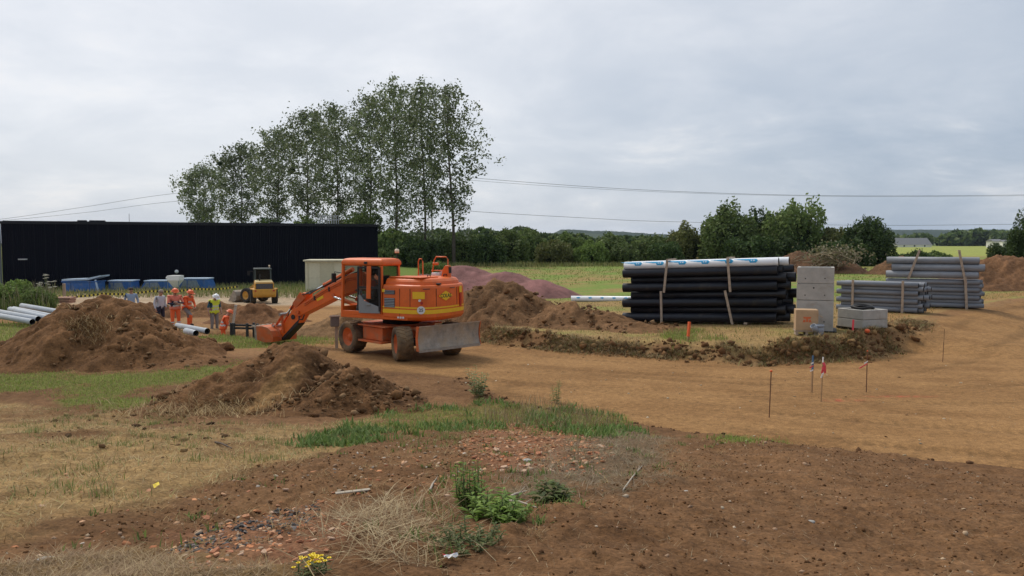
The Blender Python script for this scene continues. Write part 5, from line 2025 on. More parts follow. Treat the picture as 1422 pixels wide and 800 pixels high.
M_TYRE = mat('muddy_tyre', (0.030, 0.027, 0.024), 0.85, var=0.3, scale=8, dirt=((0.22, 0.14, 0.07), 0.9, 2.2))
M_TYRED = mat('tyre_rubber', (0.022, 0.021, 0.020), 0.8, var=0.3, scale=8, dirt=((0.16, 0.11, 0.065), 0.35, 2.5))
M_DARK = mat('dark_machinery', (0.020, 0.019, 0.018), 0.6, var=0.3)
M_GLASS = glass_mat('cab_glass', (0.80, 0.84, 0.82), 0.18)
M_SEAT = mat('seat_fabric', (0.05, 0.05, 0.055), 0.9)
M_LAMP = mat('beacon_lens', (0.85, 0.70, 0.50), 0.3, var=0.05)
M_REDL = mat('red_lamp', (0.45, 0.03, 0.02), 0.3, var=0.05)
M_LETTER = mat('dark_green_lettering', (0.06, 0.11, 0.03), 0.6, var=0)
M_WHITED = mat('white_decal', (0.72, 0.72, 0.70), 0.5, var=0.05)


def wheel(root, c, r, w, T=None, axis=(0, 1, 0), out=1, tyre=None, rim=None, lugs=22):
    """wheel (rim) with its tyre as a sub-part; OUT is the side that shows the hub"""
    rimm = rim or M_ORD
    T3 = T or Matrix.Identity(4)
    ax = Vector(axis)
    mb = MB(T3)
    rr = r * 0.56
    c = Vector(c)
    mb.lathe([(0.001, out * w * 0.30), (rr * 0.28, out * w * 0.30), (rr * 0.32, out * w * 0.22), (rr * 0.62, out * w * 0.16), (rr * 0.8, out * w * 0.26), (rr, out * w * 0.40), (rr * 1.04, out * w * 0.42), (rr * 1.04, -out * w * 0.4), (0.001, -out * w * 0.4)], c, ax, 24)
    for k in range(8):
        an = k * PI / 4
        a, s, t = frame(ax)
        q = c + ax * (out * w * 0.19) + (s * math.cos(an) + t * math.sin(an)) * rr * 0.48
        mb.tube([q, q + ax * (out * 0.035)], 0.016, 6)
    wo = mb.build('wheel', rimm, root)
    mb = MB(T3)
    prof = [(rr * 1.0, -w * 0.42), (rr * 1.08, -w * 0.47), (r * 0.80, -w * 0.52), (r * 0.92, -w * 0.49), (r * 0.965, -w * 0.40), (r * 0.975, 0), (r * 0.965, w * 0.40), (r * 0.92, w * 0.49), (r * 0.80, w * 0.52), (rr * 1.08, w * 0.47), (rr * 1.0, w * 0.42)]
    mb.lathe(prof, c, ax, 36)
    a, s, t = frame(ax)
    for side in (-1, 1):
        for k in range(lugs):
            an = 2 * PI * (k + (0.5 if side > 0 else 0)) / lugs
            an2 = an + 0.20
            p = c + (s * math.cos(an) + t * math.sin(an)) * r * 0.965 + ax * (side * w * 0.03)
            q = c + (s * math.cos(an2) + t * math.sin(an2)) * r * 0.945 + ax * (side * w * 0.46)
            up = (s * math.cos((an + an2) / 2) + t * math.sin((an + an2) / 2))
            mb.bar(p, q, r * 0.085, r * 0.075, up=up)
    mb.build('tyre', tyre or M_TYRE, wo)
    return wo


def cylinder(root, p0, p1, r, name='hydraulic_cylinder', split=0.58):
    p0, p1 = Vector(p0), Vector(p1)
    m = p0.lerp(p1, split)
    mb = MB()
    mb.tube([p0, m], r, 12)
    mb.tube([m - (p1 - p0).normalized() * 0.06, m], r * 1.18, 12)
    o = mb.build(name, M_OR, root)
    mb = MB()
    mb.tube([m, p1], r * 0.55, 10)
    mb.build('piston_rod', M_CHROME, o)
    return o


def excavator():
    root = empty('wheeled_excavator', (-3.71, 25.85, 0.0), R(150), 'orange wheeled excavator with its arm lowered into the trench', 'excavator')
    E = root
    S = Matrix.Rotation(R(-15), 4, 'Z')        # slewing angle of the chassis below the house

    # ---- chassis
    mb = MB(S)
    mb.box((0, 0, 0.80), (3.5, 0.82, 0.36))
    mb.box((0, 0, 0.98), (1.5, 1.3, 0.10))
    mb.build('chassis', M_ORD, E, bevel=0.02)
    MB(S).lathe([(0.001, 0.02), (0.62, 0.02), (0.62, 0.28), (0.70, 0.28), (0.70, 0.33), (0.001, 0.33)], (0, 0, 0.95), n=30).build('slew_ring', M_DARK, E)
    for sx in (-1.38, 1.38):
        mb = MB(S)
        mb.tube([(sx, -0.8, 0.54), (sx, 0.8, 0.54)], 0.13, 12)
        mb.ball((sx, 0, 0.54), 0.25, 12, 8)
        mb.box((sx, 0, 0.68), (0.4, 0.5, 0.2))
        mb.build('axle', M_DARK, E)
        for sy in (-1, 1):
            c_ = Vector((sx, sy * 1.0, 0.54))
            TS = S @ Matrix.Translation(c_) @ Matrix.Rotation(R(-24), 4, 'Z') @ Matrix.Translation(-c_) if sx < 0 else S
            wheel(E, c_, 0.545, 0.50, TS, (0, 1, 0), sy)
    # side tool boxes with steps
    for sy in (-1, 1):
        mb = MB(S)
        mb.box((0.08, sy * 0.78, 0.74), (1.05, 0.62, 0.42))
        mb.build('tool_box', M_ORD, E, bevel=0.02)
        MB(S).box((0.06, sy * 0.94, 1.00), (1.5, 0.50, 0.05)).build('upper_step', M_ORD, E, bevel=0.01)
        MB(S).box((0.08, sy * 0.98, 0.49), (1.32, 0.5, 0.06)).build('lower_step', M_ORD, E, bevel=0.01)
        MB(S).box((0.68, sy * 0.75, 0.78), (0.12, 0.55, 0.5)).build('box_bracket', M_ORD, E)
    # mudguard / blade carrier
    mb = MB(S)
    mb.prism([(-1.15, 1.00), (-2.05, 1.06), (-2.35, 0.98), (-2.35, 0.90), (-1.15, 0.92)], (0, -0.62, 0), (1, 0, 0), (0, 0, 1), (0, 1.24, 0))
    mb.build('mudguard', M_ORD, E, bevel=0.015)
    for sy in (-0.42, 0.42):
        mb = MB(S)
        mb.bar((-1.65, sy, 0.72), (-2.40, sy, 0.66), 0.14, 0.2)
        mb.bar((-1.65, sy, 0.90), (-2.40, sy, 0.88), 0.10, 0.10)
        mb.build('blade_arm', M_ORD, E, bevel=0.01)
    # dozer blade: curved worn plate with orange end cheeks
    mb = MB(S)
    pr = []
    for i in range(9):
        a = -0.55 + 1.1 * i / 8
        pr.append((-2.46 - 0.55 * (1 - math.cos(a)), 0.80 + 0.70 * math.sin(a)))
    back = [(x + 0.045, z) for x, z in reversed(pr)]
    pr = [(-x if False else x, z) for x, z in pr]
    mb.prism(pr + back, (0, -1.25, 0), (1, 0, 0), (0, 0, 1), (0, 2.5, 0))
    bl = mb.build('dozer_blade', M_BLADE_S, E)
    mb = MB(S)
    mb.box((-2.545, 0, 0.425), (0.03, 2.49, 0.09))
    mb.build('cutting_edge', M_STEEL, bl)
    for sy in (-1, 1):
        MB(S).prism([(-2.57, 0.42), (-2.44, 0.42), (-2.40, 0.8), (-2.44, 1.17), (-2.56, 1.17), (-2.51, 0.98), (-2.485, 0.8), (-2.51, 0.62)], (0, sy * 1.265 - 0.012, 0), (1, 0, 0), (0, 0, 1), (0, 0.024, 0)).build('end_cheek', M_ORD, bl)
    # ---- house: deck
    mb = MB()
    mb.prism([(1.55, 1.25), (1.55, 0.28), (1.2, 0.22), (1.2, -0.5), (1.1, -1.22), (-1.2, -1.22), (-1.2, 1.22)], (0, 0, 1.25), (1, 0, 0), (0, 1, 0), (0, 0, 0.16))
    mb.build('deck', M_OR, E, bevel=0.02)
    half = [(-0.24, 1.25), (-1.15, 1.25), (-1.42, 1.235), (-1.66, 1.16), (-1.83, 1.02), (-1.94, 0.82), (-2.0, 0.54), (-2.03, 0.26), (-2.04, 0.0)]
    out = half + [(x, -y) for x, y in reversed(half[:-1])]

    def ring(z, ins=0.0, grow=0.0):
        r_ = []
        for (x, y) in out:
            v = Vector((x + 0.8, y))
            d = ins - grow
            nx = v.x - d * (v.x / max(v.length, 1e-6)) * 1.2 if v.x < 0.5 else v.x
            ny = v.y - d * (v.y / 1.25)
            r_.append(Vector((nx - 0.8, ny, z)))
        return r_
    mb = MB()
    mb.loft([ring(1.235, 0.16), ring(1.27, 0.06), ring(1.36, 0.0), ring(1.9, 0.0), ring(2.28, 0.015), ring(2.345, 0.03), ring(2.375, 0.075)], sm=False)
    house = mb.build('counterweight_body', M_OR, E, bevel=0.018)
    for (za, zb) in ((1.475, 1.60), (1.64, 1.685)):
        mb = MB()
        A, B = ring(za, 0, 0.006), ring(zb, 0, 0.006)
        n = len(A)
        vs = A + B
        mb.add(vs, [(i, i + 1, n + i + 1, n + i) for i in range(n - 1)], 0, True)
        mb.build('yellow_stripe', M_YEL, house)
    # hood
    mb = MB()
    mb.loft([ring(2.36, 0.13), ring(2.47, 0.15), ring(2.555, 0.22), ring(2.585, 0.36)], sm=False)
    hood = mb.build('hood', M_OR, E, bevel=0.03)
    MB().box((-0.95, 0.55, 2.60), (1.3, 0.9, 0.035)).build('hood_panel', M_OR, hood, bevel=0.015)
    MB().prism([(-1.62, 2.54), (-1.30, 2.54), (-1.36, 2.80), (-1.46, 2.95), (-1.60, 2.95)], (0, -0.62, 0), (1, 0, 0), (0, 0, 1), (0, 0.17, 0)).build('exhaust_fin', M_OR, hood, bevel=0.02)
    MB().box((-1.615, -0.535, 2.80), (0.03, 0.13, 0.2)).build('exhaust_mouth', M_DARK, hood)
    MB().box((-1.93, 0.55, 2.40), (0.10, 0.16, 0.05)).build('hood_latch', M_DARK, hood, bevel=0.01)
    MB().box((-1.72, -0.2, 2.47), (0.05, 0.06, 0.10)).build('rear_camera', M_WHITED, hood)
    # vents on the side panel
    for (x, z, w, h) in ((-0.52, 2.13, 0.42, 0.13), (-0.52, 1.80, 0.42, 0.30)):
        g = MB().box((x, 1.245, z), (w, 0.03, h)).build('side_vent', M_DARK, house)
        for k in range(3 if h < 0.2 else 6):
            MB().box((x, 1.262, z - h / 2 + (k + 0.5) * h / (3 if h < 0.2 else 6)), (w * 0.96, 0.012, h * 0.07 + 0.008), rot=Euler((R(30), 0, 0))).build('louvre', M_GREYP, g)
    MB().box((-0.28, 1.256, 2.18), (0.12, 0.01, 0.10)).build('yellow_sticker', M_YEL, house)
    MB().box((-0.92, 1.246, 1.80), (0.012, 0.014, 0.9)).build('panel_gap', M_DARK, house)

    def rear_pt(t, z, off=0.012):
        """point and outward normal on the curved tail, t from left side (0) to right (1)"""
        ls = [0]
        for i in range(len(out) - 1):
            ls.append(ls[-1] + math.hypot(out[i + 1][0] - out[i][0], out[i + 1][1] - out[i][1]))
        s = t * ls[-1]
        i = max(j for j in range(len(ls) - 1) if ls[j] <= s)
        f = (s - ls[i]) / (ls[i + 1] - ls[i])
        a, b = Vector(out[i]), Vector(out[i + 1])
        p = a.lerp(b, f)
        d = (b - a).normalized()
        nrm = Vector((d.y, -d.x))
        nrm = -nrm if nrm.dot(p - Vector((-0.8, 0))) < 0 else nrm
        return Vector((p.x + nrm.x * off, p.y + nrm.y * off, z)), Vector((nrm.x, nrm.y, 0)), Vector((d.x, d.y, 0))

    for t in (0.20, 0.365, 0.56):
        p, nrm, d = rear_pt(t, 1.98, -0.004)
        mb = MB()
        mb.prism([(-0.006, -0.28), (0.006, -0.28), (0.006, 0.28), (-0.006, 0.28)], p, d, (0, 0, 1), nrm * 0.012)
        mb.build('panel_gap', M_DARK, house)
    for y_ in (-0.45, 0.45):
        MB().tube([(-1.55, y_, 2.56), (-1.55, y_ + 0.02, 2.66), (-1.43, y_ + 0.02, 2.66), (-1.43, y_, 2.56)], 0.018, 6).build('lifting_eye', M_DARK, hood)
    for t in (0.30, 0.50):
        p, nrm, d = rear_pt(t, 2.26, 0.0)
        MB().tube([p - d * 0.10, p - d * 0.10 + nrm * 0.05, p + d * 0.10 + nrm * 0.05, p + d * 0.10], 0.013, 6).build('grab_handle', M_DARK, house)
    # yellow diamond with lettering
    p, nrm, d = rear_pt(0.44, 2.02)
    mb = MB()
    mb.prism([(-0.33, 0), (-0.10, 0.11), (0, 0.155), (0.10, 0.11), (0.33, 0), (0.10, -0.11), (0, -0.155), (-0.10, -0.11)], p, d, (0, 0, 1), nrm * 0.012)
    dia = mb.build('yellow_diamond', M_YEL, house)
    me = text_mesh('COLAS', 0.165, M_LETTER)
    t = link('lettering', me, dia)
    t.matrix_local = basis(p + nrm * 0.016, d, (0, 0, 1))
    p, nrm, d = rear_pt(0.255, 2.06, 0.008)
    mb = MB()
    mb.prism([(-0.20, -0.11), (0.20, -0.11), (0.20, 0.11), (-0.20, 0.11)], p, d, (0, 0, 1), nrm * 0.008)
    mb.build('yellow_plate', M_YEL, house)
    p, nrm, d = rear_pt(0.268, 1.60, 0.012)
    mb = MB()
    mb.tube([p, p + nrm * 0.014], 0.125, 20)
    disc = mb.build('speed_disc', M_WHITED, house)
    t = link('lettering', text_mesh('25', 0.14, M_DARK), disc)
    t.matrix_local = basis(p + nrm * 0.018, d, (0, 0, 1))
    p, nrm, d = rear_pt(0.272, 1.82, 0.01)
    MB().tube([p, p + nrm * 0.03], 0.045, 12).build('rear_lamp', M_REDL, house)
    p, nrm, d = rear_pt(0.262, 1.90, 0.01)
    MB().tube([p, p + nrm * 0.03], 0.04, 12).build('rear_lamp', M_WHITED, house)
    p, nrm, d = rear_pt(0.60, 1.86, 0.01)
    mb = MB()
    mb.prism([(-0.06, -0.22), (0.06, -0.22), (0.06, 0.22), (-0.06, 0.22)], p, d, (0, 0, 1), nrm * 0.02)
    mb.build('right_lamp_cluster', M_REDL, house)
    p, nrm, d = rear_pt(0.605, 2.18, 0.008)
    mb = MB()
    mb.prism([(-0.10, -0.11), (0.10, -0.11), (0.10, 0.11), (-0.10, 0.11)], p, d, (0, 0, 1), nrm * 0.008)
    mb.build('yellow_plate', M_YEL, house)
    for k in range(3):
        p, nrm, d = rear_pt(0.155 + 0.012 * k, 1.315, 0.0)
        MB().box((-0.86 - 0.10 * k, 1.256, 1.345), (0.07, 0.01, 0.06)).build('white_marking', M_WHITED, house)

    # ---- cab
    x0, x1, y0, y1, z0, z1 = -0.20, 1.50, 0.30, 1.25, 1.40, 3.0
    cab = MB()
    fr = 0.085
    cab.bar((x1, y1 - fr / 2, z0), (x1 - 0.06, y1 - fr / 2, z1), fr, fr, up=(0, 1, 0))
    cab.bar((x1, y0 + fr / 2, z0), (x1 - 0.06, y0 + fr / 2, z1), fr, fr, up=(0, 1, 0))
    cab.bar((x0 + 0.04, y1 - fr / 2, z0), (x0 + 0.04, y1 - fr / 2, z1), 0.09, fr, up=(0, 1, 0))
    cab.bar((x0 + 0.04, y0 + fr / 2, z0), (x0 + 0.04, y0 + fr / 2, z1), 0.09, fr, up=(0, 1, 0))
    cab.box(((x0 + x1) / 2, y1 - fr / 2, z0 + 0.03), (x1 - x0, fr, 0.10))
    cab.box(((x0 + x1) / 2, y0 + fr / 2, z0 + 0.15), (x1 - x0, fr, 0.36))
    cab.box((x0 + 0.04, (y0 + y1) / 2, z0 + 0.42), (0.07, y1 - y0 - 0.1, 0.86))
    cab.box((x1 - 0.01, (y0 + y1) / 2, z0 + 0.10), (0.07, y1 - y0 - 0.1, 0.22))
    cab.box(((x0 + x1) / 2, (y0 + y1) / 2, z0 - 0.02), (x1 - x0, y1 - y0, 0.06))
    cabo = cab.build('cab_frame', M_OR, E, bevel=0.015)
    MB().bar((0.30, y1 + 0.055, z0 + 0.50), (0.27, y1 + 0.045, z1 - 0.05), 0.18, 0.03, up=(0, 1, 0)).build('door_pillar', M_OR, cabo, bevel=0.01)
    # roof
    mb = MB()
    rr = lambda ins, z: [Vector((x0 - 0.05 + ins, y0 - 0.03 + ins, z)), Vector((x1 - 0.02 - ins, y0 - 0.03 + ins, z)), Vector((x1 - 0.02 - ins, y1 + 0.03 - ins, z)), Vector((x0 - 0.05 + ins, y1 + 0.03 - ins, z))]
    mb.loft([rr(0.03, z1 - 0.05), rr(0.0, z1), rr(0.0, z1 + 0.09), rr(0.06, z1 + 0.17), rr(0.2, z1 + 0.20)])
    mb.build('cab_roof', M_OR, cabo, bevel=0.035, seg=3)
    MB().box((0.42, y1 + 0.035, z1 + 0.05), (0.13, 0.04, 0.08)).build('roof_lamp', M_DARK, cabo, bevel=0.01)
    # door: grey lower panel with sloping top edge, dark frame, glass
    yd = y1 + 0.015
    mb = MB()
    mb.prism([(-0.14, z0 + 0.04), (0.72, z0 + 0.02), (0.76, z0 + 0.62), (0.66, z0 + 0.60), (0.50, z0 + 0.42), (-0.14, z0 + 0.24)], (0, yd, 0), (1, 0, 0), (0, 0, 1), (0, 0.035, 0))
    door = mb.build('door', M_GREYP, cabo, bevel=0.008)
    df = MB()
    for a, b, w in (((-0.14, z0 + 0.1), (-0.14, z1 - 0.08), 0.07), ((0.76, z0 + 0.1), (0.73, z1 - 0.08), 0.06), ((-0.14, z1 - 0.10), (0.74, z1 - 0.10), 0.06), ((-0.1, z0 + 0.86), (0.74, z0 + 0.86), 0.07)):
        df.bar((a[0], yd + 0.02, a[1]), (b[0], yd + 0.02, b[1]), w, 0.035, up=(0, 1, 0))
    df.build('door_frame', M_DARK, door)
    MB().box((0.30, yd + 0.05, z0 + 0.30), (0.16, 0.03, 0.03)).build('door_handle', M_STEEL, door)
    MB().box((0.30, yd + 0.018, (z0 + 0.9 + z1 - 0.13) / 2), (0.80, 0.008, z1 - 0.13 - z0 - 0.9)).build('door_glass', M_GLASS, door)
    MB().prism([(-0.10, z0 + 0.27), (0.50, z0 + 0.45), (0.66, z0 + 0.63), (0.72, z0 + 0.82), (-0.10, z0 + 0.82)], (0, yd + 0.016, 0), (1, 0, 0), (0, 0, 1), (0, 0.008, 0)).build('lower_glass', M_GLASS, door)
    # other panes
    MB().box((x0 + 0.02, (y0 + y1) / 2, z0 + 1.22), (0.01, y1 - y0 - 0.20, 0.70)).build('rear_window', M_GLASS, cabo)
    MB().box((x1 - 0.03, (y0 + y1) / 2, z0 + 0.92), (0.01, y1 - y0 - 0.20, 1.3)).build('windscreen', M_GLASS, cabo)
    MB().box(((x0 + x1) / 2, y0 + 0.03, z0 + 0.95), (x1 - x0 - 0.2, 0.01, 1.2)).build('side_window', M_GLASS, cabo)
    # inside: seat, console, steering column
    mb = MB()
    mb.box((0.35, 0.78, z0 + 0.46), (0.5, 0.5, 0.14))
    mb.box((0.10, 0.78, z0 + 0.86), (0.14, 0.48, 0.75), rot=Euler((0, R(-8), 0)))
    mb.box((0.38, 0.78, z0 + 0.22), (0.4, 0.4, 0.4))
    mb.build('seat', M_SEAT, cabo, bevel=0.04)
    mb = MB()
    mb.box((0.55, 1.08, z0 + 0.52), (0.5, 0.12, 0.12))
    mb.box((0.55, 0.46, z0 + 0.56), (0.6, 0.16, 0.4))
    mb.tube([(0.75, 1.08, z0 + 0.56), (0.80, 1.06, z0 + 0.78)], 0.02, 6)
    mb.tube([(1.25, 0.78, z0), (1.08, 0.78, z0 + 0.74)], 0.035, 8)
    mb.build('console', M_GREYP, cabo)
    mb = MB()
    a, s, t_ = frame((0.35, 0, 0.9))
    mb.tube([Vector((1.07, 0.78, z0 + 0.76)) + (s * math.cos(q) + t_ * math.sin(q)) * 0.19 for q in np.linspace(0, 2 * PI, 19)], 0.016, 6, caps=False)
    mb.build('steering_wheel', M_DARK, cabo)
    # work lamp / mirror
    mb = MB()
    mb.tube([(x1, y1 - 0.02, z1 - 0.30), (x1 + 0.24, y1 + 0.05, z1 - 0.26), (x1 + 0.26, y1 + 0.05, z1 - 0.40)], 0.015, 6)
    mb.box((x1 + 0.27, y1 + 0.06, z1 - 0.46), (0.06, 0.17, 0.30))
    mb.build('mirror', M_DARK, cabo, bevel=0.01)
    # beacon
    mb = MB()
    mb.tube([(-0.14, 0.38, z1 + 0.05), (-0.14, 0.38, z1 + 0.40)], 0.016, 6)
    b = mb.build('beacon_mast', M_DARK, cabo)
    mb = MB()
    mb.lathe([(0.001, 0.0), (0.075, 0.0), (0.075, 0.09), (0.06, 0.13), (0.001, 0.14)], (-0.14, 0.38, z1 + 0.36), n=12)
    mb.build('beacon', M_LAMP, b)
    # handrails and service bits on the far side
    def rail(pts, r=0.022):
        mb = MB()
        mb.tube(pts, r, 8)
        mb.build('handrail', M_OR, E)
    rail([(0.10, -1.10, 1.9), (0.10, -1.10, 3.05), (0.06, -1.10, 3.14), (-0.04, -1.10, 3.14), (-0.09, -1.10, 3.05), (-0.09, -1.10, 1.9)])
    rail([(-0.42, -1.12, 2.3), (-0.55, -1.12, 3.08), (-0.64, -1.12, 3.22), (-1.05, -1.12, 3.22), (-1.13, -1.12, 3.14), (-1.13, -1.12, 2.3)])
    rail([(-0.45, -1.12, 2.75), (-1.13, -1.12, 2.75)])
    rail([(-0.52, -1.12, 2.98), (-0.72, -1.12, 2.98)], 0.05)
    MB().box((-0.62, -1.10, 2.62), (0.22, 0.2, 0.12)).build('air_filter_cap', M_WHITED, E, bevel=0.03)
    mb = MB()
    mb.box((0.55, -0.88, 1.78), (1.05, 0.66, 0.75))
    mb.build('fuel_tank', M_OR, E, bevel=0.04)

    # ---- arm
    yb, wb = -0.12, 0.46

    def plate(prof, y, w, name, m, parent, bevel=0.015):
        mb = MB()
        mb.prism(prof, (0, y - w / 2, 0), (1, 0, 0), (0, 0, 1), (0, w, 0))
        return mb.build(name, m, parent, bevel=bevel)
    boom = plate([(0.35, 1.48), (0.72, 1.50), (1.62, 2.12), (2.85, 1.75), (4.60, 1.03), (4.86, 1.05), (4.80, 1.30), (3.41, 2.06), (2.15, 2.62), (1.55, 2.70), (1.0, 2.40), (0.38, 1.85)], yb, wb, 'boom', M_OR, E)
    for s in (-1, 1):
        plate([(0.25, 1.40), (0.60, 1.40), (0.60, 1.95), (0.25, 1.75)], yb + s * 0.30, 0.05, 'boom_bracket', M_ORD, boom)
        MB().tube([(4.62, yb + s * 0.24, 1.18), (4.62, yb + s * 0.31, 1.18)], 0.07, 14).build('pivot_pin', M_ORD, boom)
        MB().tube([(2.9, yb + s * 0.23, 1.86), (2.9, yb + s * 0.29, 1.86)], 0.06, 14).build('pivot_pin', M_ORD, boom)
    for s in (-1, 1):
        cylinder(E, (0.85, yb + s * 0.36, 1.35), (2.75, yb + s * 0.36, 1.80), 0.075, 'boom_cylinder', 0.8)
    cylinder(E, (2.2, yb, 2.78), (4.38, yb, 1.80), 0.08, 'stick_cylinder', 0.62)
    # hoses along the boom
    hs = MB()
    for k in range(3):
        yy = yb + 0.20 - 0.05 * k
        hs.tube([(1.6, yy, 2.75), (2.6, yy, 2.50), (3.5, yy, 2.12), (4.05, yy, 1.88 + 0.05 * k), (4.5, yy, 1.82), (4.85, yy, 1.42)], 0.018, 6)
    hs.build('hydraulic_hoses', M_DARK, boom)
    for k in range(2):
        zo = 0.07 * k
        MB().tube([(1.7, yb + 0.245, 2.52 - zo), (2.2, yb + 0.245, 2.48 - zo), (3.3, yb + 0.245, 2.02 - zo), (4.3, yb + 0.245, 1.50 - zo)], 0.014, 6).build('steel_line', M_ORD, boom)
    for xx, zz in ((2.4, 2.36), (3.1, 2.06), (3.8, 1.72)):
        MB().box((xx, yb + 0.25, zz), (0.06, 0.04, 0.16)).build('line_clamp', M_DARK, boom)
    MB().box((3.55, yb + 0.235, 1.72), (0.34, 0.012, 0.10), rot=Euler((0, R(24), 0))).build('boom_sticker', M_YEL, boom)
    stick = plate([(4.28, 1.86), (4.46, 1.90), (4.70, 1.58), (5.02, 1.24), (5.70, 0.34), (5.66, 0.12), (5.50, 0.10), (4.74, 0.72), (4.46, 1.08)], yb, 0.34, 'stick', M_OR, E)
    plate([(4.74, 0.70), (5.50, 0.08), (5.62, 0.10), (5.56, 0.18), (4.80, 0.82), (4.60, 0.96)], yb, 0.352, 'stick_wear_plate', M_DARK, stick)  # near-black strip along the lower side of the stick
    for s in (-1, 1):
        plate([(4.30, 1.70), (4.55, 1.92), (4.95, 1.48), (4.78, 1.30)], yb + s * 0.20, 0.04, 'stick_cheek', M_ORD, stick)
        MB().tube([(4.95, yb + s * 0.17, 0.98), (4.95, yb + s * 0.20, 0.98)], 0.09, 14).build('cover_disc', M_DARK, stick)
    cylinder(E, (4.62, yb, 1.80), (5.48, yb, 1.04), 0.065, 'bucket_cylinder', 0.7)
    for s in (-1, 1):
        lk = MB()
        lk.bar((5.50, yb + s * 0.21, 1.08), (5.42, yb + s * 0.21, 0.38), 0.05, 0.10, up=(0, 1, 0))
        lk.build('tipping_link', M_ORD, E, bevel=0.01)
        lk = MB()
        lk.bar((5.50, yb + s * 0.15, 1.04), (5.86, yb + s * 0.15, 0.62), 0.05, 0.10, up=(0, 1, 0))
        lk.build('bucket_link', M_ORD, E, bevel=0.01)
    jn = MB()
    for p in ((5.50, 1.05), (5.62, 0.24), (5.88, 0.60)):
        jn.tube([(p[0], yb - 0.30, p[1]), (p[0], yb + 0.30, p[1])], 0.06, 12)
    jn.build('bucket_pins', M_STEEL, E)
    hz = MB()
    for k in range(3):
        yy = yb + 0.10 - 0.08 * k
        hz.tube([(4.70, yy, 1.62), (4.98, yy, 1.50), (5.18, yy, 1.22 - 0.05 * k), (5.30, yy, 0.98)], 0.016, 6)
    hz.tube([(4.62, yb + 0.2, 1.05), (4.55, yb + 0.28, 0.92), (4.40, yb + 0.26, 0.92), (4.36, yb + 0.2, 1.10)], 0.025, 6)
    hz.build('hydraulic_hoses', M_DARK, stick)
    # bucket
    bw = 1.15
    arc = [(5.58, 0.06), (5.56, 0.26), (5.66, 0.46), (5.86, 0.58), (6.14, 0.62), (6.44, 0.60)]
    inn = [(x + (0.03 if i < 3 else 0.0), z - (0.035 if i > 1 else 0.0)) for i, (x, z) in enumerate(arc)]
    bucket = plate(arc + list(reversed(inn)), yb, bw, 'bucket', M_ORD, E, 0.004)
    for s in (-1, 1):
        plate(arc + [(6.40, 0.10), (6.0, 0.02)], yb + s * (bw / 2 + 0.012), 0.022, 'side_plate', M_ORD, bucket, 0.004)
        plate([(6.38, 0.10), (6.44, 0.60), (6.54, 0.60), (6.50, 0.06)], yb + s * (bw / 2 + 0.012), 0.03, 'side_cutter', M_BLADE_S, bucket, 0.003)
    plate([(6.42, 0.56), (6.44, 0.61), (6.66, 0.585), (6.66, 0.56)], yb, bw, 'cutting_lip', M_BLADE_S, bucket, 0.003)
    for k in range(5):
        MB().box((6.72, yb - bw / 2 + 0.11 + k * (bw - 0.22) / 4, 0.57), (0.18, 0.09, 0.05), taper=(0.7, 0.8)).build('tooth', M_BLADE_S, bucket)
    for s in (-1, 1):
        plate([(5.50, 0.12), (5.56, 0.34), (5.74, 0.56), (5.92, 0.72), (6.0, 0.62), (5.72, 0.42), (5.66, 0.16)], yb + s * 0.24, 0.05, 'bucket_ear', M_ORD, bucket, 0.005)
    return root


EXC = excavator()

# grey box on a post beside the front wheel
c = at(465.5, 477, 27.3)
g0 = h1(c.x, c.y)
gb = empty('post_box', (c.x, c.y, g0), R(10), 'grey box on a pale timber post beside the excavator front wheel', 'box')
MB().box((0.05, 0, 0.42), (0.10, 0.10, 1.0)).build('post', M_BATTEN, gb)
MB().box((0, 0, 0.93 + 0.02), (0.30, 0.30, 0.34)).build('casing', mat('brown_grey_casing', (0.17, 0.14, 0.12), 0.7), gb, bevel=0.02)
MB().box((0, 0, 1.14), (0.36, 0.36, 0.03)).build('lid', M_BATTEN, gb)

# ------------------------------------------------------------------ yellow wheel loader
M_CATY = mat('loader_yellow', (0.58, 0.30, 0.045), 0.5, var=0.12, dirt=((0.32, 0.22, 0.12), 0.25, 1.5))
M_PALETOP = mat('pale_hood_top', (0.62, 0.47, 0.22), 0.7, var=0.1)  # paler yellow for the top face of the loader hood
M_CABD = mat('dark_green_grey_cab', (0.055, 0.075, 0.070), 0.5, var=0.1)
M_GLASSG = glass_mat('loader_glass', (0.45, 0.52, 0.50), 0.5)


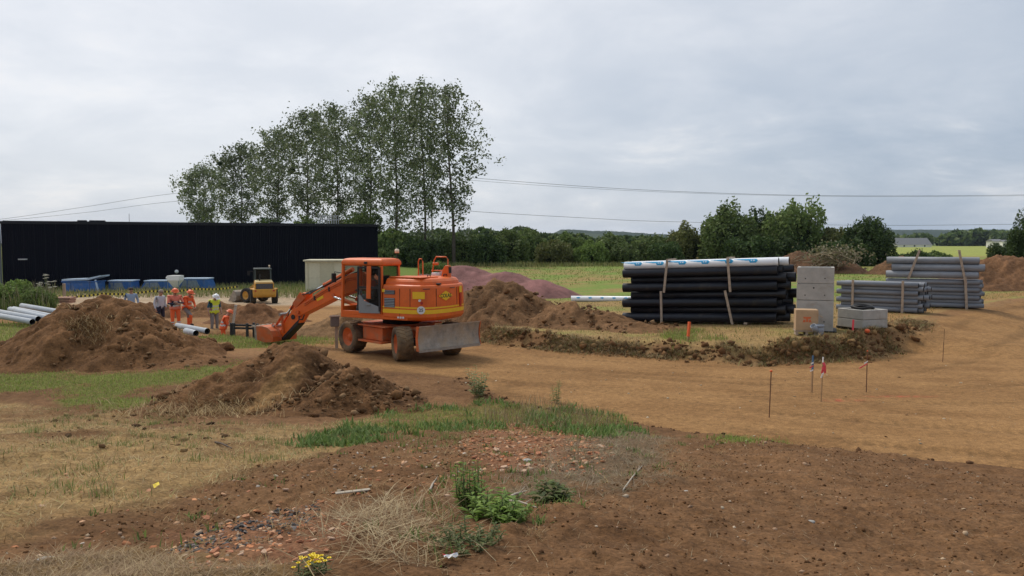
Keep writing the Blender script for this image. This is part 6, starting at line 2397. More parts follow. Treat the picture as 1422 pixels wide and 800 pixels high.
def loader():
    c = at(365, 416, 58.0)
    z0 = h1(c.x, 58.0)
    r = empty('wheel_loader', (c.x, 58.0, z0), R(112), 'yellow wheel loader with a dark cab in front of the black warehouse', 'loader')
    r.scale = (0.93, 0.93, 0.93)
    # rear half
    mb = MB()
    mb.loft([[Vector((-2.05, y, z)) for y, z in ((-0.82, 0.75), (0.82, 0.75), (0.88, 1.2), (-0.88, 1.2))],
             [Vector((-1.9, y, z)) for y, z in ((-0.86, 0.55), (0.86, 0.55), (0.90, 1.25), (-0.90, 1.25))],
             [Vector((-0.5, y, z)) for y, z in ((-0.55, 0.55), (0.55, 0.55), (0.6, 1.25), (-0.6, 1.25))]])
    body = mb.build('counterweight', M_CATY, r, bevel=0.06)
    mb = MB()
    mb.loft([[Vector((-1.95, y, z)) for y, z in ((-0.74, 1.20), (0.74, 1.20), (0.70, 1.70), (-0.70, 1.70))],
             [Vector((-0.3, y, z)) for y, z in ((-0.74, 1.20), (0.74, 1.20), (0.66, 1.85), (-0.66, 1.85))]])
    hood = mb.build('engine_hood', M_CATY, r, bevel=0.05)
    MB().box((-1.1, 0, 1.80), (1.5, 1.30, 0.10), rot=Euler((0, R(-5), 0))).build('hood_top', M_PALETOP, hood, bevel=0.03)
    g = MB().box((-1.965, 0, 1.43), (0.05, 1.26, 0.42)).build('radiator_grille', M_DARK, hood)
    for k in range(5):
        MB().box((-1.995, 0, 1.28 + 0.075 * k), (0.02, 1.2, 0.02)).build('grille_bar', M_GREYP, g)
    for s in (-1, 1):
        MB().box((-2.07, s * 0.68, 1.08), (0.05, 0.14, 0.10)).build('tail_lamp', M_REDL, body)
        MB().box((-1.3, s * 0.80, 1.20), (1.0, 0.42, 0.07)).build('rear_fender', M_CATY, r, bevel=0.02)
        wheel(r, (-1.15, s * 0.82, 0.60), 0.60, 0.42, None, (0, 1, 0), s, M_TYRED, M_CATY, 18)
    # cab
    cab = MB()
    for x in (-0.62, 0.45):
        for y in (-0.62, 0.62):
            cab.bar((x, y, 1.05), (x * 0.94, y * 0.94, 2.72), 0.11, 0.11)
    cab.box((-0.08, 0, 1.15), (1.2, 1.35, 0.24))
    co = cab.build('cab_frame', M_CABD, r)
    MB().box((-0.08, 0, 2.74), (1.28, 1.34, 0.13)).build('cab_roof', M_CABD, co, bevel=0.04)
    MB().box((-0.60, 0, 1.95), (0.02, 1.1, 1.35)).build('rear_window', M_GLASSG, co)
    MB().box((0.44, 0, 1.95), (0.02, 1.1, 1.35)).build('windscreen', M_GLASSG, co)
    for s in (-1, 1):
        MB().box((-0.08, s * 0.60, 1.95), (0.95, 0.02, 1.35)).build('side_window', M_GLASSG, co)
    MB().box((-0.1, 0, 1.7), (0.4, 0.5, 0.9)).build('seat', M_SEAT, co, bevel=0.05)
    mb = MB()
    mb.tube([(-0.55, -0.5, 2.80), (-0.55, -0.5, 2.95)], 0.02, 6)
    mb.lathe([(0.001, 0), (0.07, 0), (0.07, 0.1), (0.001, 0.14)], (-0.55, -0.5, 2.93), n=10)
    mb.build('beacon', M_LAMP, co)
    MB().tube([(-1.2, 0.3, 1.8), (-1.2, 0.3, 2.35)], 0.05, 8).build('exhaust_pipe', M_DARK, r)
    mb = MB()
    mb.tube([(0.4, 0.62, 2.5), (0.5, 0.98, 2.5)], 0.02, 6)
    mb.box((0.5, 1.02, 2.38), (0.08, 0.2, 0.34))
    mb.build('mirror', M_DARK, co)
    # front half, steered to the left
    T = Matrix.Translation((0.35, 0, 0)) @ Matrix.Rotation(R(38), 4, 'Z')
    mb = MB(T)
    mb.box((0.55, 0, 0.85), (1.2, 0.7, 0.6))
    mb.build('front_frame', M_CATY, r, bevel=0.04)
    for s in (-1, 1):
        wheel(r, (0.85, s * 0.82, 0.60), 0.60, 0.42, T, (0, 1, 0), s, M_TYRED, M_CATY, 18)
        MB(T).bar((0.45, s * 0.42, 1.35), (1.85, s * 0.42, 0.55), 0.10, 0.24).build('lift_arm', M_CATY, r)
        MB(T).tube([(0.3, s * 0.3, 0.9), (1.3, s * 0.36, 0.9)], 0.06, 8).build('lift_cylinder', M_DARK, r)
    MB(T).bar((0.5, 0, 1.55), (1.35, 0, 1.15), 0.12, 0.18).build('tilt_lever', M_CATY, r)
    mb = MB(T)
    arc = [(2.75, 0.06), (2.0, 0.06), (1.80, 0.22), (1.76, 0.55), (1.9, 0.86), (2.12, 0.98)]
    inn = [(x + 0.05, z + (0.05 if z < 0.5 else -0.02)) for x, z in arc]
    mb.prism(arc + list(reversed(inn)), (0, -1.1, 0), (1, 0, 0), (0, 0, 1), (0, 2.2, 0))
    bk = mb.build('loader_bucket', M_BLADE_S, r)
    for s in (-1, 1):
        MB(T).prism(arc, (0, s * 1.1 - 0.015, 0), (1, 0, 0), (0, 0, 1), (0, 0.03, 0)).build('bucket_side', M_BLADE_S, bk)


loader()

# ------------------------------------------------------------------ people
M_SKIN = mat('skin', (0.42, 0.24, 0.165), 0.6, var=0.08)
M_HVO = mat('hi_vis_orange', (0.80, 0.125, 0.030), 0.7, var=0.12, scale=8)
M_HVO2 = mat('hi_vis_orange_faded', (0.72, 0.20, 0.13), 0.75, var=0.12, scale=8)
M_HVY = mat('hi_vis_yellow', (0.62, 0.70, 0.05), 0.7, var=0.1, scale=8)
M_REFL = mat('reflective_band', (0.55, 0.55, 0.52), 0.4, var=0.05)
M_GREYT = mat('grey_trousers', (0.22, 0.20, 0.19), 0.85, var=0.12)
M_PALESH = mat('pale_grey_shirt', (0.46, 0.48, 0.53), 0.85, var=0.10)
M_BLUESH = mat('light_blue_shirt', (0.27, 0.35, 0.47), 0.85, var=0.10)
M_NAVY = mat('navy_cloth', (0.022, 0.026, 0.05), 0.85, var=0.15)
M_TEAL = mat('teal_shirt', (0.03, 0.10, 0.14), 0.85, var=0.1)
M_TAN = mat('tan_trousers', (0.33, 0.22, 0.14), 0.85, var=0.12)
M_BOOT = mat('work_boots', (0.06, 0.045, 0.035), 0.8)
M_HAIR = mat('brown_hair', (0.05, 0.033, 0.022), 0.8)
M_HAIRG = mat('grey_hair', (0.30, 0.24, 0.19), 0.85)
M_HELO = mat('orange_helmet', (0.80, 0.14, 0.035), 0.4, var=0.05)
M_HELW = mat('white_helmet', (0.82, 0.82, 0.82), 0.35, var=0.04)
M_EYE = mat('eyes', (0.02, 0.015, 0.012), 0.3, var=0)


def person(label, loc, heading, J=None, lean=0.0, headp=0.0, headyaw=0.0, mats=None, head='hair', hairmat=None, vest=None, vest_hem=0.93, height=1.75, bands=False):
    """J overrides joints (local, person faces +X, z up from the soles); mats: top, arm, fore, hip, thigh, shin"""
    mt = dict(top=M_HVO, arm=M_HVO, fore=M_HVO, thigh=M_HVO, shin=M_HVO, shoe=M_BOOT)
    mt.update(mats or {})
    P = {'pelvis': (0, 0, 0.96), 'spine': (0.01, 0, 1.14), 'chest': (0, 0, 1.34), 'neckb': (-0.01, 0, 1.46), 'neck': (0.0, 0, 1.53), 'jaw': (0.045, 0, 1.58), 'skull': (0.02, 0, 1.66)}
    for s, n in ((1, 'l'), (-1, 'r')):
        P['sh' + n] = (0, s * 0.19, 1.42)
        P['el' + n] = (-0.03, s * 0.26, 1.14)
        P['wr' + n] = (0.06, s * 0.27, 0.90)
        P['hip' + n] = (0, s * 0.10, 0.90)
        P['kn' + n] = (0.03, s * 0.11, 0.50)
        P['an' + n] = (0.0, s * 0.12, 0.09)
        P['toe' + n] = (0.16, s * 0.13, 0.045)
    P = {k: Vector(v) for k, v in P.items()}
    if J:
        for k, v in J.items():
            P[k] = Vector(v)
    upper = ['spine', 'chest', 'neckb', 'neck', 'jaw', 'skull', 'shl', 'shr', 'ell', 'elr', 'wrl', 'wrr']
    Ml = Matrix.Rotation(lean, 3, 'Y')
    base = P['pelvis'].copy()
    for k in upper:
        if J and k in J and k in ('wrl', 'wrr', 'ell', 'elr'):
            continue
        P[k] = base + Ml @ (P[k] - base)
    HR = Matrix.Rotation(lean + headp, 3, 'Y') @ Matrix.Rotation(headyaw, 3, 'Z')
    hb = P['neck'].copy()
    P['jaw'] = hb + HR @ Vector((0.045, 0, 0.055))
    P['skull'] = hb + HR @ Vector((0.02, 0, 0.135))
    rad = {'pelvis': 0.145, 'spine': 0.125, 'chest': 0.145, 'neckb': 0.085, 'neck': 0.055, 'jaw': 0.066, 'skull': 0.098}
    for n in 'lr':
        rad.update({'sh' + n: 0.072, 'el' + n: 0.047, 'wr' + n: 0.034, 'hip' + n: 0.10, 'kn' + n: 0.068, 'an' + n: 0.055, 'toe' + n: 0.042})
    edges = [('pelvis', 'spine'), ('spine', 'chest'), ('chest', 'neckb'), ('neckb', 'neck'), ('neck', 'jaw'), ('jaw', 'skull')]
    for n in 'lr':
        edges += [('chest', 'sh' + n), ('sh' + n, 'el' + n), ('el' + n, 'wr' + n), ('pelvis', 'hip' + n), ('hip' + n, 'kn' + n), ('kn' + n, 'an' + n), ('an' + n, 'toe' + n)]
    keys = list(P)
    me = bpy.data.meshes.new('figure')
    me.from_pydata([tuple(P[k]) for k in keys], [(keys.index(a), keys.index(b)) for a, b in edges], [])
    tmp = bpy.data.objects.new('figure', me)
    COL.objects.link(tmp)
    sk = tmp.modifiers.new('skin', 'SKIN')
    sk.use_smooth_shade = True
    if not me.skin_vertices:
        bpy.context.view_layer.objects.active = tmp
    lay = me.skin_vertices[0].data if me.skin_vertices else None
    if lay:
        for i, k in enumerate(keys):
            lay[i].radius = (rad[k] * 1.0, rad[k] * 1.0)
            lay[i].use_root = (k == 'pelvis')
    ss = tmp.modifiers.new('sub', 'SUBSURF')
    ss.levels = ss.render_levels = 2
    dg = bpy.context.evaluated_depsgraph_get()
    dg.update()
    bme = bpy.data.meshes.new_from_object(tmp.evaluated_get(dg))
    bpy.data.objects.remove(tmp)
    V = np.array([v.co[:] for v in bme.vertices])
    # widen the trunk sideways
    ctr = np.array([f.center[:] for f in bme.polygons])
    segs = []
    for a, b in edges:
        segs.append((np.array(P[a]), np.array(P[b])))
    D = []
    for a, b in segs:
        ab = b - a
        t = np.clip(((ctr - a) @ ab) / (ab @ ab + 1e-9), 0, 1)
        D.append(np.linalg.norm(ctr - (a + t[:, None] * ab), axis=1))
    own = np.argmin(np.array(D), 0)
    slot = {}
    for i, (a, b) in enumerate(edges):
        if b in ('jaw', 'skull', 'neck'):
            slot[i] = 'skin'
        elif a[:2] == 'sh' or b[:2] == 'sh':
            slot[i] = 'arm'
        elif a[:2] == 'el':
            slot[i] = 'fore'
        elif a[:3] == 'hip' or b[:3] == 'hip':
            slot[i] = 'thigh'
        elif a[:2] == 'kn':
            slot[i] = 'shin'
        elif a[:2] == 'an':
            slot[i] = 'shoe'
        else:
            slot[i] = 'top'
    order = ['skin', 'top', 'arm', 'fore', 'thigh', 'shin', 'shoe', 'eye']
    mt['skin'], mt['eye'] = M_SKIN, M_EYE
    verts = [Vector(v) for v in V]
    faces = [list(f.vertices) for f in bme.polygons]
    fm = [order.index(slot[o]) for o in own]
    bpy.data.meshes.remove(bme)
    body = MB()
    body.v, body.f, body.m, body.s = list(verts), list(faces), list(fm), [True] * len(faces)
    # face: nose, ears, eyes, mouth
    sk_ = P['skull']
    q = lambda x, y, z: sk_ + HR @ Vector((x, y, z))
    body.tube([q(0.085, 0, 0.005), q(0.118, 0, -0.03), q(0.085, 0, -0.045)], [0.010, 0.016, 0.012], 6, 0)
    for s in (-1, 1):
        body.ball(q(-0.005, s * 0.092, -0.02), 0.024, 6, 5, 0, (0.6, 0.4, 1.2))
        body.ball(q(0.086, s * 0.034, -0.002), 0.011, 6, 5, 7)
    body.bar(q(0.094, -0.026, -0.075), q(0.094, 0.026, -0.075), 0.012, 0.010, 7)
    # hands: palm, four unequal bent fingers and a thumb
    for n, s in (('l', 1), ('r', -1)):
        w = P['wr' + n]
        d = (w - P['el' + n]).normalized()
        side = Vector((d.z, 0, -d.x))
        side = side.normalized() if side.length > 0.1 else Vector((1, 0, 0))
        nr = d.cross(side).normalized()
        palm = w + d * 0.045
        body.tube([w - d * 0.02, w + d * 0.02, w + d * 0.06, w + d * 0.085], [0.028, 0.036, 0.040, 0.032], 8, 0, squash=0.6, up=nr)
        for k, ln in enumerate((0.066, 0.076, 0.070, 0.054)):
            b0 = w + d * 0.078 + side * (0.027 - 0.018 * k)
            m = b0 + d * ln * 0.55 + nr * (-s * 0.010)
            e = m + d * ln * 0.35 + nr * (-s * 0.026)
            body.tube([b0, m, e], [0.0095, 0.0088, 0.0065], 5, 0)
        t0 = w + d * 0.03 + side * 0.030
        body.tube([t0, t0 + d * 0.030 + side * 0.026, t0 + d * 0.06 + side * 0.028 - nr * (s * 0.012)], [0.012, 0.011, 0.008], 5, 0)
    sc = height / 1.75
    root = empty('person', loc, heading, label, 'person')
    root.scale = (sc * 1.16, sc * 1.16, sc * 1.03)
    bo = body.build('body', [mt[k] for k in order], root)
    if head == 'hair':
        mb = MB()
        prof = [(0.105 * math.cos(a), 0.105 * math.sin(a)) for a in np.linspace(-0.25, PI / 2 - 0.02, 7)]
        mb.lathe(prof, q(-0.018, 0, 0.012), HR @ Vector((-0.25, 0, 1)), 14)
        mb.build('hair', hairmat or M_HAIR, root)
    else:
        hm = {'orange': M_HELO, 'white': M_HELW}[head]
        mb = MB()
        prof = [(0.126 * math.cos(a), 0.02 + 0.118 * math.sin(a)) for a in np.linspace(0.0, PI / 2 - 0.02, 8)]
        prof = [(0.150, 0.004), (0.150, 0.012), (0.128, 0.02)] + prof[1:]
        mb.lathe(prof, q(0, 0, 0.012), HR @ Vector((0, 0, 1)), 18)
        a = q(0.11, 0, 0.03)
        mb.box(q(0.155, 0, 0.018), (0.08, 0.17, 0.012), rot=HR)
        mb.bar(q(-0.10, 0, 0.105), q(0.10, 0, 0.105), 0.04, 0.07)
        mb.build('helmet', hm, root)
    if vest:
        tops = [i for i, o in enumerate(own) if slot[o] in ('top',) or (slot[o] == 'arm' and edges[o][1][:2] == 'sh') or (slot[o] == 'thigh' and edges[o][0] == 'pelvis')]
        sel = [i for i in tops if ctr[i][2] > vest_hem * 1.0 - 0.06]
        me2 = body
        vm = {}
        nv, nf, nm = [], [], []
        # vertex normals from the faces
        vn = [Vector((0, 0, 0)) for _ in verts]
        for f in faces:
            a, b, c_ = verts[f[0]], verts[f[1]], verts[f[2]]
            n_ = (b - a).cross(c_ - a)
            for i in f:
                vn[i] += n_
        for fi in sel:
            ff = []
            for vi in faces[fi]:
                if vi not in vm:
                    vm[vi] = len(nv)
                    n_ = vn[vi].normalized() if vn[vi].length > 0 else Vector((0, 0, 1))
                    nv.append(verts[vi] + n_ * 0.022)
                ff.append(vm[vi])
            nf.append(ff)
            zc = ctr[fi][2]
            nm.append(1 if (abs(zc - 1.06) < 0.028 or abs(zc - 1.22) < 0.026) else 0)
        v = MB()
        v.v, v.f, v.m, v.s = nv, nf, nm, [True] * len(nf)
        vo = v.build('vest', [vest, M_REFL], root)
        so = vo.modifiers.new('thick', 'SOLIDIFY')
        so.thickness = 0.012
        so.offset = 1
    if bands:
        for z, r_ in ((0.34, 0.095), (0.24, 0.09)):
            for n in 'lr':
                a, b = P['kn' + n], P['an' + n]
                t = (P['kn' + n].z - z) / max(1e-3, (P['kn' + n].z - P['an' + n].z))
                c_ = a.lerp(b, min(max(t, 0), 1))
                mb = MB()
                mb.tube([c_ + Vector((0, 0, 0.025)), c_ - Vector((0, 0, 0.025))], r_ * 0.80, 12, caps=False)
                mb.build('reflective_band', M_REFL, root)
    return root


def ground_at(px, Y, dz=0.0):
    p = at(px, 337, Y)
    return Vector((p.x, Y, h1(p.x, Y) + dz))


person('dark-haired man in a light blue shirt behind the big soil mound', ground_at(180, 38.5), R(-60), mats=dict(top=M_BLUESH, arm=M_BLUESH, fore=M_BLUESH, thigh=M_NAVY, shin=M_NAVY), head='hair', hairmat=M_HAIR, headp=0.15)
person('grey-haired man in a pale grey shirt beside the workers in orange', ground_at(220, 36.2), R(-25), J=dict(ell=(-0.05, 0.27, 1.15), wrl=(0.02, 0.28, 0.92)), mats=dict(top=M_PALESH, arm=M_PALESH, fore=M_PALESH, thigh=M_NAVY, shin=M_TAN), head='hair', hairmat=M_HAIRG, headp=0.3, lean=0.04)
person('worker in full orange hi-vis with orange helmet, standing with folded arms, nearest the mound', ground_at(241, 35.2), R(-55), J=dict(ell=(0.10, 0.28, 1.15), wrl=(0.26, 0.02, 1.20), elr=(0.10, -0.28, 1.15), wrr=(0.26, 0.02, 1.14)), mats=dict(fore=M_NAVY, top=M_HVO2, arm=M_HVO2), head='orange', headp=0.25, vest=M_HVO2, height=1.80, bands=True)
person('worker in orange hi-vis with a raised bent knee, arms on the knee', ground_at(256, 35.8), R(-20), J=dict(hipr=(0, -0.10, 0.90), knr=(0.36, -0.13, 0.66), anr=(0.34, -0.13, 0.24), toer=(0.50, -0.14, 0.21), ell=(0.22, 0.24, 1.10), wrl=(0.42, 0.05, 0.98), elr=(0.24, -0.24, 1.08), wrr=(0.42, -0.08, 0.94)), lean=0.30, headp=0.05, mats=dict(thigh=M_GREYT), head='orange', vest=M_HVO, bands=False)
person('worker in a yellow hi-vis vest and white helmet looking into the trench', ground_at(295, 36.0, -0.18), R(-35), J=dict(ell=(0.02, 0.27, 1.13), wrl=(0.14, 0.24, 0.92)), lean=0.10, headp=0.55, mats=dict(top=M_TEAL, arm=M_TEAL, fore=M_SKIN, thigh=M_GREYT, shin=M_GREYT), head='white', vest=M_HVY, vest_hem=0.90, height=1.74)
person('worker in an orange vest and helmet standing in the trench', ground_at(307, 33.9), R(20), J=dict(ell=(0.16, 0.26, 1.12), wrl=(0.36, 0.16, 0.95), elr=(0.18, -0.25, 1.12), wrr=(0.38, -0.14, 0.96)), lean=0.30, headp=0.2, mats=dict(fore=M_SKIN, thigh=M_HVO, shin=M_HVO), head='orange', vest=M_HVO, height=1.70)
# operator
op = person('person seated at the controls inside the excavator cab', (0, 0, 0), 0, J=dict(pelvis=(0, 0, 0.54), spine=(0.0, 0, 0.72), chest=(0, 0, 0.92), neckb=(0, 0, 1.04), neck=(0.01, 0, 1.11),
            shl=(0, 0.19, 1.0), shr=(0, -0.19, 1.0), ell=(0.14, 0.26, 0.78), elr=(0.14, -0.26, 0.78), wrl=(0.38, 0.28, 0.78), wrr=(0.38, -0.28, 0.78),
            hipl=(0.04, 0.11, 0.54), hipr=(0.04, -0.11, 0.54), knl=(0.47, 0.14, 0.54), knr=(0.47, -0.14, 0.54), anl=(0.60, 0.14, 0.12), anr=(0.60, -0.14, 0.12), toel=(0.76, 0.15, 0.08), toer=(0.76, -0.15, 0.08)),
            lean=0.22, headp=0.15, mats=dict(top=M_GREYT, arm=M_HVO2, fore=M_SKIN, thigh=M_GREYT, shin=M_HVO2), head='hair', hairmat=M_HAIR)
Mx = Matrix.Translation((-3.71, 25.85, 0)) @ Matrix.Rotation(R(150), 4, 'Z')
op.location = Mx @ Vector((0.40, 0.78, 1.42))
op.rotation_euler = (0, 0, R(150))
op.scale = (1, 1, 1)

# ------------------------------------------------------------------ trench pieces
sp = at(345, 468, 31.9)
tb = empty('trench_shoring', (sp.x, sp.y, h1(sp.x, sp.y) - 0.05), R(-12), 'dark steel shoring posts and rails at the trench, left of the bucket', 'shoring')
M_SHOR = mat('dark_shoring_steel', (0.045, 0.043, 0.042), 0.65, metal=0.2, var=0.3)
zt = at(345, 449, 31.9).z - tb.location.z
for x in (-0.78, -0.66, -0.05, 0.08, 0.42):
    MB().box((x, 0.0 if x != 0.08 else 0.3, zt / 2 - 0.15), (0.09, 0.09, zt + 0.3)).build('post', M_SHOR, tb, bevel=0.008)
for z in (zt - 0.10, zt - 0.22, 0.18):
    MB().bar((-0.86, 0.08, z), (0.62, 0.08, z), 0.06, 0.09).build('rail', M_SHOR, tb, bevel=0.006)
MB().bar((0.10, 0.1, 0.05), (0.45, 0.1, zt - 0.05), 0.05, 0.05).build('brace', M_SHOR, tb)
MB().tube([(0.12, -0.04, 0.14), (0.26, -0.06, 0.14)], 0.07, 10).build('pale_end', M_TAPEW, tb)
a, b = at(321, 452, 32.6), at(327.5, 424, 33.0)
pl = empty('timber_plank', a, 0, 'pale timber plank standing upright in the trench beside the worker', 'plank')
MB().bar((0, 0, -0.4), b - a, 0.11, 0.035, up=(0, 1, 0)).build('board', M_BATTEN, pl, bevel=0.004)
MB().bar(Vector((0, 0, 0)) + (b - a) * 0.985, (b - a) * 1.0, 0.112, 0.037, up=(0, 1, 0)).build('painted_end', M_TAPEW, pl)

# ------------------------------------------------------------------ foreground individuals
M_TILE = [mat('terracotta_%s' % n, c, 0.9, var=0.25, scale=20, bump=0.4) for n, c in (('light', (0.52, 0.25, 0.13)), ('mid', (0.42, 0.17, 0.085)), ('pale', (0.55, 0.36, 0.24)))]


def fragment(px, py, size, seed, m):
    g = random.Random(seed)
    p = on(px, py)
    k = g.choice((4, 5, 5, 6))
    poly = []
    for i in range(k):
        a = (i + 0.5 * g.random()) * 2 * PI / k
        poly.append((math.cos(a) * size * g.uniform(0.7, 1.1), math.sin(a) * size * g.uniform(0.45, 0.8)))
    mb = MB()
    mb.prism(poly, (0, 0, -size * 0.08), (1, 0, 0), (0, 1, 0), (0, 0, size * 0.42))
    o = mb.build('brick_fragment', m, None, bevel=size * 0.05, seg=1)
    o.location = (p.x, p.y, float(H(np.array([p.x]), np.array([p.y]), True)[0]) + size * 0.10)
    o.rotation_euler = (g.uniform(-0.35, 0.35), g.uniform(-0.35, 0.35), g.uniform(0, 6.28))
    return o


fr = random.Random(77)
frag = []
for i in range(44):
    frag.append((fr.uniform(285, 470), fr.uniform(712, 792), fr.uniform(0.018, 0.040)))
for i in range(56):
    frag.append((fr.uniform(655, 835), fr.uniform(596, 655), fr.uniform(0.028, 0.055)))
for i in range(24):
    frag.append((fr.uniform(40, 640), fr.uniform(640, 730), fr.uniform(0.018, 0.034)))
for i, (px, py, s) in enumerate(frag):
    o = fragment(px, py, s, 300 + i, M_TILE[i % 3])
    if i < 44:
        tag(o, 'orange tile fragment beside the dark slate chips in the lower left', 'brick piece', 'tile fragments by the slate chips')
    elif i < 100:
        tag(o, 'orange brick fragment in the rubble patch at the centre', 'brick piece', 'brick fragments in the central rubble')
    else:
        tag(o, 'stray terracotta fragment on the dark soil of the left foreground', 'brick piece', 'stray fragments on the dark soil')
for (px, py, s, lab) in ((65, 783, 0.10, 'pale stone at the lower left corner'), (732, 641, 0.075, 'pale flat stone at the edge of the brick rubble'), (1125, 727, 0.05, 'small pale stone on the right foreground soil'), (953, 684, 0.045, 'whitish stone on the soil right of the weeds')):
    p = on(px, py)
    V0, F0 = ico()
    g = np.random.default_rng(int(px))
    V = V0 * np.array((1, 0.7, 0.42)) * s * (1 + 0.6 * (g.random((len(V0), 1)) - 0.5))
    me = np_mesh('stone', V, F0, M_CONC, None, False)
    o = link('stone', me)
    o.location = (p.x, p.y, p.z + s * 0.15)
    sb = o.modifiers.new('sub', 'SUBSURF')
    sb.levels = sb.render_levels = 1
    tag(o, lab, 'stone')

# green weeds
M_PLANT = mat('weed_leaves', (1, 1, 1), 0.55, var=0, attr=True, translucent=0.3, spec=0.25)
M_STEM = mat('weed_stems', (0.14, 0.17, 0.06), 0.8, var=0.2)


def weed(px, py, hgt, spread, stems, label, cols, leaf=0.05, seed=1, name='weed_plant', dens=1.0):
    p = on(px, py)
    r = empty(name, (p.x, p.y, p.z), 0, label, 'plant')
    g = np.random.default_rng(seed)
    mb = MB()
    V, F, C = [], [], []
    for k in range(stems):
        a = k * 2.4
        d = spread * math.sqrt((k + 0.5) / stems)
        top = Vector((math.cos(a) * d * 1.3, math.sin(a) * d * 1.3, hgt * (0.55 + 0.5 * g.random())))
        b = Vector((math.cos(a) * d * 0.35, math.sin(a) * d * 0.35, -0.02))
        m = b.lerp(top, 0.5) + Vector((math.cos(a), math.sin(a), 0)) * 0.03
        mb.tube([b, m, top], [0.006, 0.005, 0.002], 5)
        nl = int(26 * dens)
        for i in range(nl):
            t = 0.12 + 0.88 * i / nl
            q = b * (1 - t) ** 2 + m * 2 * t * (1 - t) + top * t * t
            az = i * 2.4 + g.random()
            L = leaf * (1.15 - 0.5 * t) * (0.7 + 0.6 * g.random())
            dr = Vector((math.cos(az), math.sin(az), 0.35 * g.random() - 0.05)).normalized()
            sd = Vector((-math.sin(az), math.cos(az), 0)) * L * 0.17
            o = len(V)
            V += [q, q + dr * L * 0.5 + sd + Vector((0, 0, L * 0.12)), q + dr * L, q + dr * L * 0.5 - sd + Vector((0, 0, L * 0.12))]
            F.append((o, o + 1, o + 2, o + 3))
            c = np.array(cols[g.integers(0, len(cols))]) * (0.75 + 0.5 * g.random())
            C += [c] * 4
    mb.build('stems', M_STEM, r)
    link('leaves', np_mesh('leaves', np.array([v[:] for v in V]), F, M_PLANT, np.array(C)), r)
    return r


LG = [(0.15, 0.235, 0.04), (0.19, 0.28, 0.055), (0.11, 0.18, 0.032)]
DG = [(0.10, 0.135, 0.04), (0.13, 0.165, 0.05), (0.075, 0.105, 0.03), (0.2, 0.17, 0.08)]
weed(652, 708, 0.36, 0.09, 15, 'tall light green weed in the middle of the foreground', LG, 0.07, 1, dens=0.7)
weed(688, 720, 0.17, 0.17, 15, 'spreading bright green weed right of the tall one', LG, 0.095, 2, dens=0.7)
weed(652, 762, 0.13, 0.17, 18, 'low dark green weed in front of the tall light green one', DG, 0.05, 3, dens=1.2)
weed(704, 728, 0.13, 0.10, 7, 'small green weed at the right foot of the spreading one', LG, 0.08, 4)
weed(766, 698, 0.15, 0.12, 8, 'small dark grass-like weed among the dead weeds', DG, 0.12, 5)
weed(664, 552, 0.75, 0.25, 8, 'tall wispy pale weed at the edge of the ochre track', [(0.2, 0.25, 0.09), (0.26, 0.29, 0.14)], 0.14, 6)
weed(772, 560, 0.55, 0.12, 4, 'thin single weed stalk at the edge of the track', [(0.2, 0.24, 0.08)], 0.10, 7)
# yellow flower
fl = weed(437, 806, 0.10, 0.07, 8, 'small plant with yellow flowers at the bottom edge', DG, 0.05, 8, name='yellow_flower')
M_FLOWER = mat('yellow_petals', (0.80, 0.58, 0.01), 0.6, var=0.1)
gf = random.Random(3)
for k in range(34):
    c_ = Vector((gf.gauss(0, 0.036), gf.gauss(0, 0.028), 0.105 + gf.gauss(0, 0.010)))
    mb = MB()
    for j in range(6):
        a = j * PI / 3
        d = Vector((math.cos(a), math.sin(a), 0.25)) * 0.012
        s_ = Vector((-math.sin(a), math.cos(a), 0)) * 0.005
        mb.add([c_, c_ + d * 0.6 + s_, c_ + d, c_ + d * 0.6 - s_], [(0, 1, 2, 3)])
    mb.ball(c_ + Vector((0, 0, 0.002)), 0.005, 6, 4)
    mb.build('flower_head', M_FLOWER, fl)


def stick(px0, py0, px1, py1, r, label, m, name='stick', flat=False, cat='stick', lift=0.02):
    a, b = on(px0, py0), on(px1, py1)
    a.z += lift
    b.z += lift
    o = empty(name, a, 0, label, cat)
    if flat:
        MB().bar((0, 0, 0), b - a, r * 2, 0.012).build('board', m, o, bevel=0.003)
    else:
        d = b - a
        mb = MB()
        mb.tube([(0, 0, 0), d * 0.4 + Vector((0, 0, 0.012)), d], [r, r * 0.9, r * 0.55], 6)
        mb.build('shaft', m, o)
        mb = MB()
        mb.tube([d * 0.6 + Vector((0, 0, 0.008)), d * 0.75 + Vector((0.02, 0.06, 0.03))], [r * 0.5, r * 0.2], 5)
        mb.build('twig', m, o)


M_STICKP = mat('bleached_wood', (0.42, 0.36, 0.28), 0.85, var=0.2, scale=10)
M_STICKD = mat('dark_wood', (0.10, 0.07, 0.05), 0.9, var=0.2)
stick(466, 689, 514, 683, 0.022, 'flat weathered plank piece lying on the rubble', M_STICKP, 'plank_piece', True, 'plank')
stick(597, 684, 606, 668, 0.010, 'short bleached stick left of the tall weed', M_STICKP)
stick(703, 697, 732, 685, 0.011, 'bleached stick pointing right of the green weeds', M_STICKP)
stick(705, 699, 745, 709, 0.009, 'bleached stick sloping down right of the green weeds', M_STICKP)
stick(299, 616, 322, 625, 0.014, 'dark forked stick lying in the mown grass', M_STICKD)
stick(865, 684, 893, 648, 0.008, 'long thin pale stalk leaning in the dead weeds', M_STICKP)
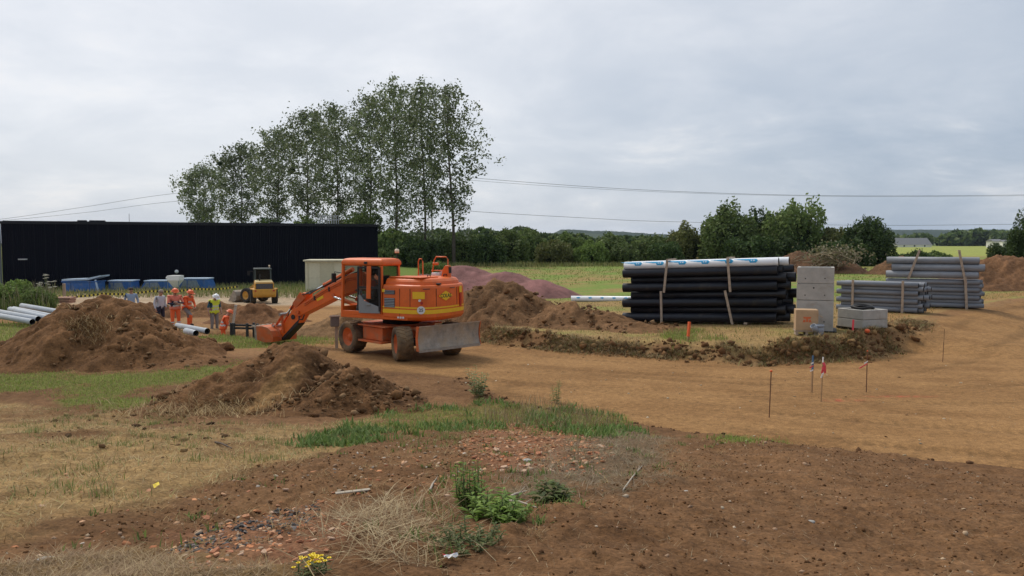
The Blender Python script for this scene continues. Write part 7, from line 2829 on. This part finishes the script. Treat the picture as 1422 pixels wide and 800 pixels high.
# wrappers
M_RED = mat('red_wrapper', (0.55, 0.02, 0.03), 0.35, var=0.1)
for (px, py, s, lab) in ((625, 779, 0.045, 'crumpled red and white wrapper at the bottom edge of the soil'), (711, 716, 0.04, 'red scrap of plastic beside the green weeds')):
    p = on(px, py)
    o = empty('wrapper', (p.x, p.y, p.z + 0.005), R(30), lab, 'litter')
    mb = MB()
    g = random.Random(int(px))
    n = 5
    vs = [Vector((s * (i / (n - 1) - 0.5) * 1.6, s * (j / (n - 1) - 0.5), 0.012 + s * 0.5 * g.random())) for j in range(n) for i in range(n)]
    fs = [(j * n + i, j * n + i + 1, (j + 1) * n + i + 1, (j + 1) * n + i) for j in range(n - 1) for i in range(n - 1)]
    mb.add(vs, [f for k, f in enumerate(fs) if k >= 8])
    mb.build('red_half', M_RED, o)
    mb = MB()
    mb.add(vs, [f for k, f in enumerate(fs) if k < 8])
    mb.build('white_half', M_TAPEW, o)
p = on(217, 680)
yl = empty('yellow_leaf', (p.x, p.y, p.z + 0.02), 0, 'single yellow leaf on the edge of the dry grass', 'leaf')
mb = MB()
mb.add([(0, -0.04, 0), (0.03, 0, 0.02), (0, 0.05, 0.03), (-0.03, 0, 0.02)], [(0, 1, 2, 3)])
mb.build('blade', M_FLOWER, yl)
# torn clods lying apart from the mounds
def clod(px, py, s, label, seed, sq=(1, 0.8, 0.6)):
    bm = bmesh.new()
    bmesh.ops.create_icosphere(bm, subdivisions=4, radius=1)
    V = np.array([v.co[:] for v in bm.verts])
    F = np.array([[v.index for v in f.verts] for f in bm.faces])
    bm.free()
    n = fbm(V[:, 0] * 2 + V[:, 2] * 1.3, V[:, 1] * 2 - V[:, 2], 0.9, 5, seed, 0.65)
    n2 = fbm(V[:, 0] * 2 - V[:, 2], V[:, 1] * 2 + V[:, 2] * 1.7, 0.3, 3, seed + 3, 0.6)
    V = V * (1 + 0.45 * n + 0.16 * n2)[:, None] * np.array(sq) * s
    c = np.array(BR)[None] * (1 + 0.5 * n2 + 0.3 * n)[:, None]
    o = link('earth_clod', np_mesh('earth_clod', V, F, M_SOILPILE, np.clip(c, 0.02, 0.5), True))
    p = on(px, py)
    o.location = (p.x, p.y, p.z + s * sq[2] * 0.45)
    tag(o, label, 'clod')


clod(312, 487, 0.30, 'large dark earth clod on the grass right of the big soil mound', 3)
clod(291, 477, 0.24, 'rounded earth clod in the grass strip before the trench pipes', 9)
clod(105, 455, 0.42, 'dark torn turf clod on the left flank of the big soil mound', 14)

# pale umbel weeds against the black warehouse
M_UMBEL = mat('pale_umbels', (0.55, 0.52, 0.42), 0.8, var=0.2)
for i, (px, ty, Y, lab) in enumerate(((64, 381, 46, 'tallest pale umbel weed against the black warehouse'), (74, 387, 45, 'pale umbel weed left of the pale timber post'), (56, 390, 44, 'pale umbel weed rising from the bushy weeds at the left'))):
    b = at(px, 400, Y)
    z0 = h1(b.x, Y)
    hh = at(px, ty, Y).z - z0
    r = empty('umbel_weed', (b.x, Y, z0), i * 1.3, lab, 'plant')
    g = random.Random(40 + i)
    st_ = MB()
    hd = []
    for k in range(7):
        a = k * 2.4
        t = Vector((math.cos(a) * 0.30 * g.random(), math.sin(a) * 0.30 * g.random(), hh * g.uniform(0.72, 1.0)))
        st_.tube([(0, 0, 0), (t.x * 0.4, t.y * 0.4, t.z * 0.6), t], [0.014, 0.010, 0.006], 5)
        hd.append(t)
    st_.build('stems', M_STEM, r)
    for t in hd:
        mb = MB()
        for k in range(9):
            a = k * 2.4
            q = t + Vector((math.cos(a), math.sin(a), 0)) * 0.035 * math.sqrt(k) + Vector((0, 0, g.uniform(0, 0.03)))
            mb.ball(q, 0.030, 6, 4, sq=(1, 1, 0.5))
        mb.build('umbel', M_UMBEL, r)

# ------------------------------------------------------------------ air
hz = MB()
hz.box((0, 1000, 60), (11000, 11000, 132))
hzo = hz.build('haze', [], None)
m = bpy.data.materials.new('haze_air')
m.use_nodes = True
N, L = m.node_tree.nodes, m.node_tree.links
N.clear()
o_ = N.new('ShaderNodeOutputMaterial')
v_ = N.new('ShaderNodeVolumePrincipled')
v_.inputs['Color'].default_value = (0.72, 0.84, 1.0, 1)
v_.inputs['Density'].default_value = 0.00006
v_.inputs['Anisotropy'].default_value = 0.2
L.new(v_.outputs[0], o_.inputs['Volume'])
hzo.data.materials.append(m)
tag(hzo, 'thin pale haze in the air over the fields', 'haze', kind='stuff')
SC.cycles.volume_bounces = 0
